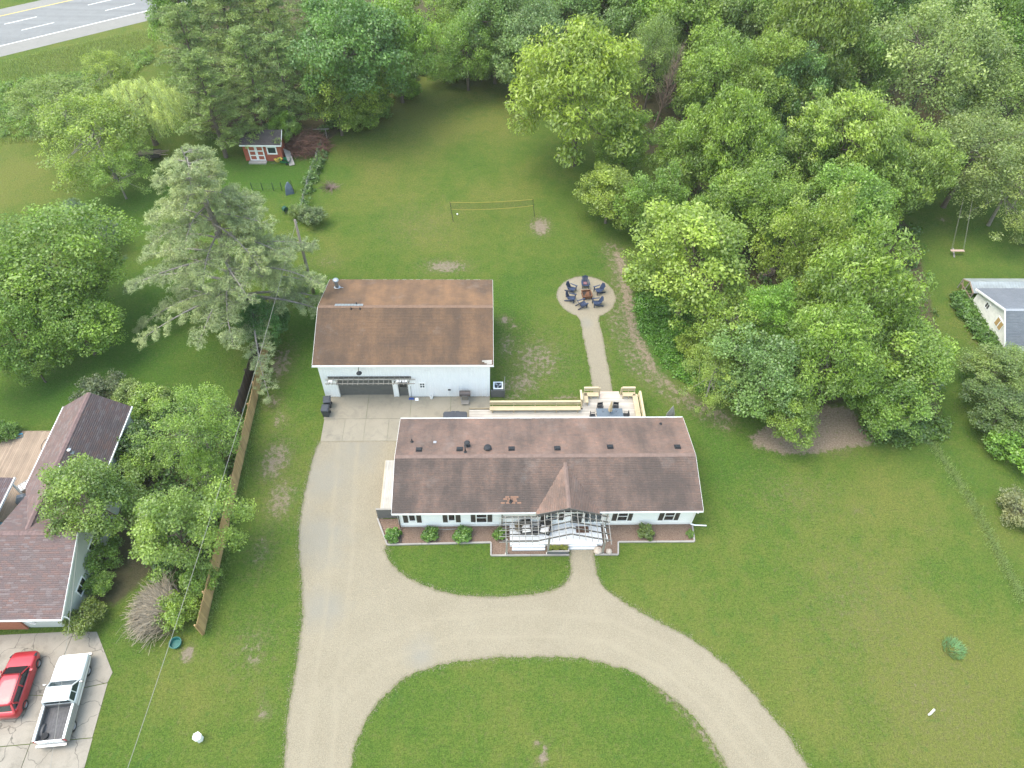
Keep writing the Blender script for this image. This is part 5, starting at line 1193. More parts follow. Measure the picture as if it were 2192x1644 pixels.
mb.build('mesh_cords', MAT['black'], VN, kind='stuff')
bm_ = MB(); bm_.lathe([(.105 * math.sin(math.pi * k / 10) + .0005, .11 - .105 * math.cos(math.pi * k / 10)) for k in range(11)], (0, 0, 0), 16)
mesh_obj('volleyball', bm_.mesh('volleyball', None, True), MAT['ball'], None, G(979, 460), 'white volleyball lying on the grass below the net', 'ball')
# ------------------------------------------------------------------ porch furniture
def porch_chair(loc, rz, label):
    c_ = thing('wicker_chair', label, 'chair', loc, rz, 'wicker chairs on the porch', True)
    MB().box(-.36, .36, -.34, .34, .12, .36).build('base', MAT['wicker'], c_)
    for s_ in (-1, 1):
        MB().box(s_ * .36 - (.0 if s_ > 0 else .09), s_ * .36 + (.09 if s_ > 0 else .0), -.34, .36, .10, .60).build('arm', MAT['wicker'], c_)
        for y_ in (-.3, .3): MB().box(s_ * .34 - .03, s_ * .34 + .03, y_ - .03, y_ + .03, 0, .12).build('leg', MAT['dark'], c_)
    MB().hexa([(-.44, .28, .3), (.44, .28, .3), (.44, .42, .3), (-.44, .42, .3)], [(-.38, .40, .88), (.38, .40, .88), (.38, .50, .88), (-.38, .50, .88)]).build('backrest', MAT['wicker'], c_)
    MB().loft([[(-.32, -.33, .37), (.32, -.33, .37), (.32, .26, .37), (-.32, .26, .37)], [(-.34, -.35, .43), (.34, -.35, .43), (.34, .27, .43), (-.34, .27, .43)], [(-.28, -.29, .48), (.28, -.29, .48), (.28, .22, .48), (-.28, .22, .48)]]).build('cushion', MAT['cushion'], c_)
porch_chair((2.85, 26.5, .45), .1, 'black wicker chair with pale cushion at the left of the porch'); porch_chair((4.3, 26.45, .45), -.25, 'black wicker chair with pale cushion nearer the front door')
st = thing('side_table', 'round black wicker table between the two porch chairs', 'table', (3.62, 26.35, .45), local=True)
MB().lathe([(.27, 0), (.22, .2), (.27, .42)], (0, 0, 0), 16).build('drum', MAT['wicker'], st); MB().lathe([(.30, .42), (.30, .45), (.0, .451)], (0, 0, 0), 20, False).build('top', MAT['black'], st)
mesh_obj('door_mat', MB().box(-.5, .5, -.28, .28, 0, .015).mesh('door_mat'), MAT['brown'], None, (7.25, 26.55, .452), 'dark brown door mat on the white porch', 'mat')
pb = thing('planter_box', 'long grey planter box with yellow green plants beside the walk', 'planter', (5.25, 24.98, 0), local=True)
for a in ((-.8, .8, -.28, -.24, 0, .52), (-.8, .8, .24, .28, 0, .52), (-.8, -.76, -.24, .24, 0, .52), (.76, .8, -.24, .24, 0, .52)): MB().box(*a).build('side', MAT['planter'], pb)
MB().box(-.76, .76, -.24, .24, .05, .44).build('soil', MAT['brown'], pb)
mb = MB(); mb.box(-.84, .84, -.32, -.22, .521, .56); mb.box(-.84, .84, .22, .32, .521, .56); mb.box(-.84, -.74, -.22, .22, .521, .56); mb.box(.74, .84, -.22, .22, .521, .56); mb.build('rim', MAT['grey_wood'], pb)
def rock(loc, r, label, seed):
    rr_ = random.Random(seed); mb = MB(); rings = []
    for k in range(6):
        ph = math.pi * (k + .3) / 6.6; rings.append([(r * math.sin(ph) * math.cos(6.283 * j / 9) * rr_.uniform(.85, 1.15), r * math.sin(ph) * math.sin(6.283 * j / 9) * rr_.uniform(.8, 1.1), r * .65 * (.75 - math.cos(math.pi - ph)) ) for j in range(9)])
    mb.loft(rings[::-1]); mesh_obj('boulder', mb.mesh('boulder', None, True), MAT['stone'], None, loc, label, 'stone')
rock(G(1279, 1181), .34, 'rounded tan boulder in the mulch right beside the walk', 2); rock(G(1303, 1182), .26, 'smaller tan boulder in the mulch below the pergola corner', 5)
hp = [G(a, b) + Vector((0, 0, .04)) for a, b in ((905, 1129), (935, 1133), (960, 1134), (985, 1132), (998, 1127))]
mesh_obj('garden_hose', MB().tube([Vector(p) for p in hp], .03, 6).mesh('garden_hose'), MAT['wire'], None, None, 'pale hose lying along the house front in the mulch', 'hose')

# ------------------------------------------------------------------ vehicles
def rrect(hw, z0, z1, r, x, n=5, taper=0.0):
    pts = []
    for cx, cz, a0_ in ((hw - r, z1 - r, 0), (-hw + r, z1 - r, 90), (-hw + r, z0 + r, 180), (hw - r, z0 + r, 270)):
        for k in range(n + 1):
            a = math.radians(a0_ + 90 * k / n); y_ = cx + r * math.cos(a); z_ = cz + r * math.sin(a)
            pts.append((x, y_ * (1 - taper * max(0, (z_ - z0) / (z1 - z0))), z_))
    return pts
def wheel(parent, x, y, r=.36, wd=.22):
    s_ = 1 if y > 0 else -1; n_ = 24; mb = MB()
    prof = [(r * .62, 0), (r * .92, 0), (r, .03), (r, wd - .03), (r * .92, wd), (r * .62, wd)]
    rings = [[(x + q_ * math.cos(6.2832 * k / n_), y + s_ * (o_ - wd * .5), r + q_ * math.sin(6.2832 * k / n_)) for k in range(n_)] for q_, o_ in prof]
    ty = mb.loft(rings, False).build('wheel', MAT['rubber'], parent)
    mb = MB(); yo = y + s_ * (wd * .5 - .05)
    mb.loft([[(x + q_ * math.cos(6.2832 * k / n_), yo + s_ * o_, r + q_ * math.sin(6.2832 * k / n_)) for k in range(n_)] for q_, o_ in ((r * .64, .03), (r * .58, .0), (r * .54, -.04))], False)
    for k in range(5):
        a = 6.2832 * k / 5; u = Vector((math.cos(a), 0, math.sin(a))); v_ = Vector((-u.z, 0, u.x)); c_ = Vector((x, yo - s_ * .01, r))
        mb.hexa([c_ + u * .02 - v_ * .06, c_ + u * .02 + v_ * .06, c_ + u * r * .6 + v_ * .035, c_ + u * r * .6 - v_ * .035], [p_ + Vector((0, s_ * .025, 0)) for p_ in (c_ + u * .02 - v_ * .06, c_ + u * .02 + v_ * .06, c_ + u * r * .6 + v_ * .035, c_ + u * r * .6 - v_ * .035)])
    mb.build('rim', MAT['rim'], ty)
    MB().loft([[(x + q_ * math.cos(6.2832 * k / n_), yo - s_ * .06, r + q_ * math.sin(6.2832 * k / n_)) for k in range(n_)] for q_ in (r * .6, .01)], False).build('brake', MAT['black'], ty)
# pickup truck: x forward
TK = thing('pickup_truck', 'old white pickup truck with open dark bed on the concrete drive', 'truck', (-27.75, 14.62, .03), math.radians(94.5), local=True)
W = .98
def rail_ring(x, z1=1.06, hw=W): return rrect(hw, .40, z1, .12, x)
fb = MB(); fb.loft([rrect(.86, .46, .86, .10, 2.72), rrect(.94, .42, .98, .12, 2.62), rrect(.98, .40, 1.05, .12, 2.2), rrect(.99, .40, 1.10, .12, 1.4), rrect(.99, .40, 1.13, .12, .95)])
fb.build('front_body', MAT['silver'], TK, smooth=False)
hd = MB(); hd.slab([(1.15, -.72, 1.135), (1.15, .72, 1.135), (2.5, .66, 1.055), (2.5, -.66, 1.055)][::-1], .03)
hd.add([(1.15, -.12, 1.16), (1.15, .12, 1.16), (2.45, .1, 1.085), (2.45, -.1, 1.085), (1.15, -.5, 1.137), (2.45, -.45, 1.062), (1.15, .5, 1.137), (2.45, .45, 1.062)], [(0, 3, 2, 1), (4, 5, 3, 0), (1, 2, 7, 6)])
hd.build('hood', MAT['silver'], TK)
MB().loft([rrect(.99, .40, 1.13, .10, .93), rrect(.99, .40, 1.14, .10, -.52)]).build('cab_body', MAT['silver'], TK)
gh = lambda x0_, x1_, hw, z_, rr=.1: [(x1_ - rr, -hw, z_), (x1_, -hw + rr, z_), (x1_, hw - rr, z_), (x1_ - rr, hw, z_), (x0_ + rr, hw, z_), (x0_, hw - rr, z_), (x0_, -hw + rr, z_), (x0_ + rr, -hw, z_)]
MB().loft([gh(-.50, .92, .93, 1.13), gh(-.44, .42, .80, 1.60)]).build('greenhouse', MAT['glass_b'], TK)
mb = MB(); mb.loft([gh(-.50, .44, .82, 1.595), gh(-.52, .46, .83, 1.64), gh(-.45, .38, .76, 1.71), gh(-.3, .22, .55, 1.735)]); mb.build('cab_roof', MAT['silver'], TK)
mb = MB()
for s_ in (-1, 1):
    mb.beam((.90, s_ * .90, 1.14), (.42, s_ * .79, 1.62), .07, .06); mb.beam((-.49, s_ * .92, 1.14), (-.44, s_ * .80, 1.62), .10, .10); mb.beam((.10, s_ * .935, 1.14), (.10, s_ * .815, 1.62), .05, .04)
mb.build('pillar', MAT['silver'], TK)
for s_ in (-1, 1):
    mb = MB(); mb.box(-2.66, -.56, s_ * .90 - .07, s_ * .90 + .07, 1.10, 1.16); mb.build('bed_rail', MAT['silver'], TK)
    mb = MB(); mb.box(-2.66, -.56, min(s_ * .80, s_ * .98), max(s_ * .80, s_ * .98), .45, 1.098); mb.build('bed_side', MAT['trucktrim'], TK)
    MB().box(-2.64, -.58, min(s_ * .795, s_ * .785), max(s_ * .795, s_ * .785), .74, 1.09).build('bed_lining', MAT['bedliner'], TK)
    mb = MB(); mb.loft([[(-1.95 + .42 * math.cos(math.pi * k / 10), s_ * .784, .70 + .26 * math.sin(math.pi * k / 10)) for k in range(11)], [(-1.95 + .42 * math.cos(math.pi * k / 10), s_ * .62, .70 + .26 * math.sin(math.pi * k / 10)) for k in range(11)]][::s_]); mb.build('wheel_well', MAT['bedliner'], TK)
    MB().box(-2.6, 2.5, min(s_ * .985, s_ * 1.0), max(s_ * .985, s_ * 1.0), .74, .80).build('side_moulding', MAT['chrome'], TK)
    MB().tube([(.72, s_ * .98, 1.2), (.74, s_ * 1.15, 1.24)], .02, 6).build('mirror_arm', MAT['chrome'], TK); MB().box(.68, .74, min(s_ * 1.06, s_ * 1.22), max(s_ * 1.06, s_ * 1.22), 1.18, 1.36).build('mirror', MAT['chrome'], TK)
    MB().lathe([(.10, -.02), (.10, .02), (.0, .03)], (0, 0, 0), 14).build('headlight', MAT['chrome'], TK).matrix_local = Matrix.Translation((2.73, s_ * .66, .70)) @ Matrix.Rotation(math.pi / 2, 4, 'Y')
    MB().box(-2.70, -2.665, min(s_ * .82, s_ * .96), max(s_ * .82, s_ * .96), .72, 1.02).build('tail_light', plain('red_lens', (.35, .02, .02), .3) if s_ < 0 else bpy.data.materials['red_lens'], TK)
    wheel(TK, 1.72, s_ * .86); wheel(TK, -1.75, s_ * .86)
MB().box(-2.66, -.55, -.78, .78, .66, .70).build('bed_floor', MAT['bedliner'], TK)
for k in range(9): MB().box(-2.6, -.6, -.70 + k * .17, -.66 + k * .17, .701, .712).build('floor_rib', MAT['bedliner'], TK)
MB().box(-.58, -.53, -.80, .80, .70, 1.14).build('bulkhead', MAT['bedliner'], TK)
MB().box(-2.74, -2.67, -.79, .79, .55, 1.13).build('tailgate', MAT['silver'], TK); MB().box(-2.92, -2.76, -.92, .92, .42, .60).build('rear_bumper', MAT['chrome'], TK); MB().box(2.73, 2.86, -.95, .95, .42, .58).build('front_bumper', MAT['chrome'], TK)
MB().box(2.725, 2.745, -.55, .55, .62, .80).build('grille', MAT['dark'], TK)
MB().box(-2.6, 2.6, -.7, .7, .28, .45).build('underside', MAT['black'], TK)
MB().lathe([(.2, 0), (.2, .16), (.12, .17)], (0, 0, 0), 16).build('spare_wheel', MAT['rubber'], TK).location = (-2.3, .45, .715)
# red car: x forward
CR = thing('red_car', 'red hatchback car parked beside the white pickup', 'car', (-31.25, 15.55, .03), math.radians(94), local=True)
mb = MB(); secs = [(2.15, .62, .30, .62, .14), (2.05, .78, .24, .74, .16), (1.75, .86, .20, .86, .18), (1.2, .89, .18, .96, .18), (.7, .90, .18, 1.02, .18), (-.6, .90, .18, 1.04, .18), (-1.5, .89, .20, 1.06, .2), (-1.95, .84, .26, 1.04, .22), (-2.12, .72, .34, .92, .2)]
mb.loft([rrect(hw, z0, z1, r_, x_) for x_, hw, z0, z1, r_ in secs]); mb.build('body', MAT['carred'], CR, smooth=True)
MB().loft([gh(-1.92, 1.02, .80, .99, .2), gh(-1.55, .35, .66, 1.40, .18)]).build('greenhouse', MAT['glass'], CR)
mb = MB(); mb.loft([gh(-1.62, .40, .68, 1.385, .2), gh(-1.64, .42, .69, 1.42, .2), gh(-1.5, .25, .60, 1.48, .2), gh(-1.1, -.1, .35, 1.50, .15)]); mb.build('roof', MAT['carred'], CR, smooth=True)
mb = MB()
for s_ in (-1, 1):
    mb.beam((.98, s_ * .74, 1.0), (.34, s_ * .63, 1.42), .06, .07); mb.beam((-.35, s_ * .80, 1.0), (-.35, s_ * .67, 1.42), .09, .04); mb.beam((-1.9, s_ * .72, 1.0), (-1.55, s_ * .62, 1.42), .12, .12); mb.beam((-1.3, s_ * .79, 1.0), (-1.45, s_ * .665, 1.42), .22, .04)
mb.build('pillar', MAT['carred'], CR)
mb = MB()
for s_ in (-1, 1): mb.beam((.85, s_ * .83, 1.03), (-1.6, s_ * .83, 1.06), .03, .04)
mb.build('belt_trim', MAT['black'], CR)
for s_ in (-1, 1):
    MB().beam((.3, s_ * .60, 1.50), (-1.4, s_ * .58, 1.50), .03, .03).build('roof_rail', MAT['black'], CR)
    wheel(CR, 1.35, s_ * .80, .33, .22); wheel(CR, -1.3, s_ * .80, .33, .22)
    MB().hexa([(1.72, s_ * .62, .70), (2.02, s_ * .50, .64), (1.98, s_ * .78, .62), (1.72, s_ * .86, .68)][::s_], [(1.70, s_ * .62, .87), (2.0, s_ * .50, .76), (1.95, s_ * .78, .75), (1.70, s_ * .85, .87)][::s_]).build('headlight', MAT['glass_b'], CR)
    MB().hexa([(-1.80, s_ * .74, .80), (-2.08, s_ * .62, .80), (-2.02, s_ * .80, .80), (-1.80, s_ * .89, .80)], [(-1.80, s_ * .74, 1.0), (-2.04, s_ * .60, 1.0), (-1.98, s_ * .78, 1.0), (-1.80, s_ * .87, 1.0)]).build('tail_light', bpy.data.materials['red_lens'], CR)
    mb = MB(); mb.loft([[(.62, s_ * .90, 1.02), (.78, s_ * .90, 1.02), (.78, s_ * .90, 1.12), (.62, s_ * .90, 1.14)], [(.64, s_ * 1.06, 1.04), (.76, s_ * 1.06, 1.04), (.76, s_ * 1.06, 1.12), (.64, s_ * 1.06, 1.13)]][::s_]); mb.build('mirror', MAT['carred'], CR)
MB().beam((-1.95, -.5, 1.0), (-1.95, .5, 1.0), .06, .03).build('spoiler', MAT['black'], CR)
MB().box(-1.9, 1.9, -.68, .68, .15, .3).build('underside', MAT['black'], CR)

# ------------------------------------------------------------------ odds and ends
tt = thing('round_tub', 'round teal plastic tub standing on the grass at the end of the tan fence', 'tub', tuple(G(378, 1379)), local=True)
MB().lathe([(.33, 0), (.40, .30), (.42, .30), (.42, .33), (.37, .33), (.31, .06), (.0, .06)], (0, 0, 0), 20, False).build('shell', MAT['teal'], tt)
ws = thing('utility_pedestal', 'white utility pedestal standing alone on the lower left lawn', 'utility box', tuple(G(428, 1582)), .5, local=True)
MB().loft([[(.25 * math.cos(math.pi / 3 * k), .25 * math.sin(math.pi / 3 * k), z_) for k in range(6)] for z_ in (0, .62)]).build('post', MAT['white_metal'], ws); MB().loft([[(r_ * math.cos(math.pi / 3 * k), r_ * math.sin(math.pi / 3 * k), z_) for k in range(6)] for r_, z_ in ((.29, .60), (.29, .66), (.12, .74))]).build('cap', MAT['white_metal'], ws)
pv = thing('pipe_tee', 'white plastic pipe stub sticking out of the right lawn', 'pipe', tuple(G(1988, 1530)), .5, local=True)
MB().tube([(0, 0, 0), (0, 0, .28)], .06, 8).build('riser', MAT['trim'], pv); MB().tube([(-.1, 0, .28), (.42, .05, .30)], .065, 8).build('arm', MAT['trim'], pv)
sw = thing('rope_swing', 'plank swing hanging on ropes below the tree on the right', 'swing', tuple(G(2044, 545)), 0, local=True)
MB().box(-.75, .75, -.15, .15, .55, .59).build('seat', plain('pinkish_plank', (.46, .33, .27), .85), sw)
for x_, y_ in ((-.66, -.1), (-.66, .1), (.66, -.1), (.66, .1)): MB().tube([(x_, y_, .57), (x_ * .75, 3.0, 5.4)], .009, 4).build('rope', MAT['grey_wood'], sw)
mesh_obj('fallen_plank', MB().beam((0, 0, .05), (-.55, -1.55, .06), .16, .04).mesh('fallen_plank'), MAT['silver_wood'], None, G(2040, 532), 'pale plank lying in the grass in front of the swing', 'plank')
fw = thing('firewood_stack', 'small stack of split firewood at the edge of the woods', 'firewood', tuple(G(1640, 592)), .5, local=True)
rr_ = random.Random(4)
for i in range(4):
    for j in range(9):
        x_ = -.9 + j * .21 + rr_.uniform(-.03, .03); MB().tube([(x_, -.25 + rr_.uniform(-.05, .05), .1 + i * .17), (x_ + rr_.uniform(-.03, .03), .35, .1 + i * .17)], .085 + rr_.uniform(-.015, .02), 7).build('log', MAT['log'], fw)
for k in range(7): MB().tube([(-.5 + rr_.uniform(-.4, .4), -.1 + k * .08, .8), (.7 + rr_.uniform(-.3, .3), -.05 + k * .08, .82)], .06, 6).build('log', MAT['log'], fw)
wb = thing('wheelbarrow', 'yellow trayed wheelbarrow in front of the red shed', 'wheelbarrow', tuple(G(597, 350)), .6, local=True)
MB().loft([[(-.2, -.2, .3), (.3, -.2, .3), (.3, .2, .3), (-.2, .2, .3)], [(-.4, -.32, .6), (.5, -.28, .6), (.5, .28, .6), (-.4, .32, .6)]], False).build('tray', plain('yellow_tray', (.62, .47, .08), .5), wb)
for s_ in (-1, 1): MB().tube([(.55, s_ * .1, .2), (-.3, s_ * .22, .32), (-1.0, s_ * .28, .5)], .025, 5).build('handle', MAT['dark_wood'], wb)
MB().tube([(.55, -.05, .18), (.55, .05, .18)], .18, 12).build('wheel', MAT['rubber'], wb)
gs = thing('garden_cart', 'green plastic garden cart beside the red shed', 'cart', tuple(G(612, 349)), -.2, local=True)
MB().loft([[(-.55, -.3, .15), (.45, -.3, .15), (.45, .3, .15), (-.55, .3, .15)], [(-.7, -.42, .52), (.62, -.42, .52), (.62, .42, .52), (-.7, .42, .52)]], False).build('tub', MAT['green_pl'], gs)
for s_ in (-1, 1): MB().tube([(.3, s_ * .40 - .03, .16), (.3, s_ * .40 + .03, .16)], .16, 12).build('wheel', MAT['rubber'], gs)
MB().tube([(-.65, -.2, .5), (-1.0, -.2, .6), (-1.0, .2, .6), (-.65, .2, .5)], .02, 5).build('handle', MAT['black'], gs)
lb = thing('lumber_pile', 'few grey boards leaning by the right side of the red shed', 'lumber', tuple(G(628, 348)), .2, local=True)
for k in range(5): MB().beam((-.4 + k * .13, -.7, .06 + .02 * k), (-.9 + k * .15, 1.5, 1.1 - .1 * k), .12, .03).build('board', MAT['grey_wood'], lb)
def brush(loc, rx, ry, h, n, label, mat, seed):
    r_ = random.Random(seed); o = thing('brush_pile', label, 'brush pile', loc, 0, local=True); mb = MB()
    for k in range(n):
        a, q_ = r_.uniform(0, 6.28), math.sqrt(r_.random()); x_, y_ = rx * q_ * math.cos(a), ry * q_ * math.sin(a); z_ = r_.uniform(.05, h) * (1 - .7 * q_ * q_); b_, L = r_.uniform(0, 6.28), r_.uniform(.4, 1.4)
        p0_ = Vector((x_, y_, z_)); p1_ = p0_ + Vector((L * math.cos(b_), L * math.sin(b_), r_.uniform(-.5, .5))); p1_.z = max(.03, p1_.z); mb.tube([p0_, p1_], [.03, .012], 3, False)
    mb.build('twigs', mat, o, kind='stuff'); return o
brush(tuple(G(655, 318)), 2.9, 2.3, 2.3, 1500, 'big heap of brown dead branches beside the red shed', plain('brown_brush', (.16, .085, .062), .95, var=.4, scale=3), 1)
brush(tuple(G(708, 402)), .45, .35, .3, 90, 'small heap of twigs on the back lawn', MAT['dead'], 2)
brush(tuple(G(528, 268)), 2.2, 1.2, 1.6, 500, 'brown thicket of dead twigs behind the roof of the red shed', plain('brown_brush2', (.15, .10, .075), .95, var=.4), 7)
tg = thing('covered_stand', 'blue grey tarp draped over a small frame in the shed garden', 'tarp', tuple(G(620, 412)), .3, local=True)
MB().loft([[(-.5, -.5, 0), (.5, -.4, 0), (.45, .5, 0), (-.45, .45, 0)], [(-.4, -.35, .7), (.42, -.3, .8), (.36, .35, .75), (-.35, .32, .7)], [(-.05, -.1, 1.35), (.12, -.1, 1.4), (.12, .1, 1.4), (-.05, .1, 1.35)]]).build('tarp', MAT['tarp'], tg); MB().tube([(.5, .2, 0), (.36, .2, 1.5)], .03, 5).build('pole', MAT['dark'], tg)
hr = thing('hose_reel', 'dark green hose reel on a thin stand in the shed garden', 'hose reel', tuple(G(612, 455)), .8, local=True)
MB().tube([(0, -.2, .5), (0, .2, .5)], .3, 14).build('reel', plain('dark_green', (.015, .07, .045), .5), hr)
for s_ in (-1, 1): MB().tube([(.3, s_ * .25, 0), (0, s_ * .23, .5), (-.3, s_ * .25, 0)], .025, 5).build('stand', MAT['dark'], hr)
tl = thing('log_trailer', 'small dark trailer loaded with long branches under the left trees', 'trailer', tuple(G(325, 338)), .1, local=True)
MB().box(-1.2, 1.2, -.6, .6, .35, .45).build('bed', MAT['dark'], tl)
for s_ in (-1, 1): MB().box(-1.2, 1.2, s_ * .6 - .02, s_ * .6 + .02, .45, .8).build('side', MAT['dark'], tl); MB().tube([(0, s_ * .66 - .05, .27), (0, s_ * .66 + .05, .27)], .27, 14).build('wheel', MAT['rubber'], tl)
for k in range(14): MB().tube([(-1.3 + rr_.uniform(-.3, .3), rr_.uniform(-.5, .5), .6 + .06 * (k % 5)), (1.6 + rr_.uniform(-.4, .7), rr_.uniform(-.7, .7), .7 + .06 * (k % 5))], [.06, .03], 6).build('log', MAT['log'], tl)
mesh_obj('blue_toy_pool', MB().lathe([(.3, 0), (.38, .12), (.40, .12), (.34, .03), (0, .03)], (0, 0, 0), 16, False).mesh('blue_toy_pool'), MAT['skyblue'], None, G(511, 879), 'light blue plastic basin on the grass by the dark fence', 'basin')
# on the neighbour's deck
sp = thing('hot_tub', 'small teal covered hot tub on the tan deck', 'hot tub', (-36.6, 26.6, .46), -.1, local=True)
MB().loft([[(-.75, -.6, 0), (.75, -.6, 0), (.75, .6, 0), (-.75, .6, 0)], [(-.78, -.63, .62), (.78, -.63, .62), (.78, .63, .62), (-.78, .63, .62)]]).build('shell', MAT['black'], sp); MB().loft([[(-.82, -.67, .625), (.82, -.67, .625), (.82, .67, .625), (-.82, .67, .625)], [(-.80, -.65, .72), (.80, -.65, .72), (.80, .65, .72), (-.80, .65, .72)]]).build('cover', MAT['spa'], sp)
ga = thing('slatted_bench', 'slatted wooden bench with pale slats on the tan deck', 'bench', (-36.4, 30.9, .46), .75, local=True)
for k in range(7): MB().box(-.75 + k * .21, -.60 + k * .21, -.32, .32, .40, .43).build('slat', MAT['trim'], ga)
for y_ in (-.36, .36): MB().box(-.85, .85, y_ - .04, y_ + .04, .36, .46).build('frame', MAT['grey_wood'], ga)
for x_ in (-.8, .8): MB().box(x_ - .04, x_ + .04, -.32, .32, .36, .455).build('frame', MAT['grey_wood'], ga)
for x_ in (-.8, .8):
    for y_ in (-.36, .36): MB().box(x_ - .03, x_ + .03, y_ - .03, y_ + .03, 0, .36).build('leg', MAT['grey_wood'], ga)
mc = thing('covered_grill', 'grey covered grill beside the slatted bench', 'grill', (-36.15, 29.3, .46), .3, local=True)
MB().loft([[(-.4, -.3, 0), (.4, -.3, 0), (.4, .3, 0), (-.4, .3, 0)], [(-.42, -.3, .8), (.42, -.32, .8), (.4, .3, .85), (-.42, .3, .8)], [(-.2, -.15, 1.1), (.25, -.15, 1.12), (.2, .15, 1.1), (-.2, .15, 1.1)]]).build('cover', MAT['grey_metal'], mc)
tr_ = thing('toy_tray', 'light blue tray lying near the deck corner', 'tray', (-39.3, 35.75, .46), .4, local=True)
MB().loft([[(-.2, -.15, 0), (.2, -.15, 0), (.2, .15, 0), (-.2, .15, 0)], [(-.26, -.2, .1), (.26, -.2, .1), (.26, .2, .1), (-.26, .2, .1)]], False).build('tray', MAT['skyblue'], tr_)
hc = [(-36.6 + .55 * math.cos(a), 34.9 + .75 * math.sin(a), .48) for a in [k * .4 for k in range(15)]]
mesh_obj('garden_hose', MB().tube([Vector(p) for p in hc], .018, 5).mesh('garden_hose'), MAT['dark'], None, None, 'thin dark hose coiled on the tan deck', 'hose')
pt = thing('terracotta_pot', 'terracotta pot rim among the shrubs behind the neighbouring house', 'pot', tuple(G(251, 838, .45)), local=True)
MB().lathe([(.22, -.5), (.30, .0), (.34, .0), (.34, .08), (.27, .08), (.2, -.3), (0, -.3)], (0, 0, .05), 18, False).build('shell', plain('terracotta', (.36, .17, .11), .8), pt)

# white camper glimpsed at the right edge
cp = thing('camper_trailer', 'white camper trailer half hidden by trees at the upper right edge', 'camper', tuple(G(2200, 285)), 1.3, local=True)
MB().loft([rrect(1.15, .55, 2.5, .25, -2.6), rrect(1.2, .45, 2.75, .3, -2.2), rrect(1.2, .45, 2.8, .3, 2.0), rrect(1.15, .7, 2.5, .25, 2.6)]).build('body', MAT['white'], cp)
for s_ in (-1, 1):
    for x_ in (-1.5, .6): MB().box(x_, x_ + 1.0, min(s_ * 1.2, s_ * 1.22), max(s_ * 1.2, s_ * 1.22), 1.5, 2.1).build('window', MAT['glass'], cp)
    wheel(cp, -.2, s_ * 1.05, .34, .2)
MB().box(-2.4, 2.4, -1.215, -1.205, 1.0, 1.12).build('stripe', MAT['red_paint'], cp)

# ================================================================== vegetation
def nrm(a): return a / np.maximum(np.linalg.norm(a, axis=-1, keepdims=True), 1e-9)
def leaves(rng, C, Rd, nper, L, Wd, up=1.0, out=.45, flat=.7, droop=0.0, wind=None, tint=None):
    """leaf-sized rhombs gathered in clumps: C clump centres, Rd clump radii"""
    C = np.asarray(C, float); Rd = np.asarray(Rd, float); n = len(C)
    cnt = np.maximum(3, (nper * (Rd / Rd.mean()) ** 2).astype(int)); ci = np.repeat(np.arange(n), cnt); m = len(ci)
    d = nrm(rng.normal(size=(m, 3))); rr = rng.random(m) ** .45
    off_ = d * rr[:, None] * Rd[ci][:, None]; off_[:, 2] *= flat
    P = C[ci] + off_
    N = nrm(rng.normal(size=(m, 3)) * .75 + d * out + np.array([0, 0, up]))
    a = rng.normal(size=(m, 3)) + d * .6
    if wind is not None: a = a * .6 + np.array(wind)
    a = nrm(a - N * (a * N).sum(-1, keepdims=True)); a[:, 2] -= droop; a = nrm(a)
    b = nrm(np.cross(N, a))
    s = (rng.uniform(.5, 1.45, m) * np.repeat(rng.uniform(.8, 1.2, n), cnt))[:, None]
    V = np.stack([P - a * L / 2 * s, P + b * Wd / 2 * s, P + a * L / 2 * s, P - b * Wd / 2 * s], 1).reshape(-1, 3)
    F = np.arange(m * 4).reshape(m, 4)
    ct = rng.random(n) if tint is None else tint
    return V, F, np.repeat(ct[ci], 4)
def leaf_mesh(name, parts, mat):
    V = np.concatenate([p[0] for p in parts]); k = 0; Fs = []; A = np.concatenate([p[2] for p in parts])
    for p in parts: Fs.append(p[1] + k); k += len(p[0])
    return np_mesh(name, V, np.concatenate(Fs), mat, dict(clump=A))
def crown_pts(rng, n, r, rz, zc, inner=.35, lobes=9, lobe=.28, low=-.55):
    ld = nrm(rng.normal(size=(lobes, 3))); la = rng.uniform(-.4, 1, lobes) * lobe
    d = nrm(rng.normal(size=(n * 3, 3))); d = d[d[:, 2] > low][:n]
    w_ = np.maximum(0, d @ ld.T) ** 5
    s = 1 + (w_ * la).sum(1) - lobe * .3
    q = (inner + (1 - inner) * rng.random(len(d)) ** .55) * s
    P = d * q[:, None]
    P[:, :2] *= r; P[:, 2] = P[:, 2] * rz + zc
    return P
def trunk_mesh(rng, zc, rz, r, tips, tr=.22, lean=(0, 0), limbs=7):
    mb = MB(); base = Vector((0, 0, -.2)); top = Vector((lean[0] * .6, lean[1] * .6, zc + rz * .35)); mid = Vector((lean[0] * .2 + rng.normal() * .1, lean[1] * .2 + rng.normal() * .1, zc - rz * .45))
    mb.tube([base, Vector((rng.normal() * .03, 0, .3)), mid, top], [tr * 1.35, tr, tr * .75, tr * .2], 8, False)
    for k in range(limbs):
        t_ = Vector(tips[int(rng.integers(len(tips)))]); s_ = mid.lerp(top, float(rng.uniform(0, .75)))
        m_ = s_.lerp(t_, .5) + Vector((0, 0, -.06 * (t_ - s_).length)) + Vector(rng.normal(size=3) * .15)
        mb.tube([s_, m_, t_], [tr * .42, tr * .26, tr * .06], 5, False)
        for _ in range(2):
            t2 = Vector(tips[int(rng.integers(len(tips)))])
            if (t2 - m_).length < r * .9: mb.tube([m_, m_.lerp(t2, .55) + Vector((0, 0, .1)), t2], [tr * .2, tr * .12, tr * .03], 4, False)
    return mb
PROTO = {}
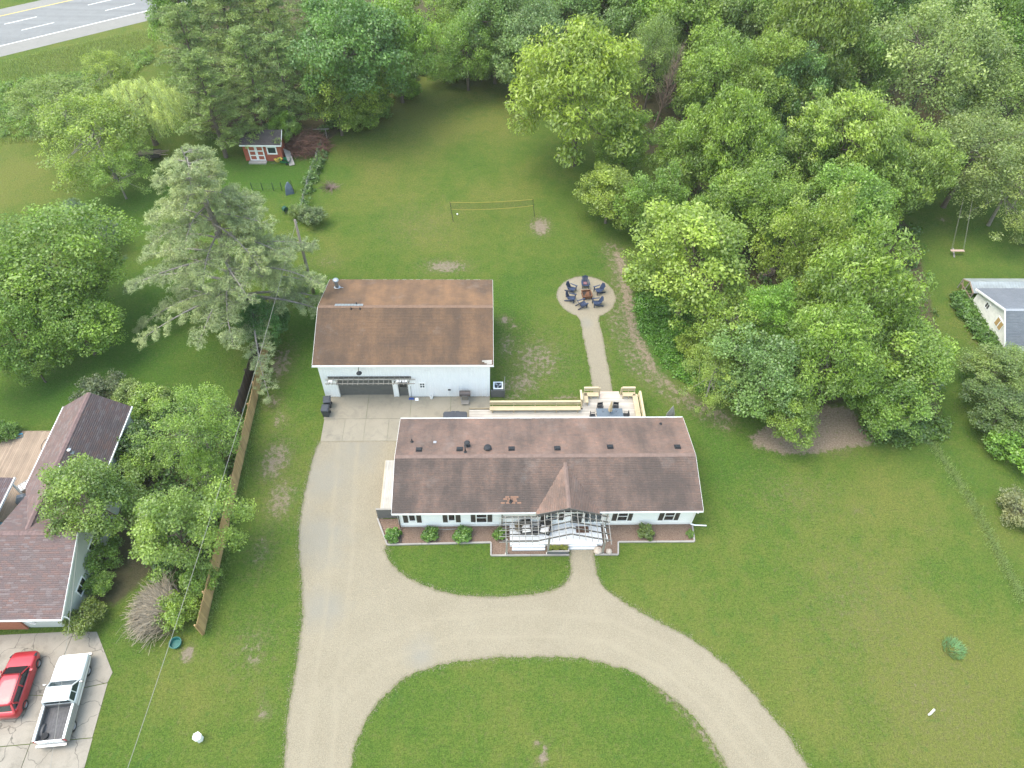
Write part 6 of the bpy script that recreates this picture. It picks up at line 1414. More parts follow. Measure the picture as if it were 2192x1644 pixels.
def proto(key, r, zc, rz, n, nper, crad, L, Wd, seed, mat='leaf', bark='bark', tr=.2, limbs=7, **kw):
    rng = np.random.default_rng(seed); ck = {k: kw.pop(k) for k in ('inner', 'lobes', 'lobe', 'low') if k in kw}
    P = crown_pts(rng, n, r, rz, zc, **ck); Rd = crad * rng.uniform(.6, 1.35, len(P))
    cm = leaf_mesh('crown', [leaves(rng, P, Rd, nper, L, Wd, **kw)], MAT[mat])
    tm = trunk_mesh(rng, zc, rz, r, P, tr, limbs=limbs).mesh('trunk', None, True); tm.materials.append(MAT[bark])
    PROTO[key] = (cm, tm, r, zc)
proto('maple', 6, 7, 5.2, 130, 250, 1.15, .25, .16, 1, tr=.26)
proto('maple2', 6, 7, 5.4, 125, 250, 1.2, .24, .16, 2, tr=.26, lobe=.36)
proto('round', 4, 4.3, 3.5, 95, 210, .9, .19, .125, 3, tr=.17, lobe=.36)
proto('round2', 4, 4.3, 3.6, 90, 210, .95, .185, .12, 4, tr=.17, lobe=.42)
proto('fine', 4.5, 5, 3.9, 130, 190, .85, .145, .08, 5, tr=.18, inner=.25, lobe=.34)
proto('airy', 4.5, 5, 4.0, 150, 120, .75, .17, .09, 6, tr=.15, inner=.2, lobe=.4, limbs=14, bark='bark_grey')
proto('windy', 6, 7, 5, 140, 200, 1.1, .34, .12, 7, tr=.24, wind=(1.1, .5, .5), up=1.2, lobe=.36)
proto('droop', 6, 7, 5.6, 145, 220, 1.1, .30, .12, 8, tr=.24, droop=.7, up=1.1, lobe=.34)
proto('twiggy', 4, 4.3, 3.4, 90, 110, .8, .18, .13, 9, tr=.12, inner=.15, lobe=.4, limbs=26, bark='bark_grey')
proto('ash', 5, 6, 5.4, 130, 200, .95, .27, .10, 10, tr=.22, droop=.35, limbs=12, bark='bark_grey', lobe=.42)
proto('shrub', 1.6, 1.1, 1.0, 44, 170, .45, .14, .085, 11, tr=.05, low=-.9)
proto('shrub2', 1.6, 1.1, 1.0, 40, 170, .5, .12, .085, 12, tr=.05, low=-.9)
proto('bush', .60, .46, .44, 26, 75, .22, .15, .11, 13, tr=.02, low=-.95, limbs=5)
proto('spruce', 1.5, 2.2, 1.6, 40, 130, .5, .2, .045, 14, mat='needle', tr=.1, low=-.9)
# conifers: whorls of flat sprays on a tall trunk
def conifer(key, h, r, seed, nwh=13, L=.32, Wd=.06, sparse=1.0, taper=.75):
    rng = np.random.default_rng(seed); mb = MB(); mb.tube([(0, 0, -.2), (0, 0, h * .5), (0, 0, h)], [.24, .15, .02], 7, False); C = []; Rd = []; T = []
    for i in range(nwh):
        z_ = h * (.18 + .8 * i / (nwh - 1)); rr = r * (1 - taper * (i / (nwh - 1)) ** 1.3) * rng.uniform(.8, 1.15)
        for k in range(int(rng.integers(5, 8))):
            a = rng.uniform(0, 6.283); u = np.array([math.cos(a), math.sin(a), 0]); e = rr * rng.uniform(.65, 1.1)
            tip = np.array([0, 0, z_]) + u * e + np.array([0, 0, e * rng.uniform(-.05, .22)])
            mb.tube([(0, 0, z_ - .2), tuple((np.array([0, 0, z_]) + tip) / 2), tuple(tip)], [.06, .04, .012], 4, False)
            tv = rng.random()
            for s_ in np.linspace(.3, 1, max(3, int(e / .55))):
                side = np.array([-u[1], u[0], 0]) * rng.normal() * .35 * e * .4
                C.append(np.array([0, 0, z_]) * (1 - s_) + tip * s_ + side); Rd.append(rng.uniform(.35, .7)); T.append(tv)
    pr_ = leaves(rng, np.array(C), np.array(Rd), 60 * sparse, L, Wd, up=.8, out=.2, flat=.45, tint=np.array(T))
    tm = mb.mesh('trunk', None, True); tm.materials.append(MAT['bark'])
    PROTO[key] = (leaf_mesh('crown', [pr_], MAT['needle']), tm, r, h * .5)
conifer('conifer', 15, 4.6, 21); conifer('conifer2', 14, 4.2, 22, 12)
# willow: hanging strands
def willow(key, r, zc, rz, seed):
    rng = np.random.default_rng(seed); P = crown_pts(rng, 260, r * .95, rz, zc, inner=.5, low=-.1); C = []; T = []
    for p in P:
        n_ = int(rng.integers(5, 10)); tv = rng.random(); o_ = nrm(np.array([p[0], p[1], 0.01])) * rng.uniform(.0, .18)
        for k in range(n_): C.append(p + o_ * k + np.array([0, 0, -.34 * k])); T.append(tv)
    C = np.array(C); C = C[C[:, 2] > .5]; T = np.array(T)[:len(C)]
    pr_ = leaves(rng, C, np.full(len(C), .34), 30, .30, .05, up=.9, out=.5, flat=1.4, droop=1.6, tint=T)
    tm = trunk_mesh(rng, zc, rz, r, P, .3).mesh('trunk', None, True); tm.materials.append(MAT['bark'])
    PROTO[key] = (leaf_mesh('crown', [pr_], MAT['leaf']), tm, r, zc)
willow('willow', 4.5, 6, 3.2, 31)

LC = dict(g=(.175, .29, .045), y=(.225, .32, .05), yy=(.25, .35, .06), d=(.145, .26, .042), b=(.155, .27, .075), p=(.215, .295, .09), w=(.50, .56, .26), gr=(.195, .28, .075), m=(.19, .31, .046), br=(.17, .315, .04), pine=(.165, .245, .062), bl=(.12, .19, .10))
trnd = random.Random(11)
def tree(name, label, px, py, zc, r, key, col, group=None, cat='tree', rz=None, hs=1.0, pos=None):
    cm, tm, r0, z0 = PROTO[key]
    c_ = G(px, py, zc) if pos is None else Vector(pos)
    o = thing(name, label, cat, (c_.x, c_.y, 0), trnd.uniform(0, 6.28) if rz is None else rz, group, True)
    s_ = r / r0; o.scale = (s_, s_ * trnd.uniform(.93, 1.07), zc / z0 * hs)
    t_ = bpy.data.objects.new('trunk', tm); COL.objects.link(t_); t_.parent = o
    f = bpy.data.objects.new('crown', cm); COL.objects.link(f); f.parent = o
    k = LC[col] if isinstance(col, str) else col; j = trnd.uniform(.92, 1.1)
    f.color = (k[0] * j * trnd.uniform(.94, 1.06), k[1] * j, k[2] * j * trnd.uniform(.9, 1.1), 1)
    return o
T = tree
# --- woods on the right, from near to far
T('yellow_green_tree', 'broad yellow green tree right of the fire pit', 1480, 575, 6.2, 6.0, 'round', 'yy', hs=1.05)
T('leafy_tree', 'pale topped tree between the firewood stack and the swing lawn', 1745, 550, 7.0, 3.7, 'round2', 'y')
T('tall_ash_tree', 'large loose green tree in front of the white barn side of the woods', 1835, 640, 8.2, 5.4, 'ash', 'm')
T('ash_tree', 'drooping green tree standing in the middle of the near woods', 1775, 760, 6.5, 4.2, 'ash', 'g')
T('twiggy_tree', 'sparse yellow tree with pale bare twigs right of the gravel path', 1560, 700, 4.6, 4.0, 'twiggy', 'yy')
T('leafy_tree', 'yellowish low tree directly below the sparse yellow tree', 1530, 800, 3.2, 3.0, 'airy', 'y')
T('leafy_tree', 'bluish green tree at the front edge of the woods above the brown mulch', 1648, 815, 4.2, 4.0, 'round2', 'b')
T('leafy_tree', 'dense green tree at the right front corner of the woods', 1930, 790, 4.5, 4.3, 'round', 'm')
T('leafy_tree', 'rounded tree beside the bare earth at the right front of the woods', 1900, 870, 3.2, 3.4, 'round2', 'g')
T('leafy_tree', 'lower green tree at the left of the brown mulch', 1690, 890, 2.8, 2.5, 'round', 'm')
T('leafy_tree', 'green tree right behind the sparse yellow tree', 1640, 690, 5.0, 3.2, 'ash', 'br')
T('small_tree', 'bright green small tree on the lawn side of the woods below the big maple', 1305, 420, 3.6, 3.7, 'round', 'y')
T('big_maple_tree', 'largest broad maple tree on the right edge of the back lawn', 1240, 205, 9.0, 8.6, 'droop', 'y', hs=1.08)
T('leafy_tree', 'bright tree to the right of the big maple', 1555, 310, 8.5, 5.8, 'droop', 'm')
T('leafy_tree', 'green tree between the big maple and the yellow green tree', 1470, 330, 6.0, 4.3, 'maple', 'm')
T('leafy_tree', 'dark tree behind the yellow green tree', 1420, 440, 4.5, 3.4, 'round2', 'g')
T('leafy_tree', 'broad green tree behind the firewood stack', 1620, 430, 6.5, 4.8, 'maple2', 'm')
T('leafy_tree', 'dense tree left of the swing lawn', 1785, 440, 6.5, 5.0, 'maple', 'm')
T('windblown_tree', 'pale windblown tree with silvery leaf undersides', 1800, 300, 9.0, 6.2, 'windy', 'yy')
T('windblown_tree', 'second windblown tree right of the pale one', 1945, 340, 7.0, 5.8, 'windy', 'y')
T('leafy_tree', 'big grey green tree at the upper right', 2000, 130, 11, 8.6, 'fine', 'p')
T('leafy_tree', 'fine leaved pale tree over the swing', 2085, 330, 7.0, 7.0, 'fine', 'gr')
T('leafy_tree', 'fine leaved tree at the right edge above the barn', 2170, 400, 5.2, 5.8, 'airy', 'p')
T('leafy_tree', 'grey green tree in the right corner of the woods', 2150, 210, 8, 7, 'fine', 'gr')
T('leafy_tree', 'dark tree with yellow tips at the top of the woods', 1740, 100, 11, 6.6, 'droop', (.165, .25, .042))
T('leafy_tree', 'bright green tree left of the dark yellow tipped tree', 1640, 200, 8.5, 5.0, 'maple', 'y')
T('leafy_tree', 'green tree with grey bare stems beside it', 1530, 170, 8.0, 5.2, 'maple2', 'm')
T('leafy_tree', 'blue green tree in the middle of the upper woods', 1690, 230, 7.0, 4.0, 'round2', 'b')
T('leafy_tree', 'grey green small tree at the heart of the woods', 1640, 340, 6.0, 3.6, 'fine', 'b')
bg_g = 'trees of the woods behind the back lawn'
bgl = 'leafy tree among the dense woods behind the back lawn'
for px, py, zc, r, key, col, lb_ in [(1480, 60, 9, 6, 'maple', 'm', 'leafy tree to the upper right of the dead brown tree'),
    (1580, 40, 10, 6, 'maple2', 'gr', 'greyish leafy tree just left of the bare grey stems'),
    (1400, 20, 9, 6, 'round', 'm', 'leafy tree at the top edge straight above the dead brown tree'),
    (1310, 40, 8, 5.5, 'maple', 'b', 'bluish leafy tree behind the right half of the big maple'),
    (1210, 20, 8, 6, 'maple2', 'b', 'bluish leafy tree behind the left half of the big maple'),
    (1860, 30, 10, 6, 'maple', 'd', 'dark leafy tree at the top edge right of the yellow tipped tree'),
    (2140, 60, 10, 7, 'maple2', 'd', 'dark leafy tree in the top right corner'),
    (1650, 60, 10, 5.5, 'fine', 'd', 'dark fine leaved tree behind the bare grey stems'),
    (1120, 50, 8, 5.5, 'fine', (0.17, 0.27, 0.1), 'pale fine leaved tree behind the right part of the far lawn edge'),
    (1060, 70, 7, 4.6, 'round', 'b', 'bluish rounded tree behind the middle of the far lawn edge'),
    (1150, 110, 6, 4.8, 'round2', (0.18, 0.28, 0.1), 'pale tree at the far lawn edge touching the big maple'),
    (1090, 130, 4.0, 3.6, 'round', 'm', 'low green tree standing at the far lawn edge'),
    (1000, 100, 6.0, 5.0, 'fine', 'g', 'fine leaved green tree at the left part of the far lawn edge'),
    (960, 60, 5, 3.5, 'round2', 'm', 'small rounded tree right of the bright drooping tree'),
    (1820, 180, 8, 4.5, 'maple', 'd', 'dark tree between the yellow tipped tree and the big grey green tree'),
    (1050, 5, 8, 5, 'maple', 'g', 'leafy tree at the top edge above the middle of the far lawn edge'),
    (1950, -20, 10, 7, 'maple2', 'd', 'dark tree cut by the top edge above the big grey green tree'),
    (1500, -30, 10, 7, 'maple', 'd', 'leafy tree cut by the top edge right of the dead brown tree'),
    (1280, -40, 9, 7, 'maple2', 'g', 'leafy tree cut by the top edge above the big maple'),
    (1700, -30, 11, 7, 'maple', 'd', 'dark tree cut by the top edge above the yellow tipped tree'),
    (2100, -50, 11, 8, 'maple', 'g', 'leafy tree cut by the top edge left of the top right corner'),
    (2230, 130, 9, 7, 'maple2', 'd', 'leafy tree cut by the right edge below the top right corner'),
    (1720, 350, 6, 4, 'round', 'g', 'rounded tree between the pale windblown tree and the small bare sapling'),
    (1880, 420, 5, 4, 'round2', 'g', 'rounded tree below the second windblown tree'),
    (1540, 460, 4.5, 3.5, 'round', 'g', 'rounded tree directly behind the yellow green tree'),
    (930, -30, 7, 6, 'maple', 'y', 'yellow green tree cut by the top edge right of the bright drooping tree'),
    (1400, 120, 8, 4.0, 'fine', 'gr', 'fine leaved tree just behind the dead brown tree'),
    (1340, 310, 5.0, 3.4, 'ash', 'g', 'green tree in the gap between the big maple and the dead brown tree')]:
    T('leafy_tree', lb_, px, py, zc, r, key, col, bg_g)
# --- trees behind the back lawn, left
T('dark_maple_tree', 'dark blue green maple at the left far corner of the back lawn', 735, 110, 9.5, 6.8, 'maple', (.125, .235, .06))
T('drooping_tree', 'bright drooping tree overhanging the far left corner of the back lawn', 850, 100, 7.5, 5.8, 'droop', 'm')
T('leafy_tree', 'yellow green tree just right of the red shed', 718, 210, 5.0, 4.2, 'round2', 'y')
T('shrub', 'low dense shrub at the left edge of the back lawn above the brush heap', 760, 255, 1.6, 2.6, 'shrub', 'm', cat='shrub'); T('shrub', 'dark low shrub where the back lawn narrows', 800, 220, 1.8, 2.8, 'shrub2', 'd', cat='shrub'); T('shrub', 'bright leafy shrub below the drooping tree', 860, 185, 1.5, 2.4, 'shrub', 'br', cat='shrub'); T('shrub', 'shrub at the far end of the back lawn', 960, 150, 1.6, 2.6, 'shrub2', 'g', cat='shrub'); T('shrub', 'shrub at the middle of the far lawn edge', 1030, 150, 1.6, 2.4, 'shrub', 'm', cat='shrub')
T('leafy_tree', 'small bright tree growing over the roof of the red shed', 612, 275, 2.6, 1.7, 'round', 'br')
cg = 'pines behind the red shed'; cl_ = 'dark green pine in the group behind the red shed'
for px, py, zc, r, key, lb_ in [(420, 150, 7.5, 5.2, 'conifer', 'dark green pine right beside the willow'), (500, 100, 8, 5.5, 'conifer2', 'tall dark pine in the middle of the group behind the red shed'), (590, 90, 8, 5.4, 'conifer', 'tall dark pine left of the dark blue green maple'), (450, 230, 6.5, 4.6, 'conifer2', 'lower pine left of the red shed'), (610, 190, 6.5, 4.4, 'conifer', 'pine standing right above the red shed'), (545, 190, 7, 4.6, 'conifer2', 'pine standing left above the red shed roof'), (660, 40, 8, 5, 'conifer2', 'dark pine behind the dark blue green maple'), (400, 60, 7.5, 5, 'conifer', 'pine at the left end of the group nearest the highway'), (560, 10, 8, 5.5, 'conifer', 'pine cut by the top edge left of the dark blue green maple'), (480, 20, 8, 5.5, 'conifer2', 'pine cut by the top edge right of the highway')]:
    T('pine_tree', lb_, px, py, zc, r, key, 'pine', cg)
T('oak_tree', 'dark tree leaning over the highway at the top left', 385, 5, 7, 5.0, 'ash', 'd')
T('willow_tree', 'pale yellowish willow left of the pines', 300, 225, 5.2, 4.9, 'willow', 'w')
T('airy_tree', 'thin yellow green tree left of the willow', 205, 290, 5.5, 6.3, 'airy', 'y'); T('airy_tree', 'thin greenish tree at the edge of the roadside field', 125, 215, 3.5, 5.6, 'airy', (.20, .28, .05)); T('airy_tree', 'small airy tree reaching down to the left lawn', 245, 370, 3.4, 3.6, 'airy', 'm'); T('airy_tree', 'bright airy tree between the roadside grass and the willow', 235, 155, 3.5, 3.4, 'airy', 'y')
# --- the left garden
T('big_garden_tree', 'big bright green tree at the left edge', 85, 570, 6.5, 6.2, 'maple2', (.16, .285, .035)); T('leafy_tree', 'lower green tree in front of the big left tree', 165, 700, 3.6, 3.6, 'round', 'm'); T('leafy_tree', 'green tree at the left edge below the big tree', 30, 715, 4.2, 3.8, 'round2', 'g'); T('leafy_tree', 'small tree at the left edge above the neighbouring deck', 70, 780, 2.4, 2.0, 'round', 'm')
T('spruce_tree', 'blue green spruce right of the big left tree', 215, 495, 2.4, 1.9, 'spruce', 'bl'); T('spruce_tree', 'small dark spruce behind the big left tree', 160, 450, 1.8, 1.4, 'spruce', 'bl')
T('garden_tree', 'round green tree overhanging the neighbouring roof', 203, 1075, 4.4, 3.25, 'round', (.20, .29, .07)); T('garden_tree', 'round yellow green tree at the lower end of the tan fence', 380, 1146, 4.2, 3.4, 'round2', (.185, .295, .055), rz=1.2); T('locust_tree', 'feathery light green tree beside the tan fence', 425, 920, 4.6, 3.5, 'airy', (.20, .31, .055)); T('garden_tree', 'thin tree between the tan fence and the two round trees', 440, 1010, 3.0, 1.8, 'airy', 'm')
T('garden_tree', 'dark green tree below the big pine at the end of the tan fence', 562, 690, 2.8, 2.3, 'round', (.06, .16, .03))
for px, py, zc, r, key, col, lb in [(285, 950, 1.3, 1.9, 'shrub', (.08, .15, .03), 'dark shrub against the side wall of the neighbouring house'), (290, 1000, 1.2, 1.7, 'shrub2', 'g', 'green shrub between the neighbouring wall and the feathery tree'), (215, 832, 1.1, 1.9, 'shrub2', (.11, .15, .06), 'grey green shrub behind the neighbouring roof ridge'), (270, 845, .9, 1.4, 'shrub', 'gr', 'grey leafed shrub right of the terracotta pot'), (310, 865, 1.0, 1.8, 'shrub', 'm', 'bright shrub at the rear corner of the neighbouring house'), (340, 850, .8, 1.2, 'shrub2', 'gr', 'pale shrub behind the feathery tree'),
                                   (180, 1322, .9, 1.35, 'shrub', (.16, .22, .035), 'yellow green conifer bush at the corner of the concrete drive'), (215, 1190, 1.1, 1.5, 'shrub2', 'd', 'dark shrub below the round tree by the neighbouring wall'), (212, 1250, .8, 1.0, 'shrub', 'g', 'small shrub by the neighbouring side window'), (385, 1300, 1.0, 1.5, 'shrub2', 'm', 'green shrub at the end of the tan fence'), (430, 1240, 1.0, 1.3, 'shrub', 'g', 'shrub hiding the fence below the round yellow green tree'), (5, 925, .9, 1.2, 'shrub', 'd', 'dark shrub at the left edge by the tan deck'),
                                   (668, 462, 1.0, 1.5, 'shrub', (.13, .19, .07), 'rounded pale shrub at the end of the wire fence'), (640, 450, .8, 1.0, 'shrub2', 'gr', 'small shrub left of the rounded pale shrub'), (2130, 800, 2.2, 3.2, 'round2', 'gr', 'big shrub in front of the white barn'), (2150, 880, 2.0, 3.2, 'round', (.12, .20, .05), 'leafy shrub below the white barn'), (2180, 960, 1.3, 2.3, 'shrub', 'br', 'bright shrub at the right edge'), (2185, 800, 2.6, 3.2, 'fine', 'gr', 'tall shrub at the right edge hiding the barn roof'), (2185, 1095, .9, 1.8, 'shrub2', (.22, .25, .11), 'cream flowering shrub at the right edge'), (2190, 505, .8, 1.0, 'shrub', 'm', 'small shrub at the right edge behind the barn'), (1380, 590, 1.2, 1.8, 'shrub2', 'y', 'low shrub at the foot of the yellow green tree'), (1480, 740, 1.0, 1.5, 'shrub', 'y', 'yellowish shrub at the left edge of the woods')]:
    T('shrub', lb, px, py, zc, r, key, col, cat='shrub')
for i, (px, py) in enumerate([(839, 1146), (923, 1141), (993, 1142), (1072, 1141), (1381, 1136)]):
    T('hydrangea_bush', ['round green bush in the mulch by the louvred screen', 'round green bush second from the left along the house front', 'round green bush third from the left along the house front', 'round green bush at the left corner of the pergola', 'round green bush alone in the right mulch bed'][i], px, py, .42, .56 + .05 * (i % 3) - (.08 if i == 3 else 0), 'bush', (.12, .24, .035) if i < 4 else (.13, .20, .045), 'bushes along the house front', 'bush')
T('small_bush', 'little dark bush at the right end of the right mulch bed', 1477, 1141, .2, .3, 'bush', 'd', None, 'bush')
for k in range(5): T('planter_plant', ['yellow green plant at the left end of the planter box', 'yellow green plant second from the left in the planter box', 'yellow green plant in the middle of the planter box', 'yellow green plant second from the right in the planter box', 'yellow green plant at the right end of the planter box'][k], 0, 0, .16, .19, 'bush', (.24, .27, .04), 'plants in the planter box', 'plant', pos=(5.25 - .6 + .3 * k, 24.98, 0)).location.z = .43
T('dried_plant', 'thin dried plant in a pot left of the porch chairs', 0, 0, .35, .3, 'bush', (.30, .25, .18), None, 'plant', pos=(2.25, 26.65, 0)).location.z = .45

# --- the big white pine: leaning trunk, long drooping limbs, needle tufts
def white_pine():
    rng = np.random.default_rng(77); base = np.array([-22.6, 48.9, 0.]); H_ = 19.3
    o = thing('white_pine', 'huge open white pine left of the garage with long drooping boughs', 'tree', tuple(base), 0, None, True)
    trunk = [(0, 0, -.2), (-.1, .1, 4), (-.35, .2, 8), (-.3, .25, 12), (-.6, .3, 16), (-.8, .3, H_)]
    MB().tube(trunk, [.42, .36, .29, .22, .12, .03], 10, False).build('trunk', MAT['bark_grey'], o, smooth=True)
    def tp(z):
        for a, b in zip(trunk[:-1], trunk[1:]):
            if a[2] <= z <= b[2]: f = (z - a[2]) / (b[2] - a[2]); return np.array(a) * (1 - f) + np.array(b) * f
        return np.array(trunk[-1])
    C, Rd, Tn = [], [], []; lm = MB()
    n_l = 54
    for i in range(n_l):
        z_ = 3.2 + (H_ - 3.8) * (i / (n_l - 1)) ** 1.0; a = i * 2.399 + rng.normal() * .35
        f = (z_ - 3.2) / (H_ - 3.2)
        Ln = 9.9 * (1 - .86 * f ** 1.15) * rng.uniform(.6, 1.08); u = np.array([math.cos(a), math.sin(a), 0]); s0 = tp(z_)
        Ln = max(1.2, Ln * (1 + .45 * max(0, -u[0]) * (1 - f)))
        rise = rng.uniform(-.05, .30); drp = rng.uniform(.2, .5)
        pts = []
        for k in range(8):
            t_ = k / 7; pts.append(s0 + u * Ln * t_ + np.array([-u[1], u[0], 0]) * math.sin(t_ * 2.5 + i) * Ln * .06 + np.array([0, 0, Ln * (rise * t_ - drp * t_ ** 2.2)]))
        rad = .03 + .012 * Ln
        lm.tube([tuple(p) for p in pts], [rad * (1 - .88 * k / 7) for k in range(8)], 5, False)
        tv = rng.random()
        for k in range(int(8 + Ln * 4.3)):
            t_ = rng.uniform(.24 if f < .7 else .15, 1.0); j = min(6, int(t_ * 7)); q_ = pts[j] + (pts[j + 1] - pts[j]) * (t_ * 7 - j)
            sd_ = np.array([-u[1], u[0], 0]) * (1 if k % 2 else -1) + u * rng.uniform(.3, 1.1); sl = rng.uniform(.5, 1.0) * (1.9 * (1.15 - t_) + .35)
            tip = q_ + nrm(sd_) * sl + np.array([0, 0, rng.uniform(-.35, .15) * sl])
            lm.tube([tuple(q_), tuple((q_ + tip) / 2 + np.array([0, 0, .04])), tuple(tip)], [.022, .014, .006], 3, False)
            for w_ in np.linspace(.35, 1.05, max(2, int(sl / .32))): C.append(q_ + (tip - q_) * w_); Rd.append(rng.uniform(.20, .36)); Tn.append(np.clip(tv * .6 + rng.random() * .4, 0, 1))
    lm.build('limbs', MAT['bark_grey'], o, kind='stuff')
    pr_ = leaves(rng, np.array(C), np.array(Rd), 42, .27, .032, up=.75, out=.9, flat=.75, tint=np.array(Tn))
    cm = leaf_mesh('needles', [pr_], MAT['needle']); c_ = mesh_obj('needles', cm, None, o, kind='stuff'); c_.color = (.275, .345, .155, 1)
white_pine()

# --- bare and dead trees
def bare_tree(name, label, px, py, h, spread, n, mat, seed, stems=1):
    rng = np.random.default_rng(seed); b_ = G(px, py); o = thing(name, label, 'tree', tuple(b_), 0, None, True); mt = MB(); tw = MB()
    for s_ in range(stems):
        a = rng.uniform(0, 6.28); top = Vector((math.cos(a) * spread * .35, math.sin(a) * spread * .35, h * rng.uniform(.8, 1)))
        mt.tube([(0, 0, -.1), tuple(top * .5 + Vector(rng.normal(size=3) * .2)), tuple(top)], [.14, .09, .02], 6, False)
        for k in range(n):
            f = rng.uniform(.3, .95); p = top * f; a = rng.uniform(0, 6.28); L = spread * rng.uniform(.3, .8) * (1.2 - f)
            e = p + Vector((math.cos(a) * L * .6, math.sin(a) * L * .6, L * rng.uniform(.6, 1.3)))
            tw.tube([tuple(p), tuple(p.lerp(e, .5) + Vector(rng.normal(size=3) * .08)), tuple(e)], [.035, .02, .007], 3, False)
            for _ in range(5):
                q_ = p.lerp(e, float(rng.uniform(.3, 1))); d_ = Vector(rng.normal(size=3)) * .35 + Vector((0, 0, .5)); tw.tube([tuple(q_), tuple(q_ + d_)], [.012, .005], 3, False)
    mt.build('trunk', mat, o); tw.build('twigs', mat, o, kind='stuff')
bare_tree('dead_tree', 'dead reddish brown tree right of the big maple', 1392, 300, 13.0, 4.6, 80, plain('dead_brown', (.23, .165, .13), .95, var=.3), 41)
bare_tree('bare_tree', 'bare grey stemmed tree at the top of the woods', 1600, 170, 13, 4.0, 40, MAT['bark_grey'], 42, 3)
bare_tree('bare_tree', 'slender bare tree leaning in the upper right woods', 1660, 190, 12, 3.0, 18, MAT['bark_grey'], 43, 2)
bare_tree('bare_tree', 'small bare sapling among the middle woods', 1695, 380, 7, 2.5, 16, MAT['bark_grey'], 44, 2)

# --- plume grass beside the neighbouring house
def plume_grass(loc, label):
    rng = np.random.default_rng(51); n = 5200; base = np.stack([rng.normal(size=n) * .35, rng.normal(size=n) * .45, np.zeros(n)], -1)
    an = math.pi * .93 + rng.normal(size=n) * .42 + base[:, 1] * -.35; L = rng.uniform(.8, 2.3, n); h = rng.uniform(.4, 1.6, n)
    u = np.stack([np.cos(an), np.sin(an), np.zeros(n)], -1); up = np.array([0, 0, 1.])
    P = [base, base + u * (L * .3)[:, None] + up * (h * .8)[:, None], base + u * (L * .68)[:, None] + up * h[:, None], base + u * L[:, None] + up * (h * rng.uniform(.45, .8, n))[:, None]]
    P = [p + rng.normal(size=(n, 3)) * .04 * k for k, p in enumerate(P)]
    sd_ = np.cross(u, up); wd = (.006, .008, .01, .014); V = []
    for p, w_ in zip(P, wd): V += [p - sd_ * w_, p + sd_ * w_]
    V = np.stack(V, 1).reshape(-1, 3); k = np.arange(n)[:, None] * 8
    F = np.concatenate([k + np.array([0, 1, 3, 2]), k + np.array([2, 3, 5, 4]), k + np.array([4, 5, 7, 6])]); V[:, 2] = np.maximum(V[:, 2], .01)
    o = thing('ornamental_grass', label, 'grass', loc, 0, None, True); me = np_mesh('blades', V, F, MAT['grass'], dict(clump=np.repeat(rng.random(n), 8)))
    c_ = mesh_obj('blades', me, None, o, kind='stuff'); c_.color = (.235, .205, .16, 1)
plume_grass(tuple(G(365, 1318)), 'tall tan plume grass leaning over the lawn below the round yellow green tree')
def clump_grass(loc, r, n, h, col, label, seed):
    rng = np.random.default_rng(seed); a = rng.uniform(0, 6.283, n); rr = r * np.sqrt(rng.random(n)); base = np.stack([np.cos(a) * rr, np.sin(a) * rr, np.zeros(n)], -1)
    an = a + rng.normal(size=n) * .7; L = h * rng.uniform(.6, 1.2, n); tip = base + np.stack([np.cos(an) * L * .6, np.sin(an) * L * .6, L * .8], -1); sd_ = nrm(np.cross(tip - base, np.array([0, 0, 1.]))) * .02
    V = np.stack([base - sd_, base + sd_, tip], 1).reshape(-1, 3); F = np.arange(n * 3).reshape(n, 3)
    o = thing('grass_clump', label, 'grass', loc, 0, None, True); me = np_mesh('blades', V, F, MAT['grass'], dict(clump=np.repeat(rng.random(n), 3)))
    c_ = mesh_obj('blades', me, None, o, kind='stuff'); c_.color = (*col, 1)
clump_grass(tuple(G(2040, 1388)), .75, 420, .4, (.15, .30, .13), 'blue green tuft of tall grass on the right lawn', 61)

# --- stuff: ground cover, vines, meadow, tall grass along the property line
def scatter_poly(rng, poly_px, n):
    p = np.array(gp(poly_px)); lo, hi = p.min(0), p.max(0); out = []
    while len(out) < n:
        q_ = rng.uniform(lo, hi, (n * 2, 2)); ins = np.zeros(len(q_), bool)
        for i in range(len(p)):
            (x0, y0), (x1, y1) = p[i], p[(i + 1) % len(p)]
            ins ^= ((y0 > q_[:, 1]) != (y1 > q_[:, 1])) & (q_[:, 0] < (x1 - x0) * (q_[:, 1] - y0) / (y1 - y0 + 1e-12) + x0)
        out += list(q_[ins])
    return np.array(out[:n])
def cover(name, label, cat, poly, n, hz, rad, nper, L, Wd, col, seed, up=.9):
    rng = np.random.default_rng(seed); q_ = scatter_poly(rng, poly, n); z = hz * rng.uniform(.1, 1, n)
    me = leaf_mesh(name, [leaves(rng, np.column_stack([q_, z]), rad * rng.uniform(.6, 1.4, n), nper, L, Wd, up=up)], MAT['leaf'])
    o = mesh_obj(name, me, None, None, None, label, cat, None, 'stuff'); o.color = (*col, 1); return o
cover('undergrowth', 'leafy undergrowth on the floor of the woods', 'undergrowth', WOODS, 1500, 1.5, .75, 36, .32, .2, (.085, .17, .035), 71)
cover('ground_cover', 'bright green ground cover at the left edge of the woods', 'ground cover', [(1355, 640), (1400, 620), (1480, 660), (1500, 760), (1530, 850), (1470, 830), (1430, 790), (1395, 740), (1365, 700)], 420, .22, .4, 46, .15, .1, (.12, .27, .03), 72)
cover('ground_cover', 'ferny border planting along the white barn', 'ground cover', [(2040, 635), (2085, 625), (2105, 660), (2135, 715), (2150, 770), (2110, 755), (2070, 700), (2038, 655)], 330, .7, .5, 55, .34, .1, (.11, .22, .04), 73)
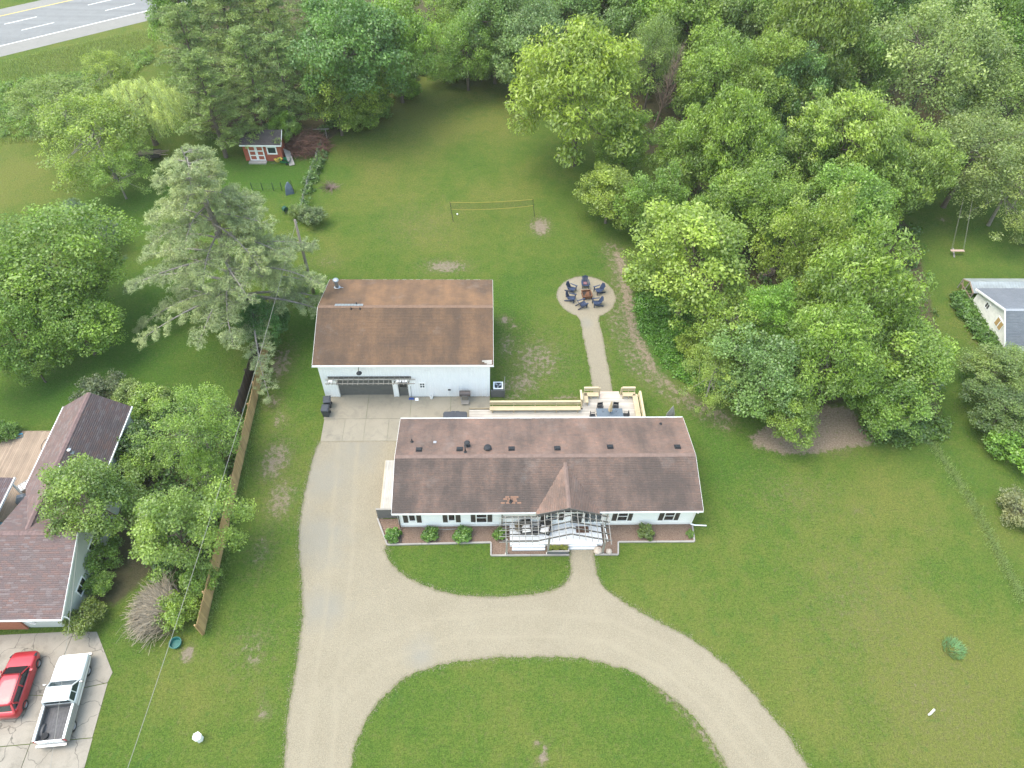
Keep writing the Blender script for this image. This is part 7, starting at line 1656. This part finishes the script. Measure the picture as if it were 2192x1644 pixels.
cover('undergrowth', 'weedy shrubs below the front trees of the woods', 'undergrowth', [(1840, 900), (1960, 880), (2030, 900), (2020, 940), (1930, 960), (1850, 940)], 170, .5, .5, 44, .2, .13, (.12, .215, .04), 74)
cover('undergrowth', 'dark growth between the neighbouring house and the tan fence', 'undergrowth', [(300, 900), (330, 870), (500, 880), (525, 930), (495, 1080), (450, 1250), (400, 1320), (340, 1290), (320, 1200), (330, 1000)], 420, .8, .55, 40, .22, .13, (.09, .18, .035), 75)
cover('undergrowth', 'dense growth along the left side of the back lawn', 'undergrowth', [(690, 290), (730, 270), (790, 225), (850, 185), (920, 155), (1100, 160), (1095, 140), (900, 130), (780, 190), (700, 260)], 520, 1.0, .6, 40, .28, .17, (.09, .19, .04), 76)
cover('fence_vines', 'green vines covering the low wire fence', 'vines', [(694, 300), (700, 330), (690, 370), (676, 400), (665, 435), (650, 460), (638, 462), (652, 400), (668, 360), (682, 320)], 95, .8, .3, 46, .18, .13, (.13, .23, .06), 77)
cover('woods_floor_growth', 'dim growth below the pines behind the red shed', 'undergrowth', [(380, 120), (430, 260), (500, 265), (600, 230), (690, 260), (760, 200), (700, 60), (420, 20)], 420, 1.2, .7, 36, .3, .18, (.07, .14, .03), 78)
def blades(name, label, poly, n, h, w_, col, seed, line=None):
    rng = np.random.default_rng(seed)
    if line is None: q_ = scatter_poly(rng, poly, n)
    else:
        p = np.array(gp(line[0])); sgl = np.linalg.norm(np.diff(p, axis=0), axis=1); cs = np.concatenate([[0], np.cumsum(sgl)]); s_ = rng.uniform(0, cs[-1], n); i_ = np.clip(np.searchsorted(cs, s_) - 1, 0, len(sgl) - 1); f = (s_ - cs[i_]) / sgl[i_]
        q_ = p[i_] * (1 - f)[:, None] + p[i_ + 1] * f[:, None] + rng.normal(size=(n, 2)) * line[1]
    an = rng.uniform(0, 6.283, n); L = h * rng.uniform(.4, 1.3, n); b_ = np.column_stack([q_, np.zeros(n)]); tip = b_ + np.stack([np.cos(an) * L * .55, np.sin(an) * L * .55, L * .8], -1); sd_ = np.stack([-np.sin(an), np.cos(an), np.zeros(n)], -1) * w_ / 2
    V = np.stack([b_ - sd_, b_ + sd_, tip], 1).reshape(-1, 3); me = np_mesh(name, V, np.arange(n * 3).reshape(n, 3), MAT['grass'], dict(clump=np.repeat(rng.random(n), 3)))
    o = mesh_obj(name, me, None, None, None, label, 'grass', None, 'stuff'); o.color = (*col, 1)
blades('meadow_grass', 'rough unmown grass between the highway and the trees', [(0, 135), (120, 105), (330, 60), (340, 110), (260, 140), (240, 260), (130, 300), (0, 310)], 42000, .34, .045, (.20, .27, .055), 81)
cover('roadside_weeds', 'leafy weeds in the rough grass below the highway', 'weeds', [(0, 180), (150, 160), (330, 100), (330, 130), (250, 180), (230, 270), (130, 290), (0, 300)], 900, .35, .55, 40, .2, .1, (.17, .29, .05), 79)
blades('tall_grass', 'line of taller grass along the right property edge', None, 5200, .26, .03, (.19, .27, .08), 82, ([(1985, 935), (2030, 1000), (2070, 1060), (2110, 1130), (2150, 1210), (2192, 1290)], .28))
blades('tall_grass', 'fringe of unmown grass along the tan fence', None, 6000, .3, .03, (.14, .23, .05), 83, ([(575, 750), (545, 860), (530, 960), (500, 1100), (470, 1230), (440, 1350)], .3))
def fringe(name, label, pts, n, seed, spread=.09):
    rng = np.random.default_rng(seed); p = np.array([(v[0], v[1]) for v in pts]); sgl = np.linalg.norm(np.diff(p, axis=0), axis=1); cs = np.concatenate([[0], np.cumsum(sgl)]); s_ = rng.uniform(0, cs[-1], n); i_ = np.clip(np.searchsorted(cs, s_) - 1, 0, len(sgl) - 1); f = (s_ - cs[i_]) / np.maximum(sgl[i_], 1e-6)
    q_ = p[i_] * (1 - f)[:, None] + p[i_ + 1] * f[:, None] + rng.normal(size=(n, 2)) * spread
    an = rng.uniform(0, 6.283, n); L = .10 * rng.uniform(.5, 1.4, n); b_ = np.column_stack([q_, np.zeros(n)]); tip = b_ + np.stack([np.cos(an) * L * .7, np.sin(an) * L * .7, L * .7], -1); sd_ = np.stack([-np.sin(an), np.cos(an), np.zeros(n)], -1) * .016
    V = np.stack([b_ - sd_, b_ + sd_, tip], 1).reshape(-1, 3); me = np_mesh(name, V, np.arange(n * 3).reshape(n, 3), MAT['grass'], dict(clump=np.repeat(rng.random(n), 3)))
    o = mesh_obj(name, me, None, None, None, label, 'grass', None, 'stuff'); o.color = (.15, .20, .055, 1)
fringe('grass_fringe', 'grass fringe along the left edge of the gravel driveway', left_s, 2600, 91)
fringe('grass_fringe', 'grass fringe round the lawn island in the driveway', isl_s, 2600, 92)
fringe('grass_fringe', 'grass fringe along the outer curve of the driveway', right_t[6:], 2400, 93)
fringe('grass_fringe', 'grass fringe along the half moon lawn below the house', right_s, 1900, 94)
fringe('grass_fringe', 'grass fringe round the fire pit path', pp, 2200, 95)

def stones(name, label, lines, n, seed, spread):
    rng = np.random.default_rng(seed); p = np.concatenate([np.array([(v[0], v[1]) for v in L[::2]]) for L in lines]); q_ = p[rng.integers(len(p), size=n)] + rng.normal(size=(n, 2)) * spread
    s_ = rng.uniform(.012, .035, n)[:, None]; c_ = np.column_stack([q_, np.full(n, .008)]); a = rng.uniform(0, 6.28, n); ux = np.stack([np.cos(a), np.sin(a), 0 * a], -1); uy = np.stack([-np.sin(a), np.cos(a), 0 * a], -1)
    V = np.stack([c_ + ux * s_, c_ + uy * s_ * .8, c_ - ux * s_ * .9, c_ - uy * s_, c_ + np.array([0, 0, .8]) * s_], 1).reshape(-1, 3); k = np.arange(n)[:, None] * 5
    F = np.concatenate([k + np.array(t_) for t_ in ((0, 1, 4), (1, 2, 4), (2, 3, 4), (3, 0, 4))]); me = np_mesh(name, V, F, MAT['gravel2'])
    mesh_obj(name, me, None, None, None, label, 'stones', None, 'stuff')
stones('stray_gravel', 'stray gravel stones scattered along the driveway edges', [left_s, right_s, right_t, isl_s], 6000, 97, .16)

# --- thin haze in the air between the drone and the far woods
hz = NT('haze'); hz.n.remove(hz.b); pv_ = hz.node('ShaderNodeVolumePrincipled'); pv_.inputs['Color'].default_value = (.97, .97, .96, 1); pv_.inputs['Density'].default_value = .00022; pv_.inputs['Anisotropy'].default_value = .2; hz.l.new(pv_.outputs[0], hz.out.inputs['Volume'])
MB().box(-1100, 1100, -1100, 1250, -1.5, 52.5).build('haze', hz.m, label='thin overcast haze', kind='stuff')
